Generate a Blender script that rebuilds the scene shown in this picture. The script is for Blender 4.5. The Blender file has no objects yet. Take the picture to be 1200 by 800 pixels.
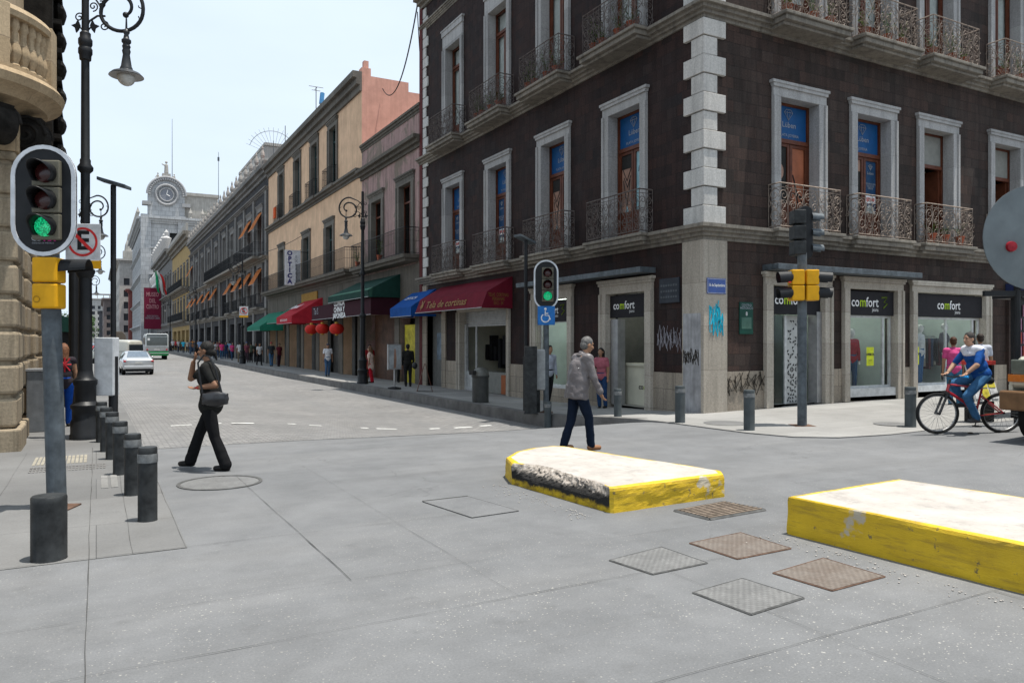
import bpy, bmesh, math, random
from mathutils import Vector, Matrix, noise
from math import sin, cos, pi, radians as R
S = bpy.context.scene
C = S.collection
F, H = 894.0, 1.65            # lens in pixels of a 1200 px wide picture, eye height

# ---------------------------------------------------------------- measuring helpers
def ray(px):
    a = (px-600)/F
    return a*.8782+.4786, -a*.4784+.8782
def on_x(px, X=12.2):
    dx, dy = ray(px); t = X/dx
    return t*dy, t
def on_y(px, Y=13.22):
    dx, dy = ray(px); t = Y/dy
    return t*dx, t
def at(px, py, z=0.0):
    d = F*(H-z)/(py-400.0); dx, dy = ray(px)
    return d*dx, d*dy
def zz(py, d): return H+(400-py)*d/F
def sm(t):
    t = max(0.0, min(1.0, t)); return t*t*(3-2*t)
def lerp(a, b, t): return a+(b-a)*t
def groad(x, y):
    near = lerp(sm((y-14)/25), sm((y-12)/3.6), sm((x-2)/5))
    z = -.38*near + .08*sm((x-11)/5)*(1-sm((y-13)/3))
    if y > 45: z += .004*(min(y, 115)-45)
    return z
def gwalk(x, y):
    z = .02-.12*sm((y-12)/5)-.09*sm((y-14)/8)*max(0, min(1, (x-9.3)/2.9)) + .09*sm((x-10.5)/8)*(1-sm((y-13.3)/2))
    z = max(z, groad(x, y)+.006)
    if y > 45: z += .004*(min(y, 115)-45)
    return z
def gz(x, y):
    if x > 9.3 and y > 12.8: return gwalk(x, y)
    return groad(x, y)

# ---------------------------------------------------------------- materials
MATS = {}
def lin(c):
    o = []
    for v in c:
        v = v/255.0
        o.append(v/12.92 if v <= .04045 else ((v+.055)/1.055)**2.4)
    return (*o, 1.0)
class NT:
    def __init__(s, name):
        m = bpy.data.materials.new(name); m.use_nodes = True
        s.m = m; s.t = m.node_tree; s.t.nodes.clear()
        s.out = s.n('ShaderNodeOutputMaterial'); s.p = s.n('ShaderNodeBsdfPrincipled')
        s.l(s.p.outputs[0], s.out.inputs['Surface'])
        s.tc = s.n('ShaderNodeTexCoord')
        s.co = s.tc.outputs['Object']
    def n(s, t, **k):
        x = s.t.nodes.new(t)
        for a, b in k.items(): setattr(x, a, b)
        return x
    def l(s, a, b): s.t.links.new(a, b)
    def math(s, op, a, b=None, clamp=False):
        x = s.n('ShaderNodeMath', operation=op, use_clamp=clamp)
        for i, v in enumerate((a, b)):
            if v is None: continue
            if isinstance(v, (int, float)): x.inputs[i].default_value = v
            else: s.l(v, x.inputs[i])
        return x.outputs[0]
    def mix(s, f, a, b, mode='MIX'):
        x = s.n('ShaderNodeMix', data_type='RGBA', blend_type=mode)
        for k, v in ((0, f), (6, a), (7, b)):
            if isinstance(v, (int, float, tuple)): x.inputs[k].default_value = v
            else: s.l(v, x.inputs[k])
        return x.outputs[2]
    def noise(s, scale, detail=4, rough=.6, vec=None, stretch=None, dist=0):
        x = s.n('ShaderNodeTexNoise'); x.inputs['Scale'].default_value = scale
        x.inputs['Detail'].default_value = detail; x.inputs['Roughness'].default_value = rough
        x.inputs['Distortion'].default_value = dist
        v = vec or s.co
        if stretch:
            mp = s.n('ShaderNodeMapping'); mp.inputs['Scale'].default_value = stretch
            s.l(v, mp.inputs[0]); v = mp.outputs[0]
        s.l(v, x.inputs['Vector'])
        return x.outputs['Fac']
    def ramp(s, fac, stops):
        x = s.n('ShaderNodeValToRGB'); cr = x.color_ramp
        while len(cr.elements) < len(stops): cr.elements.new(.5)
        for e, (p, c) in zip(cr.elements, stops):
            e.position = p; e.color = c if isinstance(c, tuple) else (c, c, c, 1)
        s.l(fac, x.inputs[0]); return x.outputs[0]
    def bump(s, h, strength=.3, dist=.02, prev=None):
        x = s.n('ShaderNodeBump'); x.inputs['Strength'].default_value = strength
        x.inputs['Distance'].default_value = dist; s.l(h, x.inputs['Height'])
        if prev: s.l(prev, x.inputs['Normal'])
        s.l(x.outputs[0], s.p.inputs['Normal']); return x.outputs[0]
    def wallvec(s):
        sp = s.n('ShaderNodeSeparateXYZ'); s.l(s.co, sp.inputs[0])
        a = s.math('ADD', sp.outputs[0], sp.outputs[1])
        cb = s.n('ShaderNodeCombineXYZ'); s.l(a, cb.inputs[0]); s.l(sp.outputs[2], cb.inputs[1])
        return cb.outputs[0]
def sc(c, k): return (min(1, c[0]*k), min(1, c[1]*k), min(1, c[2]*k), 1)
def M(name, col, rough=.6, metal=0.0, var=.25, scale=6.0, bump=.15, bscale=60, bdist=.004, coat=0, emit=None, streak=0):
    """plain painted / cloth / metal surface with uneven tone and fine relief; col is linear"""
    if name in MATS: return MATS[name]
    k = NT(name); col = (*col[:3], 1)
    base = k.mix(k.ramp(k.noise(scale), [(.3, 0.0), (.7, 1.0)]), sc(col, 1-var), sc(col, 1+var*.6))
    if streak:
        st = k.noise(2.2, 5, .65, stretch=(5, 5, .35))
        base = k.mix(k.math('MULTIPLY', k.ramp(st, [(.45, 0.0), (.75, 1.0)]), streak), base, sc(col, .35))
    k.l(base, k.p.inputs['Base Color'])
    k.p.inputs['Metallic'].default_value = metal
    x = k.n('ShaderNodeMapRange'); x.inputs[3].default_value = max(.03, rough-.1); x.inputs[4].default_value = min(1, rough+.12)
    k.l(k.noise(scale*3), x.inputs[0]); k.l(x.outputs[0], k.p.inputs['Roughness'])
    k.p.inputs['Specular IOR Level'].default_value = .08 if rough >= .85 else (.22 if rough > .35 else .5)
    if coat: k.p.inputs['Coat Weight'].default_value = coat
    if emit:
        k.p.inputs['Emission Color'].default_value = (*col[:3], 1); k.p.inputs['Emission Strength'].default_value = emit
    if bump: k.bump(k.noise(bscale, 3), bump, bdist)
    MATS[name] = k.m; return k.m
def glass_mat(name, tint=(.02, .03, .03), alpha=.18, rough=.03):
    """window glass: a mostly clear pane that still mirrors what is in front of it"""
    if name in MATS: return MATS[name]
    k = NT(name); k.t.nodes.remove(k.p)
    tr = k.n('ShaderNodeBsdfTransparent'); tr.inputs[0].default_value = (1-alpha*.8, 1-alpha*.7, 1-alpha*.72, 1)
    gl = k.n('ShaderNodeBsdfGlossy'); gl.inputs['Roughness'].default_value = rough; gl.inputs[0].default_value = (.8, .85, .87, 1)
    ge = k.n('ShaderNodeNewGeometry'); dp = k.n('ShaderNodeVectorMath', operation='DOT_PRODUCT'); k.l(ge.outputs['Normal'], dp.inputs[0]); k.l(ge.outputs['Incoming'], dp.inputs[1])
    c1 = k.math('SUBTRACT', 1.0, k.math('ABSOLUTE', dp.outputs['Value']))
    f2 = k.math('ADD', k.math('MULTIPLY', k.math('POWER', c1, 5), .8), .035, True)
    mx = k.n('ShaderNodeMixShader'); k.l(f2, mx.inputs[0]); k.l(tr.outputs[0], mx.inputs[1]); k.l(gl.outputs[0], mx.inputs[2])
    k.l(mx.outputs[0], k.out.inputs['Surface'])
    MATS[name] = k.m; return k.m
def block_mat(name, cols, bw=.45, bh=.28, mortar=.012, mcol=(.02, .02, .02, 1), rough=.85, bump=.5, blot=.35, streak=.3, off=.5, sq=1, bias=0, grain=.28):
    """coursed stone: every block its own tone, weathering on top"""
    k = NT(name); v = k.wallvec()
    br = k.n('ShaderNodeTexBrick'); br.offset = off
    k.l(v, br.inputs['Vector']); br.inputs['Scale'].default_value = 1
    br.inputs['Brick Width'].default_value = bw; br.inputs['Row Height'].default_value = bh
    br.inputs['Mortar Size'].default_value = mortar; br.inputs['Mortar Smooth'].default_value = .3
    br.inputs['Bias'].default_value = bias
    br.inputs['Color1'].default_value = (0, 0, 0, 1); br.inputs['Color2'].default_value = (1, 1, 1, 1)
    br.inputs['Mortar'].default_value = (.5, .5, .5, 1)
    n = len(cols)
    bc = k.ramp(br.outputs['Color'], [(i/(n-1), (*c[:3], 1)) for i, c in enumerate(cols)])
    b2 = k.mix(k.math('MULTIPLY', k.ramp(k.noise(.7, 5, .7), [(.35, 0.0), (.65, 1.0)]), blot), bc, (*cols[n//2][:3], 1))
    st = k.ramp(k.noise(1.6, 6, .7, stretch=(3, 3, .3)), [(.45, 0.0), (.72, 1.0)])
    b3 = k.mix(k.math('MULTIPLY', st, streak), b2, sc(cols[0], .45))
    fine = k.ramp(k.noise(26, 6, .8), [(.3, 1-grain), (.7, 1+grain)])
    b4 = k.mix(1.0, b3, fine, 'MULTIPLY')
    b5 = k.mix(br.outputs['Fac'], b4, mcol)
    k.l(b5, k.p.inputs['Base Color']); k.p.inputs['Roughness'].default_value = rough
    hh = k.math('SUBTRACT', k.math('ADD', k.math('MULTIPLY', k.noise(30, 5, .7), .5), k.math('MULTIPLY', br.outputs['Color'], .25)), br.outputs['Fac'])
    k.bump(hh, bump, .012); k.p.inputs['Specular IOR Level'].default_value = .2
    MATS[name] = k.m; return k.m
def plaster_mat(name, col, dirt=(.08, .07, .06), amount=.4, patch=None):
    k = NT(name); col = (*col[:3], 1)
    b = k.mix(k.ramp(k.noise(1.1, 6, .65), [(.3, 0.0), (.7, 1.0)]), sc(col, .78), sc(col, 1.1))
    if patch:
        b = k.mix(k.ramp(k.noise(.55, 7, .7, dist=.6), [(.5, 0.0), (.56, 1.0)]), b, (*patch[:3], 1))
    st = k.ramp(k.noise(1.3, 7, .72, stretch=(4, 4, .28)), [(.42, 0.0), (.75, 1.0)])
    b = k.mix(k.math('MULTIPLY', st, amount), b, (*dirt, 1))
    b = k.mix(k.math('MULTIPLY', k.ramp(k.noise(9, 6, .75), [(.55, 0.0), (.75, 1.0)]), amount*.6), b, (*dirt, 1))
    k.l(b, k.p.inputs['Base Color']); k.p.inputs['Roughness'].default_value = .9
    k.bump(k.noise(18, 6, .7), .35, .01); k.p.inputs['Specular IOR Level'].default_value = .2
    MATS[name] = k.m; return k.m

# ---------------------------------------------------------------- mesh builder
class MB:
    def __init__(s, xf=None): s.v = []; s.f = []; s.mi = []; s.cur = 0; s.xf = xf
    def av(s, pts):
        i = len(s.v)
        s.v += [tuple(s.xf(*p)) if s.xf else tuple(p) for p in pts]; return i
    def af(s, f): s.f.append(f); s.mi.append(s.cur)
    def quad(s, a, b, c, d):
        i = s.av([a, b, c, d]); s.af((i, i+1, i+2, i+3)); return s
    def poly(s, pts):
        i = s.av(pts); s.af(tuple(range(i, i+len(pts)))); return s
    def box(s, x0, x1, y0, y1, z0, z1):
        i = s.av([(x0, y0, z0), (x1, y0, z0), (x1, y1, z0), (x0, y1, z0), (x0, y0, z1), (x1, y0, z1), (x1, y1, z1), (x0, y1, z1)])
        for f in ((0, 3, 2, 1), (4, 5, 6, 7), (0, 1, 5, 4), (1, 2, 6, 5), (2, 3, 7, 6), (3, 0, 4, 7)): s.af(tuple(i+j for j in f))
        return s
    def prism(s, pts, d):
        """closed outline pts pushed along vector d"""
        n = len(pts); i = s.av(list(pts)+[(p[0]+d[0], p[1]+d[1], p[2]+d[2]) for p in pts])
        s.af(tuple(range(i+n-1, i-1, -1))); s.af(tuple(range(i+n, i+2*n)))
        for j in range(n): s.af((i+j, i+(j+1) % n, i+n+(j+1) % n, i+n+j))
        return s
    def rings(s, rings, close=True, caps=True):
        n = len(rings[0]); b = s.av([p for r in rings for p in r])
        for k in range(len(rings)-1):
            for j in range(n if close else n-1):
                s.af((b+k*n+j, b+k*n+(j+1) % n, b+(k+1)*n+(j+1) % n, b+(k+1)*n+j))
        if caps and close:
            s.af(tuple(range(b+n-1, b-1, -1))); e = b+(len(rings)-1)*n; s.af(tuple(range(e, e+n)))
        return s
    def tube(s, pts, r, n=6, caps=True):
        pts = [Vector(p) for p in pts]; rs = r if isinstance(r, (list, tuple)) else [r]*len(pts)
        rg = []; up = None
        for i, p in enumerate(pts):
            t = (pts[min(i+1, len(pts)-1)]-pts[max(i-1, 0)])
            if t.length < 1e-9: t = Vector((0, 0, 1))
            t.normalize()
            if up is None: up = Vector((0, 0, 1)) if abs(t.z) < .9 else Vector((1, 0, 0))
            a = t.cross(up)
            if a.length < 1e-4: a = t.cross(Vector((1, 0, 0)))
            a.normalize(); b = t.cross(a).normalized(); up = -b if b.dot(up) < 0 else b
            a = t.cross(up).normalized(); b = up
            rg.append([tuple(p+a*(cos(2*pi*j/n)*rs[i])+b*(sin(2*pi*j/n)*rs[i])) for j in range(n)])
        return s.rings(rg, True, caps)
    def lathe(s, prof, c=(0, 0, 0), n=20, arc=None):
        """prof: list of (radius, z)"""
        a0, a1 = arc or (0, 2*pi); full = arc is None; m = n if full else n+1
        rg = [[(c[0]+r*cos(a0+(a1-a0)*j/n), c[1]+r*sin(a0+(a1-a0)*j/n), c[2]+z) for j in range(m)] for r, z in prof]
        return s.rings(rg, full, full)
    def ell(s, c, r, n=12, m=8, mat=None):
        rg = []
        for i in range(m+1):
            t = -pi/2+pi*i/m; q = max(cos(t), .02)
            row = [Vector((r[0]*q*cos(2*pi*j/n), r[1]*q*sin(2*pi*j/n), r[2]*sin(t))) for j in range(n)]
            if mat: row = [mat @ p for p in row]
            rg.append([(c[0]+p.x, c[1]+p.y, c[2]+p.z) for p in row])
        return s.rings(rg)
    def cap(s, p, q, r1, r2, n=10):
        """tapered limb with round ends"""
        p, q = Vector(p), Vector(q); d = (q-p); L = d.length; d.normalize()
        pts = []; rs = []
        for t in (-.98, -.8, -.45): pts.append(p+d*t*r1); rs.append(r1*math.sqrt(1-t*t))
        pts += [p, q]; rs += [r1, r2]
        for t in (.45, .8, .98): pts.append(q+d*t*r2); rs.append(r2*math.sqrt(1-t*t))
        return s.tube(pts, rs, n)
    def cyl(s, p, q, r, n=16): return s.tube([p, q], r, n)
    def build(s, name, mat, parent=None, smooth=False, bevel=0, sub=0, recalc=True):
        me = bpy.data.meshes.new(name); me.from_pydata(s.v, [], s.f); me.update()
        for m in (mat if isinstance(mat, (list, tuple)) else [mat]): me.materials.append(m)
        if any(s.mi): me.polygons.foreach_set('material_index', s.mi)
        if recalc:
            b = bmesh.new(); b.from_mesh(me); bmesh.ops.recalc_face_normals(b, faces=b.faces); b.to_mesh(me); b.free()
        if smooth:
            me.polygons.foreach_set('use_smooth', [True]*len(me.polygons))
            try: me.set_sharp_from_angle(angle=R(40))
            except Exception: pass
        o = bpy.data.objects.new(name, me); C.objects.link(o)
        if parent: o.parent = parent
        if bevel:
            b = o.modifiers.new('bevel', 'BEVEL'); b.width = bevel; b.segments = 2; b.limit_method = 'ANGLE'; b.angle_limit = R(50)
        if sub:
            b = o.modifiers.new('sub', 'SUBSURF'); b.levels = sub; b.render_levels = sub
        return o
TS = bpy.data.scenes.new('workbench')      # an empty scene of its own, only to evaluate letters and modifiers quickly
def evaluated_mesh(t):
    TS.collection.objects.link(t); vl = TS.view_layers[0]; vl.update(); dg = vl.depsgraph; dg.update()
    me = bpy.data.meshes.new_from_object(t.evaluated_get(dg))
    TS.collection.objects.unlink(t); bpy.data.objects.remove(t); return me
def tag(o, label=None, cat=None, group=None, kind=None):
    if label: o['label'] = label
    if cat: o['category'] = cat
    if group: o['group'] = group
    if kind: o['kind'] = kind
    return o
def thing(name, label, cat, loc=(0, 0, 0), rz=0, group=None):
    o = bpy.data.objects.new(name, None); C.objects.link(o); o.empty_display_size = .2
    o.location = loc; o.rotation_euler = (0, 0, rz); return tag(o, label, cat, group)
def copy_tree(o, parent=None):
    c = o.copy(); C.objects.link(c); c.parent = parent
    for ch in list(o.children): copy_tree(ch, c)
    return c
def dup(o, loc, rz=None, label=None):
    c = copy_tree(o); c.location = loc
    if rz is not None: c.rotation_euler = (0, 0, rz)
    if label: c['label'] = label
    return c
def text(s, size, mat, parent, loc, nrm='-y', name='lettering', align='CENTER', sx=1.0, rot=0, bold=0.0, ext=0.0, width=None):
    """flat lettering standing on a vertical face; nrm is the direction it faces"""
    cu = bpy.data.curves.new(name, 'FONT'); cu.body = s; cu.size = size; cu.resolution_u = 2
    cu.align_x = align; cu.align_y = 'CENTER'; cu.offset = bold; cu.extrude = ext; cu.space_line = .85
    me = evaluated_mesh(bpy.data.objects.new(name, cu))
    me.materials.clear(); me.materials.append(mat)
    o = bpy.data.objects.new(name, me); C.objects.link(o)
    if parent: o.parent = parent
    if isinstance(nrm, str):
        n = {'-x': Vector((-1, 0, 0)), '-y': Vector((0, -1, 0)), '+x': Vector((1, 0, 0))}[nrm]
    else: n = Vector(nrm).normalized()
    x = Vector((0, 0, 1)).cross(n).normalized(); y = n.cross(x)
    if width:
        w = max(v.co.x for v in me.vertices)-min(v.co.x for v in me.vertices); sx = width/max(w, .01)
    mt = Matrix((x, y, n)).transposed().to_4x4() @ Matrix.Rotation(rot, 4, 'Z') @ Matrix.Diagonal((sx, 1, 1, 1))
    me.transform(mt); o.location = loc
    return o
def strokes(pts_list, r, mat, parent, name='lettering', n=4):
    m = MB()
    for p in pts_list: m.tube(p, r, n)
    return m.build(name, mat, parent)
# ================================================================ MATERIALS
def road_mat():
    k = NT('road_concrete')
    big = k.ramp(k.noise(.22, 6, .62, dist=.4), [(.3, 0.0), (.7, 1.0)])
    b = k.mix(big, (.102, .105, .109, 1), (.150, .152, .155, 1))
    mid = k.ramp(k.noise(1.7, 7, .7), [(.35, .86), (.65, 1.1)])
    b = k.mix(1.0, b, mid, 'MULTIPLY')
    # worn sweeps along the carriageway
    sw = k.ramp(k.noise(.9, 5, .6, stretch=(.25, 1.4, 1)), [(.48, 0.0), (.7, 1.0)])
    b = k.mix(k.math('MULTIPLY', sw, .25), b, (.19, .188, .185, 1))
    fine = k.ramp(k.noise(75, 4, .8), [(.3, .8), (.7, 1.2)])
    b = k.mix(1.0, b, fine, 'MULTIPLY')
    dk = k.ramp(k.noise(.55, 6, .7, dist=1.2), [(.52, 0.0), (.66, 1.0)])
    b = k.mix(k.math('MULTIPLY', dk, .2), b, (.085, .085, .086, 1))
    ty = k.ramp(k.noise(.8, 4, .6, stretch=(.12, 2.2, 1), dist=.3), [(.55, 0.0), (.7, 1.0)])
    b = k.mix(k.math('MULTIPLY', ty, .3), b, (.08, .08, .08, 1))
    # pale aggregate and gum spots, gathered in patches
    vo = k.n('ShaderNodeTexVoronoi'); vo.inputs['Scale'].default_value = 44; k.l(k.co, vo.inputs['Vector'])
    dot = k.ramp(vo.outputs['Distance'], [(.17, 1.0), (.25, 0.0)])
    sel = k.math('GREATER_THAN', k.noise(51, 0), .56)
    vr = k.n('ShaderNodeTexVoronoi'); vr.inputs['Scale'].default_value = 17; k.l(k.co, vr.inputs['Vector'])
    d2 = k.math('MULTIPLY', k.ramp(vr.outputs['Distance'], [(.1, 1.0), (.16, 0.0)]), k.math('GREATER_THAN', k.noise(23, 0), .62))
    patch = k.ramp(k.noise(.55, 4, .6), [(.47, 0.0), (.62, 1.0)])
    f = k.math('MULTIPLY', k.math('MAXIMUM', k.math('MULTIPLY', dot, sel), d2), k.math('MULTIPLY_ADD', patch, .8))
    sp = k.n('ShaderNodeSeparateXYZ'); k.l(k.co, sp.inputs[0])
    near = k.n('ShaderNodeMapRange'); near.inputs[1].default_value = 9; near.inputs[2].default_value = 4.5
    near.inputs[3].default_value = 0; near.inputs[4].default_value = 1; k.l(sp.outputs[1], near.inputs[0])
    f = k.math('MULTIPLY', k.math('MULTIPLY', f, near.outputs[0]), .6)
    b = k.mix(f, b, (.42, .40, .36, 1))
    # cracks
    vc = k.n('ShaderNodeTexVoronoi', feature='DISTANCE_TO_EDGE'); vc.inputs['Scale'].default_value = .33
    dv = k.n('ShaderNodeVectorMath', operation='ADD'); nn = k.n('ShaderNodeTexNoise'); nn.inputs['Scale'].default_value = 2.2; nn.inputs['Detail'].default_value = 6
    k.l(k.co, nn.inputs['Vector']); vs = k.n('ShaderNodeVectorMath', operation='SCALE'); vs.inputs[3].default_value = .5
    k.l(nn.outputs['Color'], vs.inputs[0]); k.l(k.co, dv.inputs[0]); k.l(vs.outputs[0], dv.inputs[1]); k.l(dv.outputs[0], vc.inputs['Vector'])
    ck = k.math('MULTIPLY', k.ramp(vc.outputs['Distance'], [(.0, 1.0), (.0022, 0.0)]), k.ramp(k.noise(.4), [(.5, 0.0), (.56, .5)]))
    b = k.mix(ck, b, (.06, .06, .06, 1))
    # dark drips and oil
    oil = k.ramp(k.noise(3.1, 5, .6), [(.60, 0.0), (.70, 1.0)])
    b = k.mix(k.math('MULTIPLY', oil, .3), b, (.07, .07, .07, 1))
    k.l(b, k.p.inputs['Base Color']); k.p.inputs['Roughness'].default_value = .78
    k.bump(k.math('SUBTRACT', k.math('ADD', k.noise(90, 4, .8), k.math('MULTIPLY', k.noise(4, 5, .6), 2.0)), ck), .25, .006)
    return k.m
def cobble_mat():
    k = NT('street_setts')
    br = k.n('ShaderNodeTexBrick'); k.l(k.co, br.inputs['Vector']); br.inputs['Scale'].default_value = 1
    br.inputs['Brick Width'].default_value = .17; br.inputs['Row Height'].default_value = .10; br.inputs['Mortar Size'].default_value = .012
    br.inputs['Color1'].default_value = (.145, .142, .138, 1); br.inputs['Color2'].default_value = (.225, .218, .21, 1); br.inputs['Mortar'].default_value = (.10, .097, .094, 1)
    b = k.mix(1.0, br.outputs['Color'], k.ramp(k.noise(.5, 5, .6), [(.3, .8), (.7, 1.15)]), 'MULTIPLY')
    b = k.mix(1.0, b, k.ramp(k.noise(40, 3, .7), [(.3, .85), (.7, 1.15)]), 'MULTIPLY')
    tr = k.ramp(k.noise(.8, 3, .5, stretch=(1.2, .06, 1)), [(.45, 0.0), (.65, .45)])
    b = k.mix(tr, b, (.13, .13, .13, 1))
    k.l(b, k.p.inputs['Base Color']); k.p.inputs['Roughness'].default_value = .75
    k.bump(k.math('SUBTRACT', k.math('MULTIPLY', k.noise(12, 3), .4), br.outputs['Fac']), .6, .012); return k.m
def slab_mat(name, a, b_, w=.8, h=.5, off=.5):
    k = NT(name)
    br = k.n('ShaderNodeTexBrick'); br.offset = off; k.l(k.co, br.inputs['Vector']); br.inputs['Scale'].default_value = 1
    br.inputs['Brick Width'].default_value = w; br.inputs['Row Height'].default_value = h; br.inputs['Mortar Size'].default_value = .004
    br.inputs['Color1'].default_value = (*a, 1); br.inputs['Color2'].default_value = (*b_, 1); br.inputs['Mortar'].default_value = (a[0]*.55, a[1]*.55, a[2]*.55, 1)
    c = k.mix(1.0, br.outputs['Color'], k.ramp(k.noise(.6, 7, .68), [(.3, .8), (.7, 1.14)]), 'MULTIPLY')
    c = k.mix(1.0, c, k.ramp(k.noise(50, 3, .8), [(.3, .88), (.7, 1.1)]), 'MULTIPLY')
    c = k.mix(k.ramp(k.noise(5, 4, .6), [(.66, 0.0), (.72, .4)]), c, (.09, .085, .08, 1))
    k.l(c, k.p.inputs['Base Color']); k.p.inputs['Roughness'].default_value = .8
    k.bump(k.math('SUBTRACT', k.math('MULTIPLY', k.noise(40, 3), .3), br.outputs['Fac']), .25, .006); return k.m
m_road = road_mat(); m_setts = cobble_mat()
m_walk = slab_mat('sidewalk_slabs', (.21, .206, .196), (.26, .254, .243), 1.6, .8)
m_walk2 = slab_mat('plaza_slabs', (.115, .1145, .113), (.148, .147, .144), 2.6, 1.3)
m_kerb = M('kerb_stone', (.16, .155, .15), .85, var=.35, scale=2, bscale=25, bump=.4, bdist=.01)
m_joint = M('joint', (.06, .059, .057), .9, bump=0)
m_white = M('white_marking', (.55, .55, .53), .7, var=.4, scale=12)
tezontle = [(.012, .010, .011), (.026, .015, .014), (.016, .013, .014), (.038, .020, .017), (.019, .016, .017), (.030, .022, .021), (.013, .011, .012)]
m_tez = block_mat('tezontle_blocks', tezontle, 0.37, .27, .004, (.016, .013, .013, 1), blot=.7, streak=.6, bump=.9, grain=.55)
m_tez_r = block_mat('tezontle_blocks_sunlit', [(.022, .018, .016), (.042, .027, .023), (.028, .023, .021), (.060, .037, .030), (.034, .028, .025), (.050, .038, .033), (.024, .020, .018)], .37, .27, .004, (.022, .018, .016, 1), blot=.55, streak=.65, bump=.9, grain=.5)  # lighter copy of the wall stone, its raking sunlight put into the colour
m_quoin = block_mat('white_quoin_stone', [(.42, .41, .39), (.52, .51, .49), (.46, .44, .41), (.56, .54, .52)], 3, 3, 0, blot=.2, streak=.5, bump=.3)
m_surr = block_mat('painted_stone_surround', [(.25, .248, .245), (.37, .362, .355), (.32, .312, .305)], 6, .95, .004, (.2, .2, .2, 1), blot=.2, streak=.45, bump=.2)
m_corn = block_mat('cornice_stone', [(.16, .145, .125), (.24, .215, .18), (.19, .17, .145)], 1.7, 6, .006, (.08, .07, .06, 1), blot=.4, streak=.8, bump=.4)
m_plinth = block_mat('plinth_stone', [(.22, .19, .155), (.35, .30, .24), (.28, .24, .19)], .9, .5, .006, (.1, .085, .07, 1), blot=.5, streak=.55, bump=.35)
m_pier = block_mat('pier_stone', [(.30, .265, .22), (.40, .36, .305), (.34, .30, .25)], 3, 1.0, .004, (.14, .12, .1, 1), blot=.3, streak=.45, bump=.3)
m_shopf = block_mat('shop_surround_stone', [(.32, .285, .24), (.45, .41, .35), (.38, .34, .285)], 5, .8, .004, (.14, .12, .1, 1), blot=.3, streak=.4, bump=.25)
m_wood = M('dark_varnished_wood', (.105, .032, .016), .45, var=.35, scale=5, bscale=40)
m_iron = M('weathered_iron', (.12, .10, .092), .7, var=.5, scale=9, bump=.2)
m_iron_r = M('weathered_iron_sunlit', (.25, .20, .165), .75, var=.5, scale=9, bump=.2)  # paler copy of the iron, sun on the crossing front put into the colour
m_black = M('black_iron', (.014, .015, .017), .45, var=.3, scale=4)
m_blackp = M('black_paint_worn', (.026, .028, .029), .5, var=.7, scale=7, bump=.3, bscale=22, bdist=.006)
m_greyp = M('grey_painted_steel', (.085, .10, .112), .5, var=.45, scale=7, streak=.35, bump=.25, bscale=25)
m_steel = M('dull_steel', (.34, .34, .34), .45, .6, var=.2, scale=5)
m_glass = glass_mat('window_glass'); m_gdark = glass_mat('dark_glass', alpha=.75, rough=.05)
m_dark = M('dark_interior', (.022, .021, .02), .8)
m_dim = M('dim_interior', (.09, .085, .078), .8, var=.4, scale=2)  # shade of the shop rooms is put into this low colour
m_curt = M('white_curtain', (.5, .52, .5), .9, var=.15, scale=7, bump=.3, bscale=25, bdist=.02)
m_cream = M('cream_cloth', (.42, .38, .28), .9)
m_blueS = M('blue_film', (.006, .07, .21), .5, var=.12); m_navy = M('navy_film', (.012, .05, .12), .5)
m_pale = M('pale_blue_film', (.25, .42, .47), .5, var=.25, scale=4)
m_skinP = M('photo_skin', (.32, .19, .14), .5, var=.45, scale=1.5); m_orgP = M('photo_copper', (.3, .10, .05), .5, var=.5, scale=2)
m_letter = M('white_letter', (.75, .75, .75), .6, bump=0); m_lime = M('lime_letter', (.38, .55, .02), .6, bump=0)
m_grlet = M('dim_grey_letter', (.3, .32, .36), .6, bump=0); m_redl = M('red_letter', (.55, .03, .03), .6, bump=0)
m_sign = M('charcoal_signboard', (.014, .013, .016), .7, var=.15); m_blind = M('grey_blind', (.22, .22, .2), .7, var=.15, bscale=10)
m_shopin = M('shop_pale_green_wall', (.58, .66, .60), .8, var=.2, scale=1); m_shopcr = M('shop_cream_wall', (.62, .60, .48), .8, var=.2, scale=1)
m_floorin = M('shop_floor', (.3, .29, .27), .35)
m_alu = M('white_aluminium', (.52, .53, .53), .4, .2); m_shut = M('rolled_shutter', (.42, .42, .41), .5, .2, bscale=4)
m_yel = M('safety_yellow', (.62, .31, .006), .5, var=.12, scale=8); m_yelnote = M('yellow_notice', (.6, .66, .03), .6)
m_lens_off = M('lens_dark_red', (.05, .012, .012), .2); m_hous = M('olive_housing', (.13, .12, .09), .5)
def lit_lens(name, c):
    k = NT(name); v = k.n('ShaderNodeTexVoronoi'); v.inputs['Scale'].default_value = 70; k.l(k.co, v.inputs['Vector'])
    e = k.mix(k.ramp(v.outputs['Distance'], [(.2, 1.0), (.6, 0.0)]), sc(c, .35), sc(c, 1.3)); k.l(e, k.p.inputs['Emission Color']); k.p.inputs['Emission Strength'].default_value = .75
    k.p.inputs['Base Color'].default_value = sc(c, .3); k.p.inputs['Roughness'].default_value = .2; return k.m
m_green_on = lit_lens('lit_green_lens', (.01, .50, .20)); m_red_on = lit_lens('lit_red_lens', (.9, .04, .05))
m_mag = M('magenta_letter', (.6, .03, .3), .5, bump=0)
def cloth(name, c, v=.2): return M('cloth_'+name, c, .9, var=v, scale=14, bump=.35, bscale=45, bdist=.006)
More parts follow.
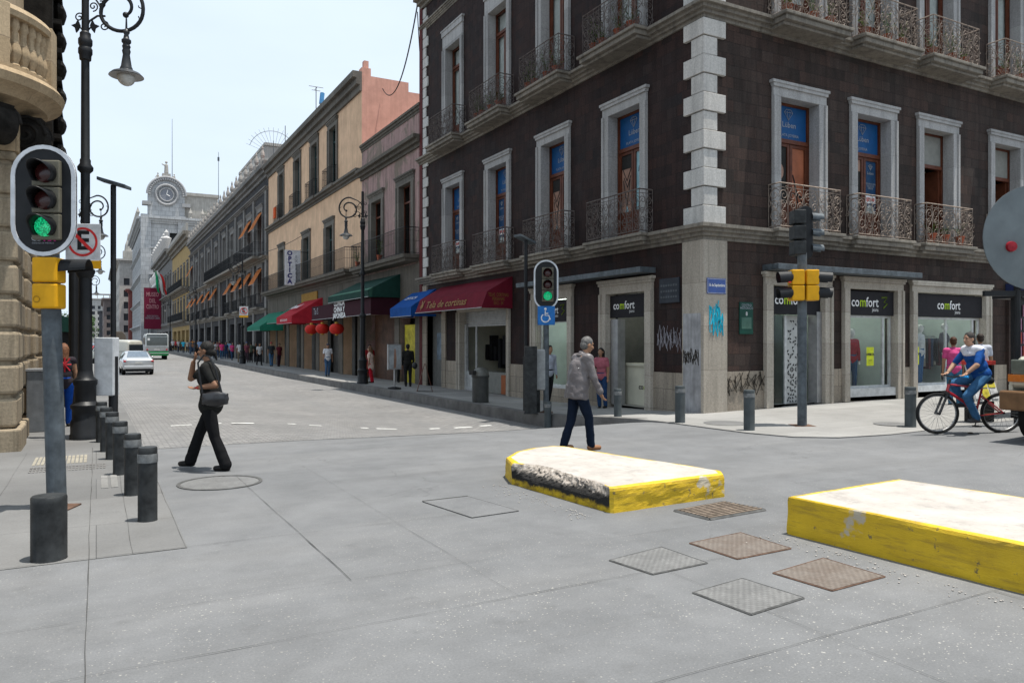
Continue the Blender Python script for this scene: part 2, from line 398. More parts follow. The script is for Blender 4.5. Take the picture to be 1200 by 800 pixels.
def awncol(name, c):
    if 'canvas_'+name in MATS: return MATS['canvas_'+name]
    m = M('canvas_'+name, c, .8, var=.22, scale=3, bump=.2, bscale=120, bdist=.002, streak=.15); t = m.node_tree
    p = next(n for n in t.nodes if n.type == 'BSDF_PRINCIPLED'); o = next(n for n in t.nodes if n.type == 'OUTPUT_MATERIAL')
    tr = t.nodes.new('ShaderNodeBsdfTranslucent'); tr.inputs[0].default_value = (*[min(1, v*1.1) for v in c], 1); mx = t.nodes.new('ShaderNodeMixShader'); mx.inputs[0].default_value = .35
    t.links.new(p.outputs[0], mx.inputs[1]); t.links.new(tr.outputs[0], mx.inputs[2]); t.links.new(mx.outputs[0], o.inputs['Surface']); return m
m_green = M('leaf_green', (.045, .085, .02), .6, var=.6, scale=3); m_green2 = M('leaf_light', (.11, .16, .03), .6, var=.5, scale=3)
m_terra = M('terracotta', (.3, .08, .04), .8)

# ================================================================ GROUND
def sheet(name, poly, zf, mat, cuts_x=(), cuts_y=(), drop=0.0, mat2=None, rim=None):
    """flat outline, sliced so it can follow the slope of the ground; drop > 0 gives it a kerb face"""
    b = bmesh.new(); vs = [b.verts.new((x, y, 0)) for x, y in poly]; b.faces.new(vs)
    for ax, cs in ((0, cuts_x), (1, cuts_y)):
        for c in cs:
            co = (c, 0, 0) if ax == 0 else (0, c, 0); no = (1, 0, 0) if ax == 0 else (0, 1, 0)
            bmesh.ops.bisect_plane(b, geom=b.verts[:]+b.edges[:]+b.faces[:], plane_co=co, plane_no=no)
    for v in b.verts: v.co.z = zf(v.co.x, v.co.y)
    bmesh.ops.recalc_face_normals(b, faces=b.faces)
    for f in b.faces:
        if f.normal.z < 0: f.normal_flip()
    if drop:
        ed = [e for e in b.edges if len(e.link_faces) == 1]
        r = bmesh.ops.extrude_edge_only(b, edges=ed)
        for v in [g for g in r['geom'] if isinstance(g, bmesh.types.BMVert)]: v.co.z -= drop
        for f in [g for g in r['geom'] if isinstance(g, bmesh.types.BMFace)]: f.material_index = 1
    me = bpy.data.meshes.new(name); b.to_mesh(me); b.free()
    me.materials.append(mat)
    if drop: me.materials.append(mat2 or mat)
    o = bpy.data.objects.new(name, me); C.objects.link(o); tag(o, kind='structure'); return o
ys = [2, 4, 6, 8, 10, 11, 12, 12.5, 13, 13.5, 14, 14.5, 15, 15.5, 16, 17, 18, 20, 22, 25, 28, 32, 36, 40, 45, 50, 60, 75, 90, 115, 130, 200]
xs = [-40, -10, -4, -2, 0, 1, 2, 3, 4, 5, 6, 7, 8, 9, 10, 11, 12, 13, 14, 15, 16, 18, 25, 40]
sheet('ground', [(-1500, -900), (1500, -900), (1500, 2500), (-1500, 2500)], groad, m_road, xs, ys)
LF = lambda e: (lambda x, y: groad(x, y)+e)
sheet('cobbled_street', [(.65, 12.9), (9.45, 12.9), (9.45, 900), (.3, 900)], LF(.004), m_setts, [x for x in xs if .65 < x < 9.45], [y for y in ys if y > 12.9])
sheet('left_sidewalk', [(-.05, 6.6), (.25, 6.6), (.25, 7.9), (.25, 700), (-30, 700), (-30, 30), (-8, 13.6), (-8, 6.6)], LF(.004), m_walk2, [x for x in xs if x < .25], [y for y in ys if y > 6.6])
sheet('left_kerb_strip', [(.25, 6.6), (.64, 6.6), (.64, 12.9), (.64, 700), (.25, 700)], LF(.005), m_walk2, [], [y for y in ys if y > 6.6])
pw = [(9.3, 300), (9.3, 16.4), (9.33, 15.7), (9.42, 15.2), (9.6, 14.5), (9.85, 13.6), (10.05, 12.9), (10.15, 12.2), (10.2, 11), (10.25, 10), (10.5, 9.2), (11.1, 8.75), (12.2, 8.55), (60, 8.4), (60, 13.35), (12.35, 13.35), (12.35, 300)]
sheet('right_sidewalk', pw, gwalk, m_walk, [9.6, 10, 10.5, 11, 12, 13, 14, 15, 16, 18, 20, 25, 35], [y for y in ys if y > 8], drop=.45, mat2=m_kerb)
# kerb stone top edge, its joints
mk = MB()
line = [(9.3, y) for y in [200, 160, 130, 115, 100, 90, 80, 70, 60, 50, 45, 40, 36, 32, 28, 25, 22, 20, 18, 17, 16.4]]+[(9.33, 15.7), (9.42, 15.2), (9.6, 14.5), (9.85, 13.6), (10.05, 12.9)]
for (x0, y0), (x1, y1) in zip(line, line[1:]):
    w = .3
    mk.quad((x0-.012, y0, gwalk(x0, y0)+.006), (x1-.012, y1, gwalk(x1, y1)+.006), (x1+w, y1, gwalk(x1+w, y1)+.006), (x0+w, y0, gwalk(x0+w, y0)+.006))
    mk.quad((x0-.012, y0, gwalk(x0, y0)+.006), (x1-.012, y1, gwalk(x1, y1)+.006), (x1-.012, y1, gwalk(x1, y1)-.4), (x0-.012, y0, gwalk(x0, y0)-.4))
tag(mk.build('right_kerb', m_kerb), kind='structure')
# joints in the concrete, thin sunken-looking strips of bitumen
jm = MB(); rj = random.Random(4)
def joint(x0, y0, x1, y1, w=.011, zf=groad, e=.0085):
    L = math.hypot(x1-x0, y1-y0); n = max(2, int(L/.25)); nx, ny = -(y1-y0)/L, (x1-x0)/L; prev = None
    ph = rj.random()*9
    for i in range(n+1):
        t = i/n; wob = .012*noise.noise(Vector((ph, t*L*1.2, 0)))+.004*noise.noise(Vector((ph, t*L*8, 3)))
        ww = w*.42*(.2+1.0*abs(noise.noise(Vector((t*L*2.5, ph, 7)))))
        x, y = lerp(x0, x1, t)+nx*wob, lerp(y0, y1, t)+ny*wob
        a = (x+nx*ww, y+ny*ww, zf(x, y)+e); b = (x-nx*ww, y-ny*ww, zf(x, y)+e)
        if prev: jm.quad(prev[0], a, b, prev[1])
        prev = (a, b)
joint(-.05, .3, -.05, 13.5, .014); joint(3.6, 1.0, 3.6, 4.33, .009); joint(1.55, 5.15, 1.5, 9.8); joint(5.2, -1, 5.2, 2.9)
joint(-6, 2.9, 12, 2.9, .009); joint(-6, 4.25, 4.2, 4.33, .008); joint(-6, 5.15, 2.6, 5.15, .006); joint(-8, 6.62, 3.0, 6.62, .008)
joint(.25, 6.6, .25, 12.8, .007); joint(.63, 6.6, .63, 12.8, .007); joint(2.4, 4.33, 2.4, 10.2, .005); joint(3.6, 5.2, 9, 5.2, .004)
joint(7.2, 6.2, 12, 6.2, .005); joint(1.7, 9.6, 9.6, 10.2, .006); joint(8.4, 3, 8.4, 8.5, .005); joint(-1.9, 6.6, -1.9, 13, .006); joint(-.9, 6.6, -.9, 13.4, .005)
joint(-1, .4, 1.2, 2.9, .004)
for y in (8.3, 9.9, 11.5, 13.1): joint(-8, y, .2, y, .005)
tag(jm.build('paving_joints', m_joint), kind='structure')
# stop line of dashes across the street mouth
dm = MB(); rd = random.Random(8)
x = .9
while x < 8.2:
    w = rd.uniform(.12, .5)
    if rd.random() < .8:
        y = 16.3+rd.uniform(-.06, .06)
        p = [(x, y), (x+w, y+rd.uniform(-.04, .04)), (x+w, y+.16), (x, y+.15)]
        dm.poly([(a, b, groad(a, b)+.009) for a, b in p])
    x += w+rd.uniform(.15, .35)
tag(dm.build('street_marking', m_white), kind='structure')
# ribbed and speckled paving strips at the crossing
def ribs(name, x0, y0, x1, y1, mat, nx, ny, gap=.4):
    m = MB(); dx, dy = (x1-x0)/nx, (y1-y0)/ny
    for i in range(nx):
        for j in range(ny):
            a, b = x0+i*dx, y0+j*dy
            m.box(a, a+dx*(1-gap), b, b+dy*(1-gap), groad(a, b)+.002, groad(a, b)+.012)
    return tag(m.build(name, mat), kind='structure')
m_tact = M('tactile_beige', (.34, .31, .25), .8)
ribs('tactile_paving', -.75, 11.9, -.1, 12.7, m_tact, 13, 16, .3)
ribs('tactile_paving', -.75, 11.25, .12, 11.75, m_kerb, 22, 3, .35)
ribs('tactile_paving', .05, 9.7, .25, 10.6, m_walk, 2, 18, .3)

# ---- covers and grates let into the ground
def cover_mat(name, c, c2, sc_=38):
    k = NT(name)
    v = k.n('ShaderNodeTexChecker'); v.inputs['Scale'].default_value = sc_; k.l(k.co, v.inputs['Vector'])
    b = k.mix(k.ramp(k.noise(4, 6, .7), [(.35, 0.0), (.65, 1.0)]), (*c, 1), (*c2, 1))
    b = k.mix(k.ramp(k.noise(11, 4, .6, dist=2), [(.5, 0.0), (.58, .35)]), b, (c2[0]*1.3, c2[1]*1.3, c2[2]*1.3, 1))
    b = k.mix(k.math('MULTIPLY', v.outputs['Fac'], .3), b, (c[0]*.4, c[1]*.4, c[2]*.4, 1))
    k.l(b, k.p.inputs['Base Color']); k.p.inputs['Roughness'].default_value = .7; k.p.inputs['Metallic'].default_value = .25
    k.bump(k.math('ADD', v.outputs['Fac'], k.noise(20, 4)), .5, .006); return k.m
m_covrust = cover_mat('rusty_cover', (.12, .092, .074), (.17, .148, .13)); m_covgrey = cover_mat('grey_cover', (.125, .125, .124), (.18, .18, .177))
m_rust = M('rust_edge', (.12, .075, .055), .85, var=.5, scale=12); m_rim = M('cover_rim', (.085, .085, .083), .8, var=.4, scale=9)
def cover(label, pts, mat, rim):
    q = [at(*p) for p in pts]; c = (sum(p[0] for p in q)/4, sum(p[1] for p in q)/4)
    t = thing('access_cover', label, 'manhole cover', (c[0], c[1], groad(*c)+.001), 0, 'cast covers in the roadway')
    L = [(p[0]-c[0], p[1]-c[1]) for p in q]
    MB().prism([(x, y, .003) for x, y in L], (0, 0, .005)).build('plate', mat, t)
    m = MB()
    for i in range(4):
        a, b = L[i], L[(i+1) % 4]; m.tube([(a[0]*1.035, a[1]*1.035, .004), (b[0]*1.035, b[1]*1.035, .004)], .006, 4)
    m.build('rim', rim, t)
    e = MB(); a, b = Vector((*L[3], 0)), Vector((*L[0], 0)); n = (a+b)/2; n.normalize()
    for k in ():
        p = a.lerp(b, k); d = (b-a).normalized()*.09
        e.prism([tuple(p-d+Vector((0, 0, .001))), tuple(p+d+Vector((0, 0, .004))), tuple(p+d+n*.07+Vector((0, 0, .004))), tuple(p-d+n*.07+Vector((0, 0, .004)))], (0, 0, .01))
cover('rusty brown rectangular cast cover between the two yellow islands', [(810, 637), (868, 625), (925, 643), (864, 655)], m_covrust, m_rust)
cover('rusty brown cast cover in front of the longer yellow island', [(908, 672), (965, 655), (1035, 676), (975, 692)], m_covrust, m_rust)
cover('smaller pale grey cast cover with dark slot at its hinge side', [(716, 657), (775, 642), (827, 660), (765, 673)], m_covgrey, m_rim)
cover('larger pale grey cast cover nearest the camera', [(814, 695), (870, 679), (940, 701), (880, 720)], m_covgrey, m_rim)
def grate():
    q = [at(*p) for p in [(792, 599), (848, 589), (895, 598), (832, 609)]]
    c = (sum(p[0] for p in q)/4, sum(p[1] for p in q)/4)
    t = thing('drain_grate', 'slotted iron drain grate beside the shorter yellow island', 'drain grate', (c[0], c[1], groad(*c)+.001))
    L = [Vector((p[0]-c[0], p[1]-c[1], .003)) for p in q]
    MB().prism([tuple(p) for p in L], (0, 0, .004)).build('slot_shade', M('slot_shade_black', (.004, .004, .004), .95), t)  # flat black plate, the shade between the bars put into its colour
    m = MB()
    for i in range(9):
        a, b = L[0].lerp(L[3], (i+.5)/9), L[1].lerp(L[2], (i+.5)/9)
        d = (L[3]-L[0])/9*.2
        m.prism([tuple(a-d+Vector((0, 0, .005))), tuple(a+d+Vector((0, 0, .005))), tuple(b+d+Vector((0, 0, .005))), tuple(b-d+Vector((0, 0, .005)))], (0, 0, .012))
    m.build('grate_bar', M('grate_rust', (.24, .19, .15), .7, .3, var=.5, scale=20), t)
    e = MB()
    for i in range(4): e.tube([tuple(L[i]*1.03), tuple(L[(i+1) % 4]*1.03)], .016, 4)
    e.build('frame', m_rim, t)
grate()
c = at(258, 565.5)
t = thing('manhole_cover', 'round flush grey manhole cover near the walking woman in black', 'manhole cover', (c[0], c[1], groad(*c)+.001))
MB().lathe([(.001, .006), (.40, .006), (.43, .003)], n=40).build('plate', m_covgrey, t); MB().lathe([(.43, .001), (.43, .009), (.47, .009), (.47, .001)], n=40).build('rim', m_rim, t)
for px, py, r, lb in ((851, 497, .42, 'pale round cover in the paving at the corner pillar'), (1048, 500, .35, 'faint ribbed cover in the pavement left of the bicycle')):
    x, y = at(px, py); t = tag(MB().lathe([(.001, .008), (r, .008), (r+.02, .004)], (0, 0, 0), 32).build('manhole_cover', m_walk2 if px < 900 else m_covgrey), lb, 'manhole cover'); t.location = (x, y, gwalk(x, y)+.002)
q = [at(*p) for p in [(495, 588), (548, 582), (608, 599), (553, 607)]]
o = MB().prism([(x, y, groad(x, y)+.002) for x, y in q], (0, 0, .006)).build('slab_cover', m_road); tag(o, 'flush concrete slab cover with dark joint left of the shorter island', 'slab cover')
je = MB()
for i in range(4):
    a, b = q[i], q[(i+1) % 4]; je.tube([(a[0], a[1], groad(*a)+.008), (b[0], b[1], groad(*b)+.008)], .002 if i else .007, 4)
je.build('joint_edge', m_joint, o)

# ---- the two painted traffic islands
def island_top_mat():
    k = NT('island_concrete'); b = k.mix(k.ramp(k.noise(2.4, 6, .7), [(.3, 0.0), (.7, 1.0)]), (.30, .275, .25, 1), (.44, .41, .375, 1))
    b = k.mix(k.ramp(k.noise(14, 5, .7), [(.58, 0.0), (.7, .5)]), b, (.22, .2, .18, 1))
    b = k.mix(k.math('MULTIPLY', k.ramp(k.noise(3.3, 6, .75), [(.55, 0.0), (.68, 1.0)]), .45), b, (.16, .15, .14, 1))
    k.l(b, k.p.inputs['Base Color']); k.p.inputs['Roughness'].default_value = .9; k.bump(k.noise(40, 5, .7), .5, .01); return k.m
def island_side_mat():
    k = NT('island_yellow_paint')
    b = k.mix(k.ramp(k.noise(3, 5, .6), [(.3, 0.0), (.7, 1.0)]), (.50, .32, .006, 1), (.66, .44, .01, 1))
    b = k.mix(k.math('MULTIPLY', k.ramp(k.noise(2.5, 6, .7, stretch=(1, 1, 9)), [(.50, 0.0), (.64, 1.0)]), .55), b, (.26, .17, .02, 1))
    b = k.mix(k.ramp(k.noise(9, 6, .75), [(.61, 0.0), (.66, 1.0)]), b, (.16, .12, .05, 1))
    b = k.mix(k.ramp(k.noise(1.7, 5, .6), [(.63, 0.0), (.66, .85)]), b, (.42, .39, .34, 1))
    k.l(b, k.p.inputs['Base Color']); k.p.inputs['Roughness'].default_value = .6; k.bump(k.noise(25, 5, .75, stretch=(1, 1, 4)), .5, .012); return k.m
m_itop = island_top_mat(); m_iside = island_side_mat(); m_burn = M('scorched_black', (.012, .011, .01), .95, var=.5, scale=14, bump=.6, bscale=50, bdist=.01)
def rough_mat():
    k = NT('broken_concrete'); b = k.ramp(k.noise(16, 6, .75), [(.35, (.07, .06, .05, 1)), (.5, (.3, .26, .22, 1)), (.68, (.62, .56, .5, 1))])
    k.l(b, k.p.inputs['Base Color']); k.p.inputs['Roughness'].default_value = .95; k.bump(k.noise(30, 6, .8), 1.0, .03); return k.m
m_broken = rough_mat()
def scorch_mat():
    k = NT('scorched_kerb_side'); sp = k.n('ShaderNodeSeparateXYZ'); k.l(k.co, sp.inputs[0]); z = sp.outputs[2]

    zn = k.math('ADD', z, k.math('MULTIPLY', k.math('SUBTRACT', k.noise(6, 6, .7), .5), .16))
    br = k.ramp(k.noise(16, 6, .75), [(.35, (.09, .08, .07, 1)), (.5, (.32, .28, .24, 1)), (.68, (.58, .52, .47, 1))])
    ye = k.mix(k.ramp(k.noise(9, 6, .7), [(.4, 0.0), (.62, 1.0)]), (.56, .38, .01, 1), (.2, .13, .02, 1))
    c = k.mix(k.ramp(zn, [(.045, 0.0), (.075, 1.0)]), ye, (.012, .011, .010, 1))
    c = k.mix(k.ramp(zn, [(.155, 0.0), (.185, 1.0)]), c, br)
    k.l(c, k.p.inputs['Base Color']); k.p.inputs['Roughness'].default_value = .95; k.bump(k.noise(30, 6, .8), .8, .02); return k.m
m_scorch = scorch_mat()
def island(label, poly, h, damaged, part=None):
    """poly: base outline, anticlockwise seen from above"""
    c = (sum(p[0] for p in poly)/len(poly), sum(p[1] for p in poly)/len(poly))
    t = thing('traffic_island', label, 'traffic island', (c[0], c[1], groad(*c)))
    P = []
    for i, p in enumerate(poly):                     # subdivide the outline
        q = poly[(i+1) % len(poly)]; L = math.hypot(q[0]-p[0], q[1]-p[1]); n = max(1, int(L/(.02 if i in damaged else .05)))
        for j in range(n): P.append((lerp(p[0], q[0], j/n)-c[0], lerp(p[1], q[1], j/n)-c[1], i, j/n))
    lv = [0, .05, .1, .14, .17, .2, .225, .25, 1]; n = len(P)
    rows = []
    hs = [-.03, .03, .06, .085, .11, .13, .15, .17, .19, h-.035, h-.01, h] if damaged else [-.03, .04, .08, .12, .155, .19, h-.035, h-.01, h]
    NL = len(hs)
    cen = Vector((0, 0, 0))
    for li, z in enumerate(hs):
        row = []
        for (x, y, e, s) in P:
            v = Vector((x, y, 0)); inn = -v.normalized()
            wob = .012*noise.noise(Vector((x*4, y*4, z*9)))+.004*noise.noise(Vector((x*22, y*22, z*30)))
            top = .008 if li == NL-2 else (.028 if li == NL-1 else 0)
            dz = .004*noise.noise(Vector((x*3+9, y*3, 1)))*(z/h)
            if e in damaged:
                w = min(1, 5*s, 5*(1-s)+.35)
                k = sm((z-.10)/(h-.10))
                top += w*k*(.12+.05*noise.noise(Vector((x*6, y*6, z*10))))+w*min(1, k*3)*(.035*noise.noise(Vector((x*22, y*22, z*40)))+.02*noise.noise(Vector((x*60, y*60, z*80))))
                dz -= w*k*.03*abs(noise.noise(Vector((x*9, y*9, 5))))
            else:
                ch = noise.noise(Vector((x*2.3+4, y*2.3, 2)))
                if ch > .5 and li >= NL-2: top += (ch-.5)*.25; dz -= (ch-.5)*.1
            row.append((x+inn.x*(top+wob), y+inn.y*(top+wob), z+dz))
        rows.append(row)
    b = MB(); b.rings(rows, True, False); body_f = len(b.f)
    for fi in range(body_f):
        li, j = divmod(fi, n); e = P[j][2]; s = P[j][3]
        if e in damaged:
            zt = hs[li]; edge = .085+.04*noise.noise(Vector((P[j][0]*5, P[j][1]*5, 0)))+.10*(s-.2)*0
            b.mi[fi] = 1
    b.build('painted_side', [m_iside, m_scorch, m_broken], t)
    tp = MB(); last = rows[-1]
    inner = []; inner2 = []
    for (x, y, z) in last:
        v = Vector((x, y, 0)); L = v.length; w_ = .04+.015*noise.noise(Vector((x*9, y*9, 3))); inner.append((x*(1-w_/L), y*(1-w_/L), h+.001)); inner2.append((x*(1-.10/L), y*(1-.10/L), h+.004*noise.noise(Vector((x*5, y*5, 0)))))
    tp.rings([last, inner], True, False)
    for fi in range(n):
        if P[fi][2] in damaged and .05 < P[fi][3] < .97: tp.mi[fi] = 2
    tp.cur = 1; k0 = len(tp.f)
    tp.rings([inner, inner2], True, False); tp.cur = 1; i0 = tp.av(inner2); tp.af(tuple(range(i0, i0+n)))
    tp.build('top', [m_iside, m_itop, m_broken], t)
    return t
island('shorter yellow kerbed island with scorched and broken corner', [(4.22, 7.75), (4.34, 6.0), (4.37, 5.97), (5.86, 6.04), (5.98, 6.2), (5.52, 8.68), (5.4, 8.78), (5.1, 8.75), (4.72, 8.55), (4.38, 8.2)], .245, {0})
island('longer yellow kerbed island, clean painted, reaching out of the picture', [(5.21, 4.62), (5.36, 2.2), (5.5, .6), (7.35, .6), (6.80, 4.70)], .325, set())
# chalky scatter of grit at the islands' feet
gr = MB(); rg = random.Random(2)
for k in range(260):
    if k % 2: x, y = 4.1-abs(rg.gauss(0, .12)), rg.uniform(5.9, 7.8)
    else: x, y = 5.1-abs(rg.gauss(0, .15)), rg.uniform(2.6, 4.7)
    r = rg.uniform(.003, .010); gr.ell((x, y, groad(x, y)+r*.6), (r, r, r*.6), 5, 3)
tag(gr.build('gravel', m_itop), kind='stuff', label='pale concrete crumbs lying along the island edges', cat='grit')
# ================================================================ FACADE TOOLS
def XL(u, w, z): return (-w, u, z)       # a front facing the street (-X), u runs up the street
def XR(u, w, z): return (u, -w, z)       # a front facing the crossing (-Y)
def wall(m, u0, u1, z0, z1, ops, depth=.3, w=0.0):
    us = sorted({u0, u1, *[o[0] for o in ops], *[o[1] for o in ops]}); zs = sorted({z0, z1, *[o[2] for o in ops], *[o[3] for o in ops]})
    us = [u for u in us if u0 <= u <= u1]; zs = [z for z in zs if z0 <= z <= z1]
    for a, b in zip(us, us[1:]):
        for c, d in zip(zs, zs[1:]):
            cu, cz = (a+b)/2, (c+d)/2
            if any(o[0] < cu < o[1] and o[2] < cz < o[3] for o in ops): continue
            m.quad((a, w, c), (b, w, c), (b, w, d), (a, w, d))
    for o in ops:
        a, b, c, d = o[:4]; dd = o[4] if len(o) > 4 else depth
        m.quad((a, w, c), (a, w-dd, c), (a, w-dd, d), (a, w, d)); m.quad((b, w, c), (b, w-dd, c), (b, w-dd, d), (b, w, d))
        m.quad((a, w, d), (a, w-dd, d), (b, w-dd, d), (b, w, d)); m.quad((a, w, c), (a, w-dd, c), (b, w-dd, c), (b, w, c))
def surround(xf, u0, u1, z0, z1, sw, pr, top=None, sill=0, hood=.12, rv=.25):
    """moulded stone frame round the opening u0..u1, z0..z1"""
    m = MB(xf); top = top or sw
    for s, a, b in ((0, u0-sw, u0), (1, u1, u1+sw)):
        m.box(a, b, .004, pr, z0, z1)
        o = (a, a+sw*.3) if s == 0 else (b-sw*.3, b)
        m.box(o[0]-.004, o[1]+.004, .006, pr+.035, z0, z1+.001)
    m.box(u0-sw, u1+sw, .004, pr, z1, z1+top)
    m.box(u0-sw-.02, u1+sw+.02, .006, pr+.04, z1+top*.72, z1+top+.002)
    if hood: m.box(u0-sw-.07, u1+sw+.07, .003, pr+hood, z1+top, z1+top+.07); m.box(u0-sw-.03, u1+sw+.03, .003, pr+hood*.6, z1+top-.05, z1+top-.001)
    if sill: m.box(u0-sw, u1+sw, .004, pr+.06, z0-sill, z0)
    if rv: m.box(u0-.002, u0+.004, -rv, pr-.002, z0, z1-.004); m.box(u1-.004, u1+.002, -rv, pr-.002, z0, z1-.004); m.box(u0-.002, u1+.002, -rv, pr-.002, z1-.004, z1+.002)
    return m
def cornice(xf, u0, u1, z0, z1, pr, steps=4, ends=True):
    m = MB(xf); n = steps
    prof = [(0, z0)]
    for i in range(n):
        t = (i+1)/n; z = lerp(z0, z1, i/n); p = pr*(t**1.3)
        prof += [(p, z+.004), (p, lerp(z0, z1, (i+1)/n)-.004)]
    prof += [(0, z1)]
    m.rings([[(u0, w, z) for w, z in prof], [(u1, w, z) for w, z in prof]]); return m
def leaf_frame(m, u0, u1, z0, z1, w, t=.07, d=.05):
    m.box(u0, u0+t, w-d, w, z0, z1); m.box(u1-t, u1, w-d, w, z0, z1); m.box(u0+t, u1-t, w-d, w-.002, z1-t, z1); m.box(u0+t, u1-t, w-d, w-.002, z0, z0+t)
def spiral(m, xf, cu, w, cz, r0, turns, a0, dr=1, n=16, th=.009):
    pts = []
    for i in range(n+1):
        t = i/n; a = a0+dr*turns*2*pi*t; r = r0*(1-.86*t)
        pts.append(xf(cu+r*cos(a), w, cz+r*sin(a)))
    m.tube(pts, th, 4, False)
RAILS = {}
def railing_mesh(kind, wid, hgt, dep, seed=1):
    """scrolled iron balcony front with two returns, origin at floor centre, facing -y locally (w outwards)"""
    key = (kind, wid, hgt, dep, seed)
    if key in RAILS: return RAILS[key]
    m = MB(); rr = random.Random(seed)
    idn = lambda u, w, z: (u, w, z)
    def panel(xf, L):
        m.tube([xf(0, 0, hgt), xf(L, 0, hgt)], .018, 4); m.tube([xf(0, 0, .06), xf(L, 0, .06)], .014, 4)
        if kind == 'scroll':
            m.tube([xf(0, 0, hgt-.1), xf(L, 0, hgt-.1)], .008, 4)
            n = max(1, round(L/.27)); s = L/n
            for i in range(n+1): m.tube([xf(min(L-.005, i*s+.005), 0, 0), xf(min(L-.005, i*s+.005), 0, hgt)], .009, 4)
            for i in range(n):
                c0 = (i+.5)*s; f = 1 if i % 2 else -1
                for (cz, r, a0, dr) in ((hgt*.74, s*.52, 0, 1), (hgt*.52, s*.46, pi, -1), (hgt*.3, s*.55, 0, -1), (hgt*.13, s*.36, pi, 1)):
                    spiral(m, xf, c0+f*s*.05+rr.uniform(-.02, .02), rr.uniform(-.012, .012), cz+rr.uniform(-.02, .02), r*rr.uniform(.85, 1.1), rr.uniform(1.3, 1.7), a0+(0 if f > 0 else pi), dr*f, 14)
                for k in range(3):
                    u = c0+rr.uniform(-.5, .5)*s; z = rr.uniform(.15, .9)*hgt
                    spiral(m, xf, u, .015, z, rr.uniform(.04, .08), 1.1, rr.uniform(0, 6), rr.choice((1, -1)), 9, .007)
                p = []
                for j in range(9):
                    t = j/8; p.append(xf(c0+s*.45*sin(t*2*pi)*f, 0, .06+t*(hgt-.16)))
                m.tube(p, .008, 4, False)
        else:
            n = max(1, round(L/.13)); s = L/n
            for i in range(n+1): m.tube([xf(i*s, 0, .02), xf(i*s, 0, hgt)], .008, 4)
            m.tube([xf(0, 0, hgt-.14), xf(L, 0, hgt-.14)], .008, 4); m.tube([xf(0, 0, hgt*.5), xf(L, 0, hgt*.5)], .007, 4)
    panel(lambda u, w, z: idn(u-wid/2, dep+w, z), wid)
    panel(lambda u, w, z: idn(-wid/2+w, dep-u, z), dep); panel(lambda u, w, z: idn(wid/2+w, dep-u, z), dep)
    me = bpy.data.meshes.new('railing'); me.from_pydata(m.v, [], m.f); me.update(); me.materials.append(None)
    RAILS[key] = me; return me
def put_rail(kind, wid, hgt, dep, parent, pos, left, mat, seed=1):
    me = railing_mesh(kind, wid, hgt, dep, seed)
    o = bpy.data.objects.new('railing', me); C.objects.link(o); o.parent = parent; o.location = pos
    o.rotation_euler = (0, 0, R(90) if left else R(180))
    o.material_slots[0].link = 'OBJECT'; o.material_slots[0].material = mat
    return o
def diamond(parent, xf, u, w, z, s, mat):
    """outline gem emblem of the blue shop films"""
    P = lambda a, b: xf(u+a*s, w, z+b*s)
    L = [[P(-.5, .25), P(-.25, .5), P(.25, .5), P(.5, .25), P(0, -.4), P(-.5, .25)], [P(-.5, .25), P(.5, .25)], [P(-.2, .25), P(0, -.4), P(.2, .25), P(0, .5), P(-.2, .25)]]
    strokes(L, .006, mat, parent, 'emblem', 4)

# ================================================================ THE DARK CORNER BUILDING
CX0, CY0 = 12.2, 13.22
cb = thing('corner_building', 'dark stone corner building with white quoins, iron balconies and comfort jeans shops', 'building', (CX0, CY0, 0))
LU, RV, TOP = 17.25, 32.0, 16.4
LW = [2.95, 6.5, 10.15, 13.9]; RW = [3.1, 5.92, 8.72, 12.15, 15.3, 18.5, 21.7, 25, 28.2]
OW = .68
ops_l = [(c-OW, c+OW, 4.36, 7.72) for c in LW]+[(c-OW, c+OW, 9.42, 13.2) for c in LW]
ops_l += [(2.05, 3.72, -.4, 2.92, .34), (5.66, 7.5, .25, 2.95, .3), (9.5, 13.25, -.4, 2.75, .34), (15.0, 16.5, -.4, 2.9, .3)]
ops_r = [(c-OW, c+OW, 4.36, 7.6) for c in RW]+[(c-OW, c+OW, 9.42, 13.2) for c in RW]
ops_r += [(2.14, 3.98, .05, 3.02, .4), (4.92, 6.86, .2, 3.0, .3), (7.72, 10.98, .25, 3.02, .3), (12.35, 15.2, .12, 3.1, .3), (17, 20, .12, 3, .3)]
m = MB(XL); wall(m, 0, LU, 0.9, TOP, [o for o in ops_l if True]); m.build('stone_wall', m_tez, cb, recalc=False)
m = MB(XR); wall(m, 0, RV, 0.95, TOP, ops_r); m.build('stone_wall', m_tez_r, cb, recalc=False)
m = MB(XL); wall(m, 0, LU, -.7, .9, ops_l, w=.03); m.build('plinth', m_plinth, cb, recalc=False)
m = MB(XR); wall(m, 0, RV, -.4, .95, ops_r, w=.03); m.build('plinth', m_plinth, cb, recalc=False)
# back and roof so it stands from any side
m = MB(); m.box(.5, RV, .5, LU, TOP-.3, TOP); m.quad((RV, 0, -.5), (RV, LU, -.5), (RV, LU, TOP), (RV, 0, TOP)); m.quad((0, LU, -.5), (RV, LU, -.5), (RV, LU, TOP), (0, LU, TOP)); m.build('roof', m_corn, cb)
m = MB(); m.box(4.2, RV-.2, 4.2, LU-.2, -.5, TOP-.4); m.box(.36, 4.2, .36, LU, 4.0, 4.1); m.box(.36, RV, .36, 4.2, 4.05, 4.15); m.box(.36, 4.2, .36, LU, 9.0, 9.1); m.box(.36, RV, .36, 4.2, 9.05, 9.15)
m.build('inner_floor', m_dim, cb)
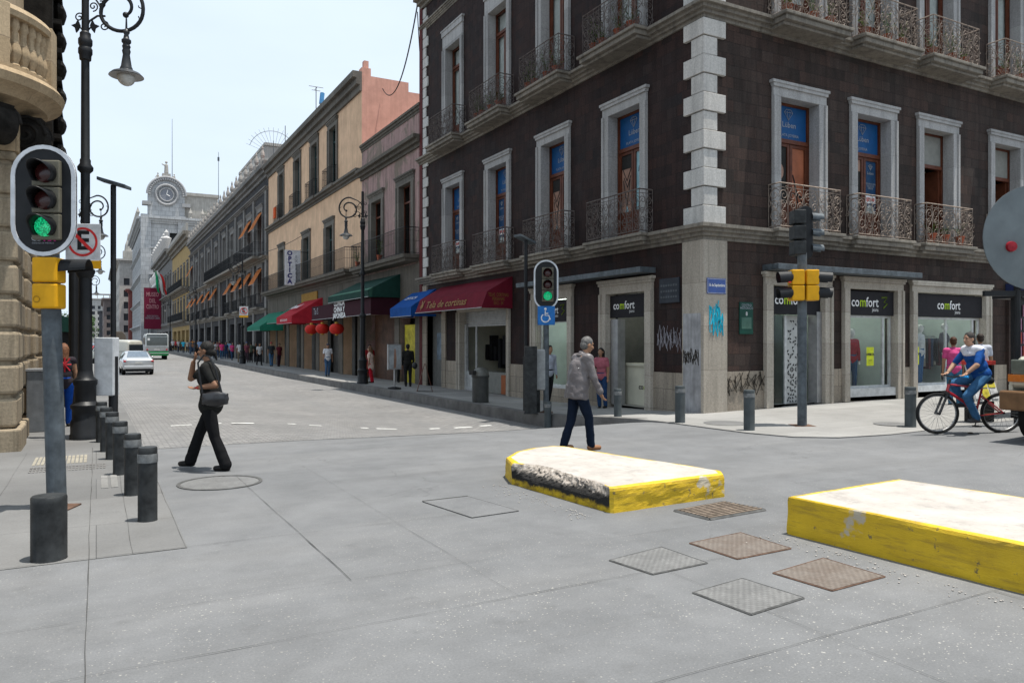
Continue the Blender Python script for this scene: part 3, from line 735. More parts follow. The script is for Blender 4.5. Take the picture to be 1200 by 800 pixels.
# cornices
def cb_cornice(z0, z1, pr, name='cornice', steps=4, mat=None):
    m = cornice(XL, -.002, LU, z0, z1, pr, steps); a = cornice(XR, -.001, RV, z0, z1, pr, steps)
    k = len(m.v); m.v += a.v; m.f += [tuple(i+k for i in f) for f in a.f]; m.mi += a.mi
    # mitre block at the corner
    prof = [(0, z0)]
    for i in range(steps):
        p = pr*(((i+1)/steps)**1.3); prof += [(p, lerp(z0, z1, i/steps)+.002), (p, lerp(z0, z1, (i+1)/steps)-.006)]
    rg = [[(-w, .0, z) for w, z in prof], [(-w, -w, z) for w, z in prof], [(0, -w, z) for w, z in prof]]
    m2 = MB(); m2.rings(rg, False, False); k = len(m.v); m.v += m2.v
    n = len(prof)
    for s in range(2):
        for j in range(n-1): m.f.append((k+s*n+j, k+s*n+j+1, k+(s+1)*n+j+1, k+(s+1)*n+j)); m.mi.append(0)
    m.f.append((k, k+n, k+2*n)) if False else None
    zt = z1-.006
    i = len(m.v); m.v += [(0, 0, zt), (-pr, 0, zt), (-pr, -pr, zt), (0, -pr, zt)]; m.f.append((i, i+1, i+2, i+3)); m.mi.append(0)
    m.build(name, mat or m_corn, cb)
cb_cornice(3.98, 4.33, .3); cb_cornice(9.05, 9.38, .3); cb_cornice(14.75, 15.0, .16); cb_cornice(15.75, 16.45, .75, 'roof_cornice', 5)
cb_cornice(16.45, 16.6, .7, 'roof_cornice', 1)
# corner pier and quoins
m = MB(); m.box(-.07, .66, -.07, .66, -.5, 3.98); m.build('corner_pier', m_pier, cb, bevel=.01)
m = MB(); z = 4.34; i = 0; rq = random.Random(3)
while z < 15.7:
    if 8.98 < z+.3 < 9.4: z = 9.39; i = 0; 
    if 14.6 < z+.3 < 15.0: z = 15.01
    h = .43; L = .60 if i % 2 == 0 else .36
    if z < 9.05 and z+h > 9.04: h = 9.04-z
    if z < 14.74 and z+h > 14.74: h = 14.73-z
    if h > .05: m.box(-.085 if i % 2 == 0 else -.06, L, -.085 if i % 2 == 0 else -.06, L, z+.006, z+h-.012)
    z += max(h, .06); i += 1
m.build('corner_quoins', m_quoin, cb, bevel=.012)
m = MB(XL); z = 4.34; i = 0
while z < 15.6:
    L = .55 if i % 2 else .34; m.box(LU-.28-L, LU-.28, .004, .06, z+.01, z+.40); z += .42; i += 1
m.build('end_quoins', m_quoin, cb, bevel=.01)
MB(XL).box(LU-.27, LU+.02, .0, .09, -.5, 16.0).build('red_edge_strip', M('oxblood_paint', (.10, .02, .02), .8, streak=.4), cb)
# windows
def win(xf, left, c, z0, z1, top, kind, root, h_hood=.0, rail=m_iron, seed=1, slab_pr=.55, railh=1.08, rdep=.45):
    w0 = surround(xf, c-OW, c+OW, z0, z1, .26, .07, top, hood=.06).build('window', m_surr, root, bevel=.006)
    f = MB(xf); D = -.26; zt = z1-.95 if kind != 'curtain' else z1-.75
    leaf_frame(f, c-OW, c+OW, z0, z1, D, .06, .07); f.box(c-OW+.06, c+OW-.06, D-.07, D+.03, zt-.05, zt+.05)
    leaf_frame(f, c-OW+.06, c-.01, z0+.05, zt-.05, D-.01, .08, .05); leaf_frame(f, c+.01, c+OW-.06, z0+.05, zt-.05, D-.01, .08, .05)
    f.box(c-OW+.1, c-.05, D-.05, D-.02, z0+.1, z0+.75); f.box(c+.05, c+OW-.1, D-.05, D-.02, z0+.1, z0+.75)
    open_ = kind == 'open'
    if open_:
        f = MB(xf); leaf_frame(f, c-OW, c+OW, z0, z1, D, .06, .07); f.box(c-OW+.06, c+OW-.06, D-.07, D+.03, zt-.05, zt+.05)
        f.box(c+OW-.14, c+OW-.07, D-.6, D-.05, z0+.05, zt-.05)
    f.build('wood_frame', m_wood, w0)
    nrm = '-x' if left else '-y'
    def panel(a, b, zc, zd, mat, nm, w=D-.045): MB(xf).quad((a, w, zc), (b, w, zc), (b, w, zd), (a, w, zd)).build(nm, mat, w0)
    tr = (c-OW+.06, c+OW-.06, zt+.05, z1-.06)
    sgn = -1 if left else 1          # +1: u grows to the viewer's right
    Lf = (c-OW+.14, c-.09) if not left else (c+.09, c+OW-.14)     # viewer's left leaf
    Rt = (c+.09, c+OW-.14) if not left else (c-OW+.14, c-.09)
    if kind.startswith('blue'):
        panel(*tr, m_blueS, 'blue_film')
        diamond(w0, xf, c-sgn*.02, D-.03, (tr[2]+tr[3])/2+.2, .3, m_grlet)
        text('Lüben', .2, m_grlet, w0, xf(c, D-.035, (tr[2]+tr[3])/2-.04), nrm)
        text('JOYERIA' if kind == 'blue2' else 'PLATA JOYERIA', .1, m_grlet, w0, xf(c, D-.035, tr[2]+.12), nrm)
        zb = z0+.85
        if kind == 'blue1':      # neck photo and pale film
            panel(*Lf, zb-.3, zt-.13, m_skinP, 'poster')
            strokes([[xf(lerp(*Lf, .15), D-.04, zt-.7), xf(lerp(*Lf, .45), D-.04, zt-1.0), xf(lerp(*Lf, .8), D-.04, zt-.72)], [xf(lerp(*Lf, .1), D-.04, zt-.5), xf(lerp(*Lf, .5), D-.04, zt-.82), xf(lerp(*Lf, .9), D-.04, zt-.5)],
                     [xf(lerp(*Lf, .2), D-.04, zt-.8), xf(lerp(*Lf, .5), D-.04, zt-1.5), xf(lerp(*Lf, .85), D-.04, zt-.8)]], .014, m_black, w0, 'necklace_print')
            MB(xf).poly([(lerp(*Lf, .5)+a*.07, D-.038, zt-1.62+b*.17) for a, b in ((0, 1), (.8, 0), (.9, -.6), (0, -1), (-.9, -.6), (-.8, 0))]).build('pendant_print', m_pale, w0)
            panel(*Lf, zt-.5, zt-.13, m_dark, 'hair_print', D-.041)
            panel(*Rt, zb-.3, zt-.13, m_pale, 'poster')
            strokes([[xf(lerp(*Rt, .5+.3*sin(k*1.9)), D-.04, zb+.1+k*.2), xf(lerp(*Rt, .5-.3*sin(k*2.9)), D-.04, zb+.25+k*.2)] for k in range(6)], .012, m_navy, w0, 'branch_print')
        elif kind in ('blue2', 'blue3'):   # price film on one leaf
            P1, P2 = (Rt, Lf) if kind == 'blue2' else (Lf, Rt)
            panel(*P1, zb-.35, zt-.13, m_navy, 'poster'); panel(*P2, zb-.3, zt-.13, m_skinP if kind == 'blue2' else m_pale, 'poster')
            if kind == 'blue2': panel(*P2, zb-.3, zb+1.0, m_dark, 'dress_print', D-.042)
            pc = sum(P1)/2
            diamond(w0, xf, pc, D-.035, zt-.3, .16, m_grlet); text('Lüben', .11, m_grlet, w0, xf(pc, D-.035, zt-.45), nrm)
            text('REPARACION\nDE JOYAS\nDESDE', .07, m_grlet, w0, xf(pc, D-.035, zt-.8), nrm)
            panel(P1[0]+.01, P1[1]-.01, zb+.18, zb+.38, m_letter, 'price_band', D-.041)
            text('$99.00', .14, m_redl, w0, xf(pc, D-.035, zb+.28), nrm, width=.34, bold=.004)
            MB(xf).poly([(pc+.19*cos(a*pi/8), D-.041, zb-.08+.22*sin(a*pi/8)) for a in range(16)]).build('round_picture', M('silver_print', (.4, .42, .4), .5, var=.6, scale=9), w0)
        elif kind == 'blue4':
            panel(*Lf, zb-.3, zt-.13, m_dark, 'poster'); panel(*Rt, zb-.3, zt-.13, m_orgP, 'poster')
            a = MB(xf)
            for (k, zc, r, rz_) in ((.5, zt-.75, .13, .2), (.3, zt-.95, .12, .1), (.4, zb-.1, .14, .16)): a.poly([(lerp(*Lf, k)+r*cos(t*pi/6), D-.040, zc+rz_*sin(t*pi/6)) for t in range(12)])
            a.build('face_print', m_skinP, w0)
            strokes([[xf(lerp(*Rt, .1), D-.04, zt-.8), xf(lerp(*Rt, .4), D-.04, zt-1.2), xf(lerp(*Rt, .9), D-.04, zt-1.5)], [xf(lerp(*Rt, .2), D-.04, zt-.9), xf(lerp(*Rt, .5), D-.04, zt-1.5), xf(lerp(*Rt, .8), D-.04, zt-1.9)],
                     [xf(lerp(*Rt, .1), D-.04, zt-1.25), xf(lerp(*Rt, .9), D-.04, zt-1.35)]], .02, m_black, w0, 'bracelet_print')
    elif kind == 'curtain':
        panel(tr[0], tr[1], tr[2], tr[3], m_curt, 'curtain', D-.12)
        cm = MB(xf)
        for a, b in (Lf, Rt):
            n = 14; up = [(lerp(a-.05, b+.05, i/n), D-.10-.02*(i % 2), z0+.7) for i in range(n+1)]; tp = [(p[0], p[1], zt-.1) for p in up]
            cm.rings([up, tp], False, False)
        cm.build('curtain', m_curt, w0)
        panel(c-OW+.05, c+OW-.05, z0+.05, z1-.05, m_glass, 'pane', D-.03)
    elif open_:
        panel(*tr, m_blind, 'blind', D-.03)
        cm = MB(xf); n = 16
        up = [(lerp(c-.05, c+OW-.1, i/n), D-.45-.03*(i % 2), z0+.1) for i in range(n+1)]; cm.rings([up, [(p[0], p[1], zt) for p in up]], False, False); cm.build('curtain', m_cream, w0)
    MB(xf).box(c-OW-.3, c+OW+.3, -1.9, -1.85, z0-.1, z1+.1).build('dark_backing', m_dark, w0)
    # balcony
    pr = slab_pr; bw = 1.22 if left else 1.13
    b = MB(xf)
    b.box(c-bw-.06, c+bw+.06, .0, pr+.04, z0-.10, z0-.02); b.box(c-bw, c+bw, .0, pr-.02, z0-.22, z0-.10); b.box(c-bw+.05, c+bw-.05, .0, pr-.13, z0-.30, z0-.22)
    bb = b.build('balcony', m_corn, root, bevel=.015)
    put_rail('scroll', 2.3 if left else 2.12, railh, rdep, bb, xf(c, 0.02, z0-.02), left, rail, seed)
    return w0
kinds_l = ['blue1', 'blue1', 'blue3', 'blue3']
for i, c in enumerate(LW):
    win(XL, True, c, 4.36, 7.72, .3, kinds_l[i], cb, rail=m_iron, seed=1+i % 2, rdep=.42, slab_pr=.46)
    win(XL, True, c, 9.42, 13.2, .72, 'curtain', cb, rail=m_iron, seed=2-i % 2, rdep=.55, slab_pr=.66)
kinds_r = ['blue4', 'blue2', 'open', 'open', 'curtain', 'open', 'curtain', 'open', 'curtain']
for i, c in enumerate(RW):
    win(XR, False, c, 4.36, 7.6, .3, kinds_r[i], cb, rail=m_iron_r, seed=1+i % 2, rdep=.36, slab_pr=.42)
    win(XR, False, c, 9.42, 13.2, .72, 'curtain', cb, rail=m_iron_r, seed=2-i % 2, rdep=.55, slab_pr=.66)
# ---- shop fronts
def fascia(xf, nrm, a, b, z0, z1, w, parent, left, size=.36, off=None, vert=True):
    s = MB(xf).box(a, b, w-.06, w, z0, z1).build('signboard', m_sign, parent, bevel=.005)
    dirn = -1 if left else 1
    u = off if off is not None else ((b-.15) if left else (a+.15)); zc = (z0+z1)/2+.02
    # letters laid end to end so that the m alone is green
    x = u
    for ch, mt in (('co', m_letter), ('m', m_lime), ('fort', m_letter)):
        o = text(ch, size, mt, s, xf(x, w+.006, zc), nrm, align='LEFT', sx=.92, bold=.004)
        wd = max((abs(v.co.x) if not left else abs(v.co.y)) for v in o.data.vertices)
        x += dirn*(wd+.015)
    text('jeans', size*.4, m_letter, s, xf(x-dirn*.02, w+.006, zc-size*.52), nrm, align='RIGHT', sx=.9)
    gm = M('dim_lime', (.12, .18, .01), .6)
    e = u+dirn*(abs(b-a)-.55)
    if abs(e-x) > .2 and (b-a) > 1.7:
        strokes([[xf(e-.12*dirn, w+.004, zc+.14), xf(e+.1*dirn, w+.004, zc+.16), xf(e-.02*dirn, w+.004, zc+.02), xf(e+.12*dirn, w+.004, zc-.02), xf(e-.05*dirn, w+.004, zc-.14)]], .02, gm, s, 'emblem')
    return s
def shop_box(xf, root, a, b, z0, z1, depth, mw, floor=m_floorin, lamp=True):
    lp = MB(xf)
    for k in range(2): lp.box(a+.4, b-.4, -depth*(.3+.4*k)-.06, -depth*(.3+.4*k)+.06, z1-.12, z1-.07)
    m = MB(xf); m.quad((a, -.32, z0), (a, -depth, z0), (a, -depth, z1), (a, -.32, z1)); m.quad((b, -.32, z0), (b, -depth, z0), (b, -depth, z1), (b, -.32, z1))
    m.quad((a, -depth, z0), (b, -depth, z0), (b, -depth, z1), (a, -depth, z1)); m.quad((a, -.32, z1), (b, -.32, z1), (b, -depth, z1), (a, -depth, z1))
    o = m.build('shop_interior', mw, root, recalc=False)
    if lamp: lp.build('ceiling_lamp', MATS.get('tube_lamp') or M('tube_lamp', (.9, .95, .88), .5, emit=5.0, bump=0), o)
    MB(xf).quad((a, -.1, z0+.004), (b, -.1, z0+.004), (b, -depth, z0+.004), (a, -depth, z0+.004)).build('shop_floor', floor, o); return o
# left front, comfort doorway
s = surround(XL, 2.05, 3.72, -.3, 2.92, .28, .09, .3, hood=.05).build('shop_surround', m_shopf, cb, bevel=.008)
fascia(XL, '-x', 2.08, 3.69, 2.28, 2.88, -.05, s, True, .3)
so = shop_box(XL, cb, 1.2, 4.4, -.05, 2.95, 3.6, m_blind)
MB(XL).box(2.06, 3.55, -.95, -.45, -.04, 1.0).box(2.0, 3.6, -1.0, -.4, 1.0, 1.07).build('counter', m_shopcr, so)
x_ = 2.95
for ch, mt in (('co', m_black), ('m', m_lime), ('fort', m_black)):
    o = text(ch, .2, mt, so, XL(x_, -.44, .45), '-x', align='LEFT', bold=.004); x_ -= max(abs(v.co.y) for v in o.data.vertices)+.01
MB(XL).box(3.35, 3.66, -.3, -.05, -.04, 2.25).build('door_shutter_guide', m_steel, cb)
gm = MB(XL); rr = random.Random(5)
for k in range(16): a = 1.5+k*.17; gm.box(a, a+.1, -2.4, -1.9, rr.uniform(1.0, 1.3), 2.1)
gm.build('clothes_rail', cloth('navy', (.03, .05, .10)), so)
# left front, shop window
s = surround(XL, 5.66, 7.5, .02, 2.95, .27, .09, .3, hood=.05).build('shop_surround', m_shopf, cb, bevel=.008)
fascia(XL, '-x', 5.7, 7.46, 2.25, 2.9, -.05, s, True, .32)
so = shop_box(XL, cb, 5.5, 7.7, .0, 2.95, 1.6, m_shopin)
MB(XL).box(5.68, 7.48, -.3, .02, -.05, .32).build('window_sill', m_alu, so)
MB(XL).quad((5.68, -.15, .3), (7.48, -.15, .3), (7.48, -.15, 2.3), (5.68, -.15, 2.3)).build('shop_window', m_glass, s)
f = MB(XL); leaf_frame(f, 5.67, 7.49, .3, 2.27, -.12, .05, .05); f.build('window_frame', m_alu, s)
# maroon awning shop
s = surround(XL, 9.5, 13.25, -.4, 2.75, .25, .06, .3, hood=0).build('shop_surround', m_shopf, cb, bevel=.008)
so = shop_box(XL, cb, 9.0, 14, -.22, 2.8, 3.2, m_shopcr, m_blind, False)
mm = MB(XL)
for k in range(9): mm.box(9.52, 13.23, -.26, -.22+.0, 2.75-.11*(k+1)*.55, 2.75-.11*k*.55-.012)
mm.build('roller_shutter', m_shut, s)
f = MB(XL); f.box(12.3, 12.36, -.25, -.2, -.2, 2.3); f.box(13.1, 13.24, -.25, -.15, -.2, 2.3); f.box(12.36, 13.2, -.24, -.2, .45, .52); f.box(12.4, 13.2, -.24, -.21, -.2, .5)
f.build('door_frame', m_alu, s)
MB(XL).box(9.6, 12.2, -.7, -.3, -.2, .55).build('display_counter', m_blind, so)
gm = MB(XL); rr = random.Random(6)
for k in range(12):
    a = 9.4+k*.36; z0 = rr.uniform(.55, 1.0); gm.box(a, a+.2, -1.5, -1.2, z0, rr.uniform(1.2, 2.2))
gm.build('dark_goods', cloth('black', (.02, .02, .022)), so)
MB(XL).box(10.2, 10.7, -1.2, -.8, .55, 1.5).build('carton', M('carton', (.3, .2, .09), .8), so)
MB(XL).box(9.62, 9.95, -.1, .0, -.15, .5).build('wooden_panel', M('orange_wood', (.3, .09, .03), .6), so)
def awning(root, xf, u0, u1, zt, zb, pr, val, mat, nm='awning', splay=.0, side=True, wv=.0, m2=None):
    """sloping canvas with a hanging valance; every panel is one sheet of cloth"""
    m = MB(xf); n = 10
    for i in range(n):
        a, b = lerp(u0, u1, i/n), lerp(u0, u1, (i+1)/n)
        sg = lambda t: -.012*sin(pi*((t*n) % 1 if t < 1 else 0))
        m.quad((a, .02, zt), (b, .02, zt), (b, pr, zb), (a, pr, zb))
        m.quad((a, pr, zb), (b, pr, zb), (b, pr+wv, zb-val), (a, pr+wv, zb-val))
    if side:
        for u in (u0, u1): m.poly([(u, .02, zt), (u, pr, zb), (u, pr+wv, zb-val), (u, .02, zb-val)])
    o = m.build(nm, mat, root, recalc=False)
    so_ = o.modifiers.new('cloth', 'SOLIDIFY'); so_.thickness = .008
    r = MB(xf); r.tube([(u0, pr+wv, zb-val+.01), (u1, pr+wv, zb-val+.01)], .014, 6)
    r.tube([(u0+.02, .02, zb-val+.02), (u0+.02, pr+wv, zb-val+.02)], .012, 5); r.tube([(u1-.02, .02, zb-val+.02), (u1-.02, pr+wv, zb-val+.02)], .012, 5)
    r.build('awning_rail', m_steel, o); return o
aw = awning(cb, XL, 9.1, 15.0, 3.82, 3.3, .95, .55, awncol('maroon', (.20, .012, .03)), wv=.22)
gold = M('dull_gold_letter', (.24, .12, .03), .6, bump=0)
text('Tela de cortinas', .4, gold, aw, XL(12.2, 1.10, 3.02), (-1, 0, .4), width=3.6, bold=.004)
text('¥', .5, gold, aw, XL(14.45, 1.10, 3.02), (-1, 0, .4), bold=.01)
text('TELAS  CORTINAS\nPERSIANAS\n5512 - 34', .16, gold, aw, XL(9.09, .55, 3.05), '-y', width=.75)
aw = awning(cb, XL, 15.6, 18.1, 3.8, 3.05, 1.1, .38, awncol('blue', (.012, .11, .42)))
text('OPTICA', .3, m_letter, aw, XL(16.9, .62, 3.45), (-.57, 0, .82), width=1.3)
# the small grey door and the rough piers next to it
MB(XL).box(15.02, 16.48, -.26, -.2, -.3, 2.9).build('service_door', M('grey_door', (.13, .13, .12), .6, streak=.3), cb)
MB(XL).box(15.25, 15.95, -.2, -.17, .9, 2.0).build('door_notice', M('blue_grey_notice', (.12, .17, .22), .5, var=.5, scale=3), cb)
MB(XL).box(16.5, 16.95, .0, .08, -.4, 3.98).box(14.6, 15.0, .0, .05, -.4, 2.95).build('door_pier', m_plinth, cb)
# thin slab canopies over the shops
for xf, a, b, z in ((XL, 1.7, 8.0, 3.42), (XR, 1.85, 7.3, 3.42)):
    MB(xf).box(a, b, .0, .5, z-.07, z+.07).build('slab_canopy', m_greyp, cb, bevel=.01)
# right front, doorway with patterned panel
s = surround(XR, 2.14, 3.98, .05, 3.02, .26, .09, .24, hood=.05).build('shop_surround', m_shopf, cb, bevel=.008)
fascia(XR, '-y', 2.17, 3.95, 2.32, 2.98, -.05, s, False, .34)
so = shop_box(XR, cb, 2.0, 4.3, .1, 3.0, 3.4, m_shopin)
pm = MB(XR).box(2.95, 3.75, -.36, -.32, .1, 2.3).build('patterned_panel', M('white_panel', (.45, .46, .45), .5, var=.1), so)
tm = MB(XR); rr = random.Random(9)
for i in range(9):
    for j in range(26):
        if rr.random() < (.85 if j < 12 else .32):
            a, b = 2.97+i*.088, .12+j*.083; q = [(a, -.316, b), (a+.07, -.316, b), (a+.07, -.316, b+.07), (a, -.316, b+.07)]
            q.pop(rr.randrange(4)); tm.poly(q)
tm.build('triangle_pattern', m_black, pm)
MB(XR).box(2.16, 2.24, -.3, -.22, .1, 2.3).box(2.86, 2.93, -.3, -.22, .1, 2.3).build('door_frame', m_alu, s)
MB(XR).quad((2.2, -.26, .1), (2.9, -.26, .1), (2.9, -.26, 2.3), (2.2, -.26, 2.3)).build('glass_door', m_gdark, s)
MB(XR).box(3.8, 3.97, -.3, -.02, .1, 2.4).build('shutter_guide', m_steel, s)
# right front, two display windows
for a, b, fz in ((4.92, 6.86, 2.34), (7.72, 10.98, 2.34)):
    s = surround(XR, a, b, .1, 3.02, .24, .09, .24, hood=.05).build('shop_surround', m_shopf, cb, bevel=.008)
    fascia(XR, '-y', a+.02, b-.02, fz, 2.98, -.03, s, False, .36, off=(a+1.05 if b-a > 2.5 else a+.18))
    so = shop_box(XR, cb, a-.15, b+.15, .25, 3.0, 2.2, m_shopin)
    MB(XR).box(a+.01, b-.01, -.28, .03, .1, .42).build('window_sill', m_alu, so)
    f = MB(XR); leaf_frame(f, a+.02, b-.02, .42, fz-.0, -.12, .06, .06); f.box(b-.36, b-.3, -.18, -.12, .42, fz)
    if b-a > 2.5: f.box(a+1.6, a+1.64, -.18, -.12, .42, fz)
    f.build('window_frame', m_alu, s)
    MB(XR).quad((a+.03, -.15, .42), (b-.03, -.15, .42), (b-.03, -.15, fz), (a+.03, -.15, fz)).build('shop_window', m_glass, s)
    nt = MB(XR).quad((a+.08+(.85 if b-a < 2.5 else 0), -.13, 1.0), (a+.38+(.85 if b-a < 2.5 else 0), -.13, 1.0), (a+.38+(.85 if b-a < 2.5 else 0), -.13, 1.5), (a+.08+(.85 if b-a < 2.5 else 0), -.13, 1.5)).build('notice', m_yelnote, s)
    text('OFERTA', .09, m_black, nt, XR(a+.23+(.85 if b-a < 2.5 else 0), -.125, 1.3), '-y', bold=.004); text('jeans', .06, m_black, nt, XR(a+.23+(.85 if b-a < 2.5 else 0), -.125, 1.15), '-y')
    gm = MB(XR); rr = random.Random(int(a*7))
    for q_, cl_ in enumerate([('wine', (.10, .02, .03)), ('navy', (.03, .05, .10)), ('stone', (.3, .28, .25)), ('black', (.02, .02, .022))]):
        gm = MB(XR)
        for k in range(int((b-a)/.13)):
            u = a+.05+k*.13
            if k % 4 == q_ or rr.random() < .12: gm.box(u, u+.09, -1.75-.04*q_, -1.3, rr.uniform(.75, 1.1), 1.75)
        gm.build('hanging_clothes', cloth(*cl_), so)
    MB(XR).tube([(a, -1.5, 1.8), (b, -1.5, 1.8)], .015, 6).box(a, b, -2.15, -1.85, 2.1, 2.14).build('clothes_rail', m_steel, so)
    MB(XR).box(a+.9, b, -2.19, -2.1, .3, 2.9).build('dark_back_panel', m_sign, so)
# red roller shutter bay
s = surround(XR, 12.35, 15.2, .12, 3.1, .2, .06, .2, hood=0).build('shop_surround', m_tez_r, cb)
mm = MB(XR)
for k in range(26): mm.box(12.36, 15.19, -.2, -.15, .13+k*.095, .13+k*.095+.075)
mm.box(12.36, 15.19, -.2, -.13, 2.6, 3.1); mm.build('roller_shutter', M('red_shutter', (.28, .012, .012), .5, streak=.3), s)
MB(XR).box(12.1, 15.4, .02, .9, 3.18, 3.4).build('navy_canopy', M('navy_canopy', (.02, .03, .09), .6), cb)
# small fixings on the walls
pl = thing('street_sign', 'blue street name plate on the corner pier', 'street sign', (CX0+.3, CY0-.08, 2.92))
MB().box(-.29, .29, -.015, 0, -.18, .18).build('plate', M('enamel_blue', (.01, .06, .28), .35, coat=.3), pl, bevel=.01)
strokes([[(-.27, -.018, -.16), (.27, -.018, -.16), (.27, -.018, .16), (-.27, -.018, .16), (-.27, -.018, -.16)]], .004, m_letter, pl, 'border_line')
text('16 de Septiembre', .095, m_letter, pl, (0, -.019, .02), '-y', width=.48, bold=.003)
pl = thing('wall_plaque', 'dark green notice plaque on the dark wall right of the corner pier', 'plaque', (CX0+1.3, CY0-.005, 2.2))
MB().box(-.22, .22, -.03, 0, -.38, .38).build('plate', M('dark_green_enamel', (.005, .05, .035), .4), pl, bevel=.01)
MB().box(-.16, .16, -.034, -.03, -.25, .02).build('inscription_panel', M('grey_green', (.06, .13, .1), .5), pl)
text('CENTRO\nHISTORICO', .08, m_grlet, pl, (0, -.035, .27), '-y'); text('8', .13, m_letter, pl, (0, -.035, .1), '-y')
pl = thing('wall_plaque', 'dark stone plaque with carved rows beside the comfort doorway', 'plaque', (CX0-.004, CY0+1.15, 2.9))
MB().box(-.05, 0, -.36, .36, -.32, .28).build('plate', M('slate_plaque', (.03, .035, .045), .6), pl, bevel=.01)
for j in range(3):
    mm = MB()
    for i in range(7): mm.box(-.058, -.05, -.3+i*.09, -.3+i*.09+.06, -.2+j*.14, -.2+j*.14+.05)
    mm.build('inscription', M('slate_light', (.08, .09, .1), .6), pl)
# graffiti (paint on the wall)
def scrib(seed, n, u0, u1, z0, z1, xf, w, r, mat, label):
    rr = random.Random(seed); L = []
    for k in range(n):
        c = (lerp(u0, u1, (k+.5)/n), (z0+z1)/2); p = []
        a = rr.uniform(0, 6); q = 9
        for i in range(q): p.append(xf(c[0]+(u1-u0)/n*.75*sin(a+i*1.35), w, c[1]+rr.uniform(-.2, .2)*(z1-z0)+(z1-z0)*.32*cos(a*1.7+i*1.9)))
        L.append(p)
    o = strokes(L, r, mat, None, 'graffiti', 3); tag(o, label, 'graffiti'); o.location = (CX0, CY0, 0); return o
g = scrib(3, 7, .78, 1.62, 1.35, 2.05, XL, .006, .007, M('white_spray', (.28, .27, .3), .8), 'white scrawled tag on dark wall beside comfort doorway')
scrib(12, 4, .12, .5, 1.75, 2.6, XR, .078, .014, M('cyan_spray', (.02, .45, .6), .7), 'bright cyan sprayed tag on the corner pier below street name plate')
scrib(21, 9, .1, 1.95, .35, 1.0, XR, .056, .009, M('black_spray', (.03, .025, .02), .8), 'black scrawled tag on the pale plinth right of the pier')
scrib(5, 6, .1, .6, 1.1, 1.5, XL, .078, .009, M('black_spray', (.03, .025, .02), .8), 'short black scribble low on the pier')
# whitewashed repair on the pier
o = MB(XL).box(.02, .62, .0705, .073, -.1, 2.3).build('whitewash_patch', M('whitewash', (.33, .33, .34), .9, var=.35, scale=2.5, streak=.6), cb)
# ================================================================ THE REST OF THE STREET
def row_building(name, label, Y0, Y1, Z, mat, wins, frame_mat, root_x=12.2, depth=14, corn=None, ground=None, gmat=None, zb=-1.0, opn=m_gdark, bands=(), backs=True):
    """a terraced building whose front faces the street; wins: (centre, half width, z0, z1, surround)"""
    t = thing(name, label, 'building', (root_x, Y0, 0))
    L = Y1-Y0; ops = [(c-h, c+h, z0, z1) for c, h, z0, z1, s in wins]
    if ground: ops += [(a, b, zb+.3, d, .5) for a, b, d in ground]
    m = MB(XL); wall(m, 0, L, zb, Z, ops, .28); m.build('front_wall', mat, t, recalc=False)
    m = MB(); m.quad((0, 0, zb), (depth, 0, zb), (depth, 0, Z), (0, 0, Z)); m.quad((0, L, zb), (depth, L, zb), (depth, L, Z), (0, L, Z)); m.quad((depth, 0, zb), (depth, L, zb), (depth, L, Z), (depth, 0, Z))
    m.quad((0, 0, Z-.2), (depth, 0, Z-.2), (depth, L, Z-.2), (0, L, Z-.2)); m.build('side_wall', gmat or mat, t, recalc=False)
    for c, h, z0, z1, s in wins:
        w = surround(XL, c-h, c+h, z0, z1, s, .06, s, 0, .1).build('window', frame_mat, t)
        f = MB(XL); leaf_frame(f, c-h, c+h, z0, z1, -.2, .06, .05); f.box(c-.03, c+.03, -.25, -.2, z0, z1); f.box(c-h, c+h, -.25, -.19, z1-.8, z1-.72)
        f.build('wood_frame', M('teal_frame', (.03, .06, .06), .6) if mat.name.startswith('beige') else m_wood, w)
        MB(XL).quad((c-h, -.24, z0), (c+h, -.24, z0), (c+h, -.24, z1), (c-h, -.24, z1)).build('pane', opn, w)
        MB(XL).quad((c-h, -.6, z0), (c+h, -.6, z0), (c+h, -.6, z1), (c-h, -.6, z1)).build('dark_backing', m_dark, w)
    if ground:
        for a, b, d in ground: MB(XL).box(a-.1, b+.1, -1.3, -.9, zb, d+.1).build('shop_recess', m_dim, t)
    for (z0, z1, pr, mt) in bands: cornice(XL, -.02, L+.02, z0, z1, pr, 3).build('cornice', mt, t)
    return t
def slab(xf, t, a, b, z, pr, mat, rail=None, rh=1.0):
    o = MB(xf).box(a, b, 0, pr, z-.16, z).box(a+.1, b-.1, 0, pr-.12, z-.3, z-.16).build('balcony', mat, t)
    if rail: put_rail('bars', b-a-.1, rh, pr-.1, o, xf((a+b)/2, .02, z), True, rail)
    return o
# ---- small faded pink building
m_pink = plaster_mat('faded_pink_plaster', (.40, .265, .25), (.09, .075, .06), .9, (.24, .19, .155))
m_greyst = block_mat('grey_worn_stone', [(.10, .092, .08), (.16, .145, .125), (.12, .11, .095)], 3, .8, .004, (.06, .055, .05, 1), blot=.3, streak=.5)
m_oldst = plaster_mat('blackened_stone', (.13, .115, .095), (.03, .028, .025), .7)
pb = row_building('pink_building', 'small faded pink two-storey building with peeling plaster and continuous balcony', 30.47, 38.8, 11.8, m_pink,
    [(1.9, .75, 5.42, 8.7, .38), (5.9, .75, 5.42, 8.6, .38)], m_greyst, ground=[(.6, 2.6, 2.7), (3.2, 7.6, 3.0)], gmat=m_pink, bands=[(10.0, 10.5, .38, m_oldst), (11.5, 11.85, .14, m_oldst)])
m = MB(XL); m.box(0, 8.3, .02, .10, 3.2, 5.0); m.build('worn_band', m_oldst, pb)
for a_, b_ in ((0, .6), (2.6, 3.2), (7.6, 8.3)): MB(XL).box(a_, b_, .0, .06, -1, 3.2).build('ground_pier', m_greyst, pb)
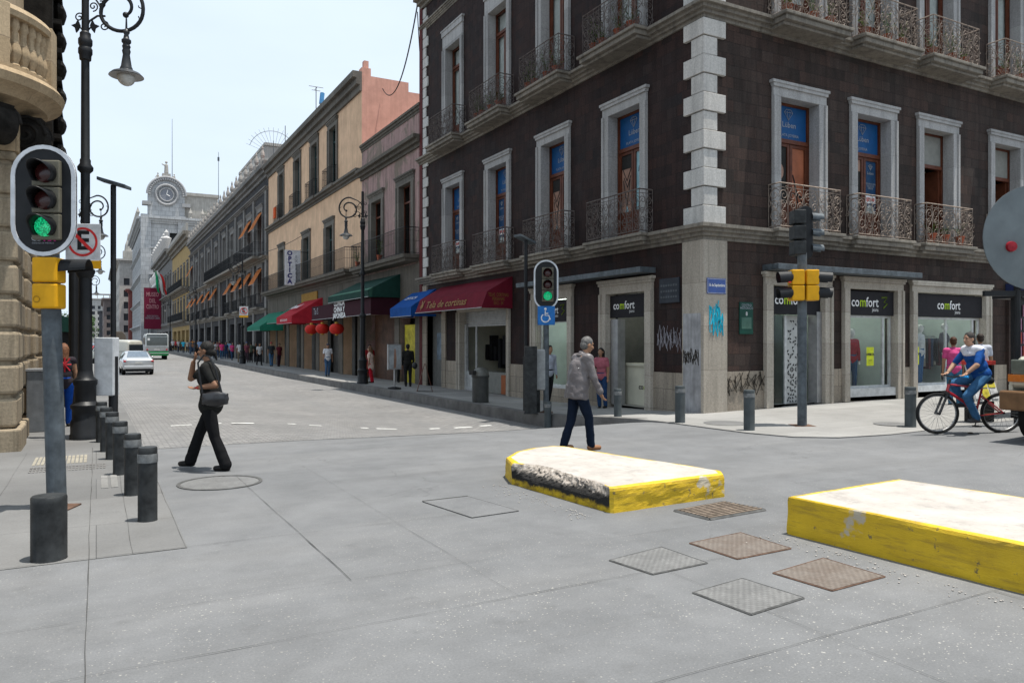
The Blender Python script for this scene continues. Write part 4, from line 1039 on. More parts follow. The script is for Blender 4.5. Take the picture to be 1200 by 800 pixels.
slab(XL, pb, .2, 8.1, 5.4, .75, m_oldst, m_black, 1.15)
# dark green awning with maroon side and white lettering
m_dgreen = awncol('dark_green', (.018, .07, .055)); m_mar = awncol('maroon', (.2, .012, .03))
aw = awning(pb, XL, 2.3, 9.0, 4.75, 3.95, 1.6, .32, m_dgreen)
aw2 = awning(pb, XL, 2.4, 13.0, 3.7, 3.6, 1.45, .75, awncol('plum', (.055, .012, .022)))
text('COMIDA\nCHINA Y\nJAPONESA', .36, m_letter, aw2, XL(7.4, 1.475, 3.25), '-x', bold=.012, width=2.3)
text('Tai S', .5, m_grlet, aw2, XL(12.0, 1.475, 3.3), '-x')
MB(XL).box(.9, 2.4, -.2, -.15, -.5, 2.4).build('yellow_poster_wall', M('yellow_poster', (.5, .42, .03), .6, var=.5, scale=3), pb)
MB(XL).box(3.3, 7.5, -.5, -.45, -.6, 3.0).build('shop_back_wall', M('brown_shop', (.10, .05, .03), .6, var=.5, scale=1.5), pb)
# ---- beige building
m_beige = plaster_mat('beige_plaster', (.68, .46, .30), (.18, .13, .09), .35)
m_salmon = plaster_mat('salmon_plaster', (.66, .36, .28), (.3, .15, .11), .35)
def yl(px, X=12.2): return on_x(px, X)[0]-38.8
bw = []
for a, b in ((325, 335), (343, 355), (362, 376), (383, 398)): ya, yb = yl(b), yl(a); c = (ya+yb)/2; bw.append((c, .72, 10.75, 14.2, .36))
for a, b in ((325, 336), (353, 366), (379, 394)): ya, yb = yl(b), yl(a); c = (ya+yb)/2; bw.append((c, .72, 5.55, 8.5, .4))
gs = [(.6, 3.4, 3.4), (4.2, 8.6, 3.4), (9.4, 12.6, 3.4), (13.4, 17.0, 3.3), (17.8, 21, 3.3), (21.6, 24, 3.2)]
bb = row_building('beige_building', 'tall beige three-storey building with grey stone window frames and heavy grey cornice', 38.8, 63.4, 15.0, m_beige, bw, m_greyst,
    ground=gs, gmat=m_salmon, bands=[(14.75, 15.75, .5, m_greyst), (10.3, 10.7, .35, m_greyst), (4.9, 5.4, .3, m_oldst)])
m = MB(); m.box(.1, 13.5, .02, .35, 10, 15.1).box(.1, 2.6, .021, .34, 14.9, 15.6).box(.0, .5, .03, .5, 15.0, 16.0).box(.15, .4, .1, .4, 16.0, 16.4); m.build('parapet_wall', m_salmon, bb)
for k in range(7): MB(XL).box(gs[0][0]-.6 if k == 0 else gs[k-1][1], gs[k][0] if k < 6 else 24.6, 0, .05, -1, 4.9).build('ground_pier', m_oldst, bb)
MB(XL).box(0, 24.6, .0, .04, 3.0, 4.9).build('brown_fascia', m_oldst, bb)
MB(XL).box(8.8, 12.9, .06, .12, 3.5, 4.8).build('ochre_panel', M('ochre', (.32, .18, .03), .8, streak=.5), bb)
slab(XL, bb, .8, 23.9, 5.5, .75, m_oldst, m_black, 1.15)
for c, h, z0, z1, s in bw[:4]:
    o = MB(XL).box(c-1.15, c+1.15, 0, .4, z0-.2, z0-.03).build('balcony', m_greyst, bb); put_rail('bars', 2.1, 1.05, .35, o, XL(c, .02, z0-.02), True, m_black)
cl = tag(MB().box(-.05, .05, -.3, .3, 0, .8).build('hung_cloth', cloth('orange', (.6, .1, .03))), 'orange cloth hung over the furthest top balcony rail of the beige building', 'cloth'); cl.location = (11.78, 38.8+bw[0][0]+.4, 10.9)
# awnings of the beige building's shops
aw = awning(bb, XL, 7.7, 12.1, 4.35, 3.2, 1.9, .45, awncol('red', (.55, .03, .05)))
text('Arnold', .75, m_letter, aw, XL(9.9, 1.15, 3.83), (-.52, 0, .86), width=2.2, bold=.02); text('RESTAURANTE', .2, m_letter, aw, XL(9.9, 1.92, 2.96), '-x', width=2)
aw = awning(bb, XL, 13.0, 17.4, 3.95, 3.2, 1.5, .3, awncol('teal', (.03, .26, .17)))
aw = awning(bb, XL, 19.0, 24.3, 3.9, 2.75, 1.7, .3, awncol('teal', (.03, .26, .17)))
# ---- optician's projecting sign
sg = thing('projecting_sign', 'white OPTICA sign with blue letters hanging out over the beige building balcony', 'sign', (11.35, 51.0, 6.35))
MB().box(-.5, .5, -.06, .06, -1.0, 1.3).build('sign_panel', M('sign_white', (.62, .63, .66), .5), sg)
for i, ch in enumerate('OPTICA'): text(ch, .42, M('navy_letter', (.03, .03, .16), .5, bump=0), sg, (-.2+.0*i, -.066, 1.08-i*.37), '-y', bold=.02)
for i, ch in enumerate('EXPRESS'): text(ch, .26, m_grlet, sg, (.22, -.066, .85-i*.27), '-y', bold=.01)
MB().tube([(.5, 0, -1.1), (.5, 0, 1.35)], .03, 6).tube([(.5, 0, 1.2), (1.1, 0, 1.2)], .025, 5).tube([(.5, 0, -.8), (1.1, 0, -.8)], .025, 5).build('sign_bracket', m_black, sg)
# ---- red paper lanterns
lt = thing('paper_lantern', 'red paper lantern under the plum awning, nearest the green lamp post', 'lantern', (10.9, on_x(394.5, 10.9)[0], 2.3), 0, 'red paper lanterns')
k = MB(); k.lathe([(.10, .30)]+[(.42*math.sqrt(max(0, 1-(z/.34)**2))*(1+.03*(i % 2)), z) for i, z in enumerate([.29-.029*j for j in range(21)])]+[(.1, -.31)], n=18)
k.build('shade', M('lantern_red', (.5, .02, .012), .6), lt); MB().lathe([(.01, .42), (.11, .40), (.11, .30), (.01, .3)], n=12).build('end_cap', M('lantern_gold', (.5, .3, .05), .5), lt); MB().lathe([(.01, -.3), (.1, -.31), (.1, -.38), (.01, -.4)], n=12).build('end_cap', MATS['lantern_gold'], lt)
lt.scale = (.88, .88, .88)
dup(lt, (10.9, on_x(378, 10.9)[0], 2.35), label='middle one of three red paper lanterns under the plum awning')
dup(lt, (10.9, on_x(365, 10.9)[0], 2.35), label='red paper lantern under the plum awning, next to the red awning')
# ---- dark baroque building with finials
m_dst = block_mat('dark_grey_masonry', [(.028, .028, .031), (.05, .048, .05), (.038, .038, .042)], .5, .3, .01, (.02, .02, .02, 1), streak=.5)
m_gst = block_mat('sooty_grey_stone', [(.13, .125, .118), (.21, .20, .19), (.16, .153, .145)], 2, .8, .005, (.05, .05, .05, 1), streak=.5, blot=.3)
db_w = []; gates = []
cs = [3.6, 8.6, 13.4, 18.6, 24.2, 30.5, 37, 43.5, 50, 55.5]
for i, c in enumerate(cs):
    if i != 4: db_w.append((c, .85, 4.9, 7.9, .5))
    db_w.append((c, .85, 8.9, 12.6 if i != 4 else 12.9, .5))
db = row_building('finial_building', 'long dark stone building with stone finials on its roof and orange awnings', 63.45, 121.7, 15.0, m_dst, db_w, m_gst,
    ground=[(2, 5.4, 3.4), (7, 10.2, 3.4), (12, 15, 3.4), (16.6, 20, 3.4), (23, 25.8, 6.8), (28, 32, 3.4), (35, 39, 3.4), (42, 46, 3.4), (49, 52, 3.4), (54, 57, 3.4)], gmat=m_dst,
    bands=[(15.0, 15.9, .6, m_gst), (13.9, 14.2, .3, m_gst), (8.2, 8.6, .5, m_corn), (4.0, 4.35, .35, m_corn)])
m = MB(XL)
for c in [0.6, 6.1, 11, 16, 21.4, 27.2, 33.7, 40.2, 46.7, 52.7, 57.6]: m.box(c-.35, c+.35, .0, .14, -1, 13.9)
m.build('pilaster', m_gst, db)
for i in range(22):
    m = MB(XL); c = .8+i*2.65; m.box(c-.3, c+.3, .1, .55, 15.9, 16.4)
    L = XL(c, .32, 0); m.lathe([(.22, 16.4), (.12, 16.5), (.2, 16.75), (.17, 16.95), (.07, 17.25), (.09, 17.35), (.02, 17.6)], (c, .32, 0), 8)
    m.build('finial', M('pale_finial', (.30, .28, .26), .9, streak=.4), db)
m = MB(XL).box(0, 58, .1, .4, 15.9, 16.25); m.build('parapet', m_gst, db)
m_org = awncol('orange', (.62, .20, .045))
for i, c in enumerate(cs):
    if i != 4: awning(db, XL, c-1.2, c+1.2, 7.8, 6.45, .78, .06, m_org, side=False)
    if i in (0, 1, 9): awning(db, XL, c-1.2, c+1.2, 12.5, 11.0, .8, .06, m_org, side=False)
for c in cs:
    if c < 20 or c > 27: o = MB(XL).box(c-1.5, c+1.5, .0, .6, 4.36, 4.5).build('balcony', m_corn, db); put_rail('bars', 2.9, 1.1, .55, o, XL(c, .02, 4.5), True, m_black)
for a, b in ((1.5, 12), (13.5, 34)):
    o = MB(XL).box(a, b, .0, 1.0, 8.45, 8.65).build('balcony', m_corn, db); put_rail('bars', b-a-.1, 1.15, .9, o, XL((a+b)/2, .02, 8.65), True, m_black)
# attic storeys seen above its parapet
ph = thing('rooftop_building', 'pale weathered attic block with one shuttered window rising behind the finials', 'building', (17.5, 110, 12))
m_att = plaster_mat('attic_plaster', (.42, .40, .37), (.16, .15, .13), .6)
m = MB(); m.poly([(0, 0, 0), (13, 0, 0), (13, 0, 17), (3.2, 0, 17), (0, 0, 6)]); m.poly([(0, 22, 0), (13, 22, 0), (13, 22, 17), (3.2, 22, 17), (0, 22, 6)]); m.quad((0, 0, 6), (3.2, 0, 17), (3.2, 22, 17), (0, 22, 6)); m.quad((0, 0, 0), (0, 0, 6), (0, 22, 6), (0, 22, 0)); m.quad((3.2, 0, 17), (13, 0, 17), (13, 22, 17), (3.2, 22, 17))
m.build('wall', m_att, ph, recalc=False); MB().box(5.2, 7.2, -.1, 0, 8.5, 14.5).build('window', M('tan_shutter', (.33, .26, .18), .8), ph)
MB().box(-.1, 9.5, -.3, -.02, 2.5, 6.8).build('sheet_cladding', M('white_sheet', (.6, .62, .64), .5, streak=.2), ph); MB().box(3.1, 13.2, -.2, 22, 17, 17.4).build('parapet', m_att, ph)
rb = thing('rooftop_building', 'grey rooftop hut with red roof and water tanks above the dark parapet', 'building', (21, 92, 12))
MB().box(0, 7.5, 0, 8, 0, 12.5).build('wall', plaster_mat('grey_render', (.25, .24, .23), (.1, .1, .1), .5), rb); MB().prism([(-.2, -.3, 12.5), (7.8, -.3, 12.5), (7.8, -.3, 13.1), (.2, -.3, 13.5)], (0, 8.5, 0)).build('roof', M('red_tiles', (.35, .07, .04), .8, streak=.3), rb)
for x in (2, 4.3): MB().lathe([(.8, 13), (.8, 14.6), (.3, 14.9)], (x, 3, 0), 12).build('water_tank', M('tank_grey', (.2, .21, .22), .6), rb)
# ---- ochre narrow building
m_ochre = plaster_mat('ochre_plaster', (.40, .28, .12), (.1, .08, .05), .5)
yb_w = [(c, .8, z0, z1, .35) for c in (3.5, 8.5, 13.5, 18.5, 23.5, 27.5) for z0, z1 in ((5, 8.4), (10, 13.6))]
yb = row_building('ochre_building', 'narrow ochre building beyond the finial building with iron balconies', 121.75, 151.9, 17.2, m_ochre, yb_w, m_gst, ground=[(2, 6, 3.4), (8, 13, 3.4), (15, 20, 3.4), (22, 28, 3.4)], gmat=m_att, bands=[(16.5, 18.0, 1.0, m_corn), (9.2, 9.7, .7, m_corn), (4.1, 4.6, .5, m_corn)])
slab(XL, yb, 1.5, 29, 9.9, 1.1, m_corn, m_black, 1.2); slab(XL, yb, 1.5, 29, 4.9, 1.0, m_corn, m_black, 1.2)
MB(XL).box(1, 29, .2, .5, 18, 19.3).build('parapet', m_att, yb)
# ---- grey building with banner
gb_w = [(c, 1.0, z0, z1, .4) for c in (4, 9.5, 15, 20.5, 26, 31.5, 37) for z0, z1 in ((5.4, 9), (10.6, 14.4))]
gb = row_building('grey_building', 'sooty grey stone building with white roof vases and a large red banner', 151.95, 193, 17.5, block_mat('mid_grey_stone', [(.13, .128, .125), (.19, .185, .18), (.15, .148, .145)], 1, .5, .01, (.08, .08, .08, 1), streak=.5), gb_w, m_gst, ground=[(2, 8, 3.6), (10, 16, 3.6), (18, 24, 3.6), (26, 32, 3.6), (34, 40, 3.6)], gmat=m_att, bands=[(17, 18.6, 1.3, m_gst), (9.6, 10.2, .9, m_gst), (4.3, 4.9, .6, m_gst)])
for i in range(8):
    m = MB(XL); m.lathe([(.5, 18.6), (.25, 19.0), (.7, 20.2), (.9, 20.9), (.3, 21.3), (.4, 22.0), (.05, 22.5)], (4+i*4.6, .7, 0), 8)
    m.build('roof_vase', M('pale_vase', (.45, .44, .43), .8), gb)
for i in range(6):
    m = MB(XL); m.lathe([(.3, 13.2), (.15, 13.8), (.5, 14.6), (.65, 15.1), (.2, 15.4), (.05, 15.9)], (14+i*3.0, 1.6, -.2), 8)
    m.build('wall_urn', M('white_urn', (.7, .7, .68), .6), gb)
bn = thing('banner', 'tall dark red advertising banner with pale lettering on the grey stone facade', 'banner', (10.1, 172, 0))
MB().box(-1.6, 1.6, -.1, .0, 4.2, 12.6).build('cloth_panel', M('banner_red', (.16, .01, .035), .7), bn)
for i, (s, z) in enumerate((('MUSEO', 11.2), ('DEL', 9.9), ('CENTRO', 8.7))): text(s, 1.2, M('banner_pink', (.45, .2, .22), .6, bump=0), bn, (0, -.12, z), '-y', width=2.3 if i != 1 else 1.2, bold=.03)
text('EXPOSICION\nENTRADA LIBRE', .5, m_grlet, bn, (0, -.12, 6.6), '-y', width=2.6)
fl = thing('flag', 'green, white and red flag hanging from a slanted pole', 'flag', (10.6, 160, 0))
MB().tube([(1.4, 0, 10.5), (-2.3, 0, 17.3)], .07, 6).build('pole', m_steel, fl)
for i, cl_ in enumerate(((.01, .22, .09), (.6, .6, .58), (.5, .03, .03))):
    m = MB(); rg_ = []
    for k in range(8):
        z = 16.9-k*.95; x0 = -2.2+i*.75+.16*sin(k*.9)+k*.22*(.6+.3*i); rg_.append([(x0+.0, .25*sin(k*.8+i), z-.5*i), (x0+.75, .25*sin(k*.8+i+1), z-.5*(i+1))])
    m.rings(rg_, False, False); m.build('cloth_band', cloth('flag%d' % i, cl_), fl)
fl.scale = (.62, .62, .62); fl.location = (10.9, 158, 4.6)
# ---- clock-gable building beyond the cross street
m_clk = block_mat('pale_grey_ashlar', [(.33, .34, .35), (.43, .44, .45), (.38, .39, .40)], 1.5, 1.0, .03, (.17, .175, .18, 1), streak=.45)
ct = thing('clock_gable_building', 'ornate pale grey corner building with round clock gable and statues on top', 'building', (9.5, 195, 0))
Lc = 60
ops = [(c-.9, c+.9, z0, z1) for c in range(8, 57, 6) for z0, z1 in ((6, 10), (12, 16), (18, 22), (24, 27))]
opr = [(c-.9, c+.9, z0, z1) for c in (6.5, 12, 18, 24) for z0, z1 in ((6, 10), (12, 16), (18, 22), (24, 27))]
m = MB(XL); wall(m, 1.5, Lc, -2, 30, ops, .4); m.build('street_wall', m_clk, ct, recalc=False)
m = MB(XR); wall(m, 1.5, 30, -2, 30, opr, .4); m.build('end_wall', m_clk, ct, recalc=False)
m = MB(); m.quad((0, 1.5, -2), (1.5, 0, -2), (1.5, 0, 30), (0, 1.5, 30)); m.box(1.9, 30, 1.9, Lc, -2, 29.8); m.build('core_wall', M('window_dark_blue', (.05, .06, .07), .4), ct)
for z0, z1, p in ((4.6, 5.4, .8), (10.6, 11.3, .6), (16.6, 17.3, .7), (22.8, 23.5, .6), (29, 30.6, 1.3)):
    cornice(XL, 1.2, Lc, z0, z1, p, 3).build('cornice', m_clk, ct); cornice(XR, 1.2, 30, z0, z1, p, 3).build('cornice', m_clk, ct)
# turret-like chamfer pier with the gable
MB().box(-.5, 1.6, -.5, 1.6, -2, 31).box(7.3, 9, -.6, .2, -2, 31).build('corner_pier', m_clk, ct)
m = MB()
for x0, y0, dx, dy, n in ((-1, 3, 0, 3, 19), (10, -1, 2.6, 0, 8)):
    for i in range(n): m.lathe([(.35, 30.6), (.2, 31), (.45, 31.8), (.2, 32.4), (.05, 33)], (x0+dx*i, y0+dy*i, 0), 6)
m.build('finial', m_att, ct)
gm = MB(); cxg, czg, rg = 4.9, 35.8, 3.9
st_dz = 1.6
pts = [(cxg-rg, -.2, 30)]+[(cxg+rg*cos(a), -.2, czg+rg*sin(a)) for a in [pi-pi*i/20 for i in range(21)]]+[(cxg+rg, -.2, 30)]
gm.prism(pts, (0, 2.5, 0)); gm.build('clock_gable', m_clk, ct)
gm = MB()
for i in range(24):
    a = pi*i/23; gm.ell((cxg+3.6*cos(a), -.5, czg+3.6*sin(a)), (.3, .3, .3), 6, 4)
gm.tube([(cxg+4.1*cos(pi*i/20), -.5, czg+4.1*sin(pi*i/20)) for i in range(21)], .3, 6)
gm.tube([(cxg+2.3*cos(2*pi*i/24), -.5, czg+2.3*sin(2*pi*i/24)) for i in range(25)], .28, 6); gm.tube([(cxg+1.5*cos(2*pi*i/20), -.55, czg+1.5*sin(2*pi*i/20)) for i in range(21)], .14, 6)
gm.box(cxg-rg-1.2, cxg-rg+.6, -.8, 1.5, 33.2, 34.0).box(cxg+rg-.6, cxg+rg+1.2, -.8, 1.5, 33.2, 34.0)
gm.build('gable_moulding', M('pale_moulding', (.34, .34, .345), .8, streak=.4), ct)
ck = MB().lathe([(.01, 0), (1.5, 0), (1.5, .1), (.01, .1)], n=28); o = ck.build('clock_face', M('clock_dial', (.2, .21, .24), .5), ct); o.rotation_euler = (R(90), 0, 0); o.location = (cxg, -.42, czg)
hd = MB().tube([(cxg, -.6, czg), (cxg+.2, -.6, czg+1.1)], .08, 4).tube([(cxg, -.6, czg), (cxg+.65, -.6, czg-.3)], .08, 4); hd.build('clock_hand', m_letter, o).matrix_parent_inverse = (Matrix.Translation(o.location) @ Matrix.Rotation(R(90), 4, 'X')).inverted()
st = MB(); st.box(cxg-.9, cxg+.9, -.2, 1.4, 39.4, 40.8)
for dx, s in ((0, 1.15), (-1.8, .75), (1.7, .75)):
    b0 = 40.8 if dx == 0 else 39.0
    st.cap((cxg+dx, .4, b0+.3), (cxg+dx, .4, b0+1.7*s), .42*s, .34*s, 8); st.ell((cxg+dx, .4, b0+2.35*s), (.26*s,)*3, 8, 6); st.cap((cxg+dx-.3*s, .4, b0+1.7*s), (cxg+dx-.8*s, .2, b0+1.9*s if dx == 0 else b0+1.0*s), .14*s, .1*s, 6)
st.build('statue', m_att, ct)
MB().tube([(cxg+1.3, 1, 38), (cxg+1.3, 1, 54)], [.09, .04], 5).build('flagpole', m_greyp, ct)
m = MB(); m.box(8.0, 16, .8, 8, 30, 36.2).box(7.2, 16.6, .4, 8.4, 36.2, 36.9); m.prism([(8.2, 1, 29.8), (9.4, 1, 29.8), (17, 1, 35.2), (17, 1, 33.4)], (0, 2, 0)); m.build('attic_block', m_att, ct)
for x, y, z0, z1, lb in ((21.2, 160, 14, 39, 'thin lattice antenna mast rising left of the pale attic block'), (31, 150, 12, 38, 'faint thin antenna mast behind the attic block')):
    t = tag(MB().tube([(0, 0, 0), (0, 0, z1-z0)], [.09, .04], 5).tube([(0, 0, (z1-z0)*.93), (0, 0, (z1-z0)*.96)], .2, 5).build('antenna_mast', m_greyp), lb, 'antenna'); t.location = (x, y, z0)
# ---- the far end of the street
def far(label, x0, x1, y0, y1, h, col, nm='distant_building', rows=6, stepx=3.2, extra=None):
    t = thing(nm, label, 'building', (x0, y0, 0)); W, L = x1-x0, y1-y0
    mt = plaster_mat('far_%s' % '_'.join('%d' % int(v*99) for v in col), col, (.1, .1, .1), .4)
    ops = [(c-.8, c+.8, z, z+2.1) for c in [2+i*4.2 for i in range(int((L-3)/4.2))] for z in [4.5+k*3.6 for k in range(int((h-6)/3.6))]]
    opr = [(c-.8, c+.8, z, z+2.1) for c in [2+i*stepx for i in range(int((W-2)/stepx))] for z in [4.5+k*3.6 for k in range(int((h-6)/3.6))]]
    m = MB(XL); wall(m, 0, L, -3, h, ops, .4); m.build('street_wall', mt, t, recalc=False)
    m = MB(XR); wall(m, 0, W, -3, h, opr, .4); m.build('end_wall', mt, t, recalc=False)
    MB().box(.45, W, .45, L, -3, h-.2).build('window_core', M('far_windows', (.05, .055, .065), .4), t)
    cornice(XL, -.3, L, h-.6, h+.4, .9, 2).build('cornice', mt, t); cornice(XR, -.3, W, h-.6, h+.4, .9, 2).build('cornice', mt, t)
    return t
far('distant red-brown building at the clock building\'s far side', 8.6, 22, 256, 261.5, 17, (.28, .09, .08))
fb = far('distant cream building topped by a small spire', 6.2, 22, 262, 330, 26.5, (.48, .46, .43))
m = MB(); m.box(1, 4, 1, 4, 26.5, 29.5); m.lathe([(1.1, 29.5), (.9, 31.5), (.4, 33), (.1, 35)], (2.5, 2.5, 0), 8); m.build('spire', m_att, fb)
far('distant grey slab building with dark windows', 5.6, 20, 332, 390, 29.5, (.25, .26, .27))
far('distant low brown building at the end of the street', 3.0, 16, 396, 470, 21, (.22, .18, .17))
far('distant dark block half hidden by the vans', 3.5, 14, 472, 540, 25, (.2, .18, .18))
fs = far('distant pale concrete block under construction at the end of the street', -3.5, 9, 560, 620, 29, (.46, .45, .43))
m = MB()
for i in range(4): m.box(.5+i*3.5, .9+i*3.5, 0, 8, 29, 32)
m.box(0, 12, 0, 8, 32, 32.5); m.build('roof_frame', m_att, fs)
far('distant dark narrow block in front of the concrete block', 1.5, 6, 500, 540, 19, (.13, .135, .15))

# ================================================================ LEFT CORNER BUILDING
LX, LY = -1.04, 13.6
m_rus = block_mat('rusticated_sandstone', [(.20, .155, .105), (.33, .27, .19), (.25, .205, .15)], 4, 4, 0, blot=.5, streak=.8, bump=.6)
m_lst = block_mat('warm_sandstone', [(.30, .22, .13), (.42, .32, .21), (.35, .27, .17)], 2.2, 3, .004, (.15, .11, .08, 1), blot=.3, streak=.55, bump=.4)
m_soot = M('soot_black_stone', (.022, .02, .018), .9, var=.6, scale=5, bump=.6, bscale=30, bdist=.01, streak=.3)
lb = thing('left_corner_building', 'rusticated sandstone corner building with curved balustraded balcony', 'building', (LX, LY, 0))
m = MB(); m.box(-14, -.22, .22, 10, -.6, 5.2).box(-14, -.3, .3, 9.6, 5.2, 15)
m.build('wall', m_lst, lb)
m = MB(); rr = random.Random(1)
def pier(x0, x1, y0, y1, z1, ph=0):
    z = .36; 
    while z < z1:
        h = .44; e = rr.uniform(-.012, .012); m.box(x0-e, x1+e, y0-e, y1+e, z, min(z+h, z1)); z += .5
    m.box(x0+.07, x1-.07, y0+.07, y1-.07, -.4, z1)
pier(-.95, 0, 0, .95, 4.5); pier(-1.0, -.06, 1.45, 2.3, 4.5); pier(-1.0, -.06, 2.9, 3.8, 4.5); pier(-2.6, -1.5, .1, .9, 4.5); pier(-1, -.06, 5.0, 5.9, 4.5); pier(-1, -.06, 7.6, 8.5, 4.5)
m.build('rusticated_pier', m_rus, lb, bevel=.05)
m = MB(); m.box(-1.0, .05, -.05, 1.0, -.6, .34).box(-1.1, 0, 1.4, 2.35, -.6, .3).box(-1.1, 0, 2.85, 3.85, -.6, .3).box(-14, -.15, .15, 10, -.6, .25); m.build('base_course', m_rus, lb, bevel=.03)
m = MB(); m.box(-14, .02, .02, 8.6, 4.5, 4.95); m.build('impost_band', m_lst, lb, bevel=.02)
# curved balcony slab, turned about a centre inside the corner
BC = (-1.06, .62, 0); n0, n1 = R(-125), R(75)
pr_ = [(0, 5.10), (.9, 5.10), (1.15, 5.14), (1.25, 5.2), (1.42, 5.22), (1.5, 5.32), (1.62, 5.36), (1.66, 5.48), (1.6, 5.56), (0, 5.56)]
MB().lathe(pr_, BC, 36, (n0, n1)).build('balcony_slab', m_lst, lb, smooth=True)
m = MB().lathe([(1.3, 5.56), (1.5, 5.56), (1.5, 5.66), (1.3, 5.66)], BC, 36, (n0, n1)); m.lathe([(1.28, 6.36), (1.52, 6.36), (1.54, 6.44), (1.5, 6.52), (1.28, 6.52)], BC, 36, (n0, n1)); hr = m.build('balustrade', m_lst, lb, smooth=True)
m = MB(); bal = [(.05, 5.64), (.08, 5.68), (.055, 5.72), (.095, 5.85), (.09, 5.93), (.045, 6.08), (.05, 6.2), (.075, 6.24), (.06, 6.36)]
for k in range(30):
    a = lerp(n0+.05, n1-.05, k/29)
    if k % 7 in (3,): continue
    m.lathe(bal, (BC[0]+1.4*cos(a), BC[1]+1.4*sin(a), 0), 8)
m.build('baluster', m_lst, hr, smooth=True)
for k in (3, 10, 17, 24):
    m = MB(); a = lerp(n0+.05, n1-.05, k/29); ux, uy = cos(a), sin(a)
    c = Vector((BC[0]+1.41*ux, BC[1]+1.41*uy, 0)); tx, ty = -uy, ux
    q = [(c.x+ux*s*.13+tx*r*.17, c.y+uy*s*.13+ty*r*.17, 5.53) for s, r in ((1, 1), (1, -1), (-1, -1), (-1, 1))]; m.prism(q, (0, 0, .98))
    m.build('balustrade_pier', m_lst, hr, bevel=.012)
# scroll brackets under the slab
for a in (R(-85), R(-48), R(-12), R(24), R(58)):
    m = MB(); ux, uy = cos(a), sin(a); tx, ty = -uy, ux
    for (r0, rad, z0) in ((1.2, .29, 4.82), (.75, .2, 4.4)):
        for s in (-1, 1):
            pts = []
            for i in range(30):
                t = i/29; q = a; ang = 2.2*2*pi*t; rr_ = rad*(1-.85*t); pts.append((BC[0]+ux*(r0+rr_*cos(ang))+tx*s*.18, BC[1]+uy*(r0+rr_*cos(ang))+ty*s*.18, z0+rr_*sin(ang)))
            m.tube(pts, .03, 6)
        out = [(BC[0]+ux*(r0+rad*.98*cos(b))-tx*.17, BC[1]+uy*(r0+rad*.98*cos(b))-ty*.17, z0+rad*.98*sin(b)) for b in [2*pi*i/20 for i in range(20)]]
        m.prism(out, (tx*.34, ty*.34, 0))
    pf = [(.2, 5.09), (1.42, 5.09), (1.3, 4.85), (1.0, 4.6), (.7, 4.3), (.2, 4.1)]
    m.prism([(BC[0]+ux*r-tx*.15, BC[1]+uy*r-ty*.15, z) for r, z in pf], (tx*.3, ty*.3, 0))
    m.build('scroll_bracket', m_soot, lb, bevel=.01)
# dark carved strip beyond the balcony
m = MB(); m.box(-.6, .22, 5.4, 7.2, 5.0, 15)
z = 5.1
while z < 15: m.ell((.3, 6.3, z+.15), (.16, .5, .2), 8, 6); m.box(.1, .38, 5.6, 7.0, z+.32, z+.42); z += .62
m.build('carved_pilaster', m_soot, lb)
m = MB(); m.box(-.4, .15, 7.2, 9.6, 4.9, 5.3); m.build('ledge', m_soot, lb)
# roof clutter on the beige and dark roofs
def mast(label, x, y, z, h, kind=0):
    m = MB().tube([(0, 0, 0), (0, 0, h)], .03, 5)
    if kind == 1: m.tube([(-.5, 0, h), (.5, 0, h)], .02, 4); m.tube([(-.3, 0, h-.25), (.3, 0, h-.25)], .02, 4); m.tube([(0, -.3, h-.1), (0, .4, h-.1)], .02, 4)
    if kind == 2:
        for i in range(15): a = pi*.1+pi*.8*i/14; m.tube([(2.3*cos(a)*.35, 0, h-1.2+2.3*sin(a)*.35), (2.3*cos(a), 0, h-1.2+2.3*sin(a))], .012, 3)
        m.tube([(2.0*cos(pi*.1+pi*.8*i/14), 0, h-1.2+2.0*sin(pi*.1+pi*.8*i/14)) for i in range(15)], .02, 4)
    o = tag(m.build('antenna', m_greyp), label, 'antenna'); o.location = (x, y, z)
mast('small television aerial on the beige building roof', 13.4, 53, 15.4, 3.9, 1); mast('short rod aerial at the far end of the beige roof', 12.9, 60.5, 15.4, 3.0)
mast('fan-shaped wire aerial above the finials beside the beige building', 13.0, 65.5, 15.6, 2.8, 2); mast('tall thin aerial on the salmon parapet wall', 18.5, 39, 16.4, 5.2, 0)
o = tag(MB().tube([(0, 0, 0), (.1, .1, .7)], .14, 8).build('roof_vent', M('vent_blue', (.05, .2, .4), .5)), 'little blue vent pipe on the beige roof cornice', 'vent pipe'); o.location = (12.2, 47, 16.3)
def cable(label, a, b, sag, r=.018, n=24):
    pts = [(lerp(a[0], b[0], i/n), lerp(a[1], b[1], i/n), lerp(a[2], b[2], i/n)-sag*4*(i/n)*(1-i/n)) for i in range(n+1)]
    tag(MB().tube(pts, r, 4).build('overhead_cable', m_black), label, 'cable')
cable('black cable drooping from the dark building roof to the salmon wall', (11.9, 30.2, 15.8), (13.3, 38.7, 15.0), 1.6, .03)
cable('second black cable drooping beside it to the salmon wall', (11.95, 30.3, 15.6), (16, 38.7, 15.0), 2.2, .02)
cable('thin wire strung from street lamp to the beige facade', (9.4, 66, 9.2), (12.1, 50, 8.8), .8, .02)
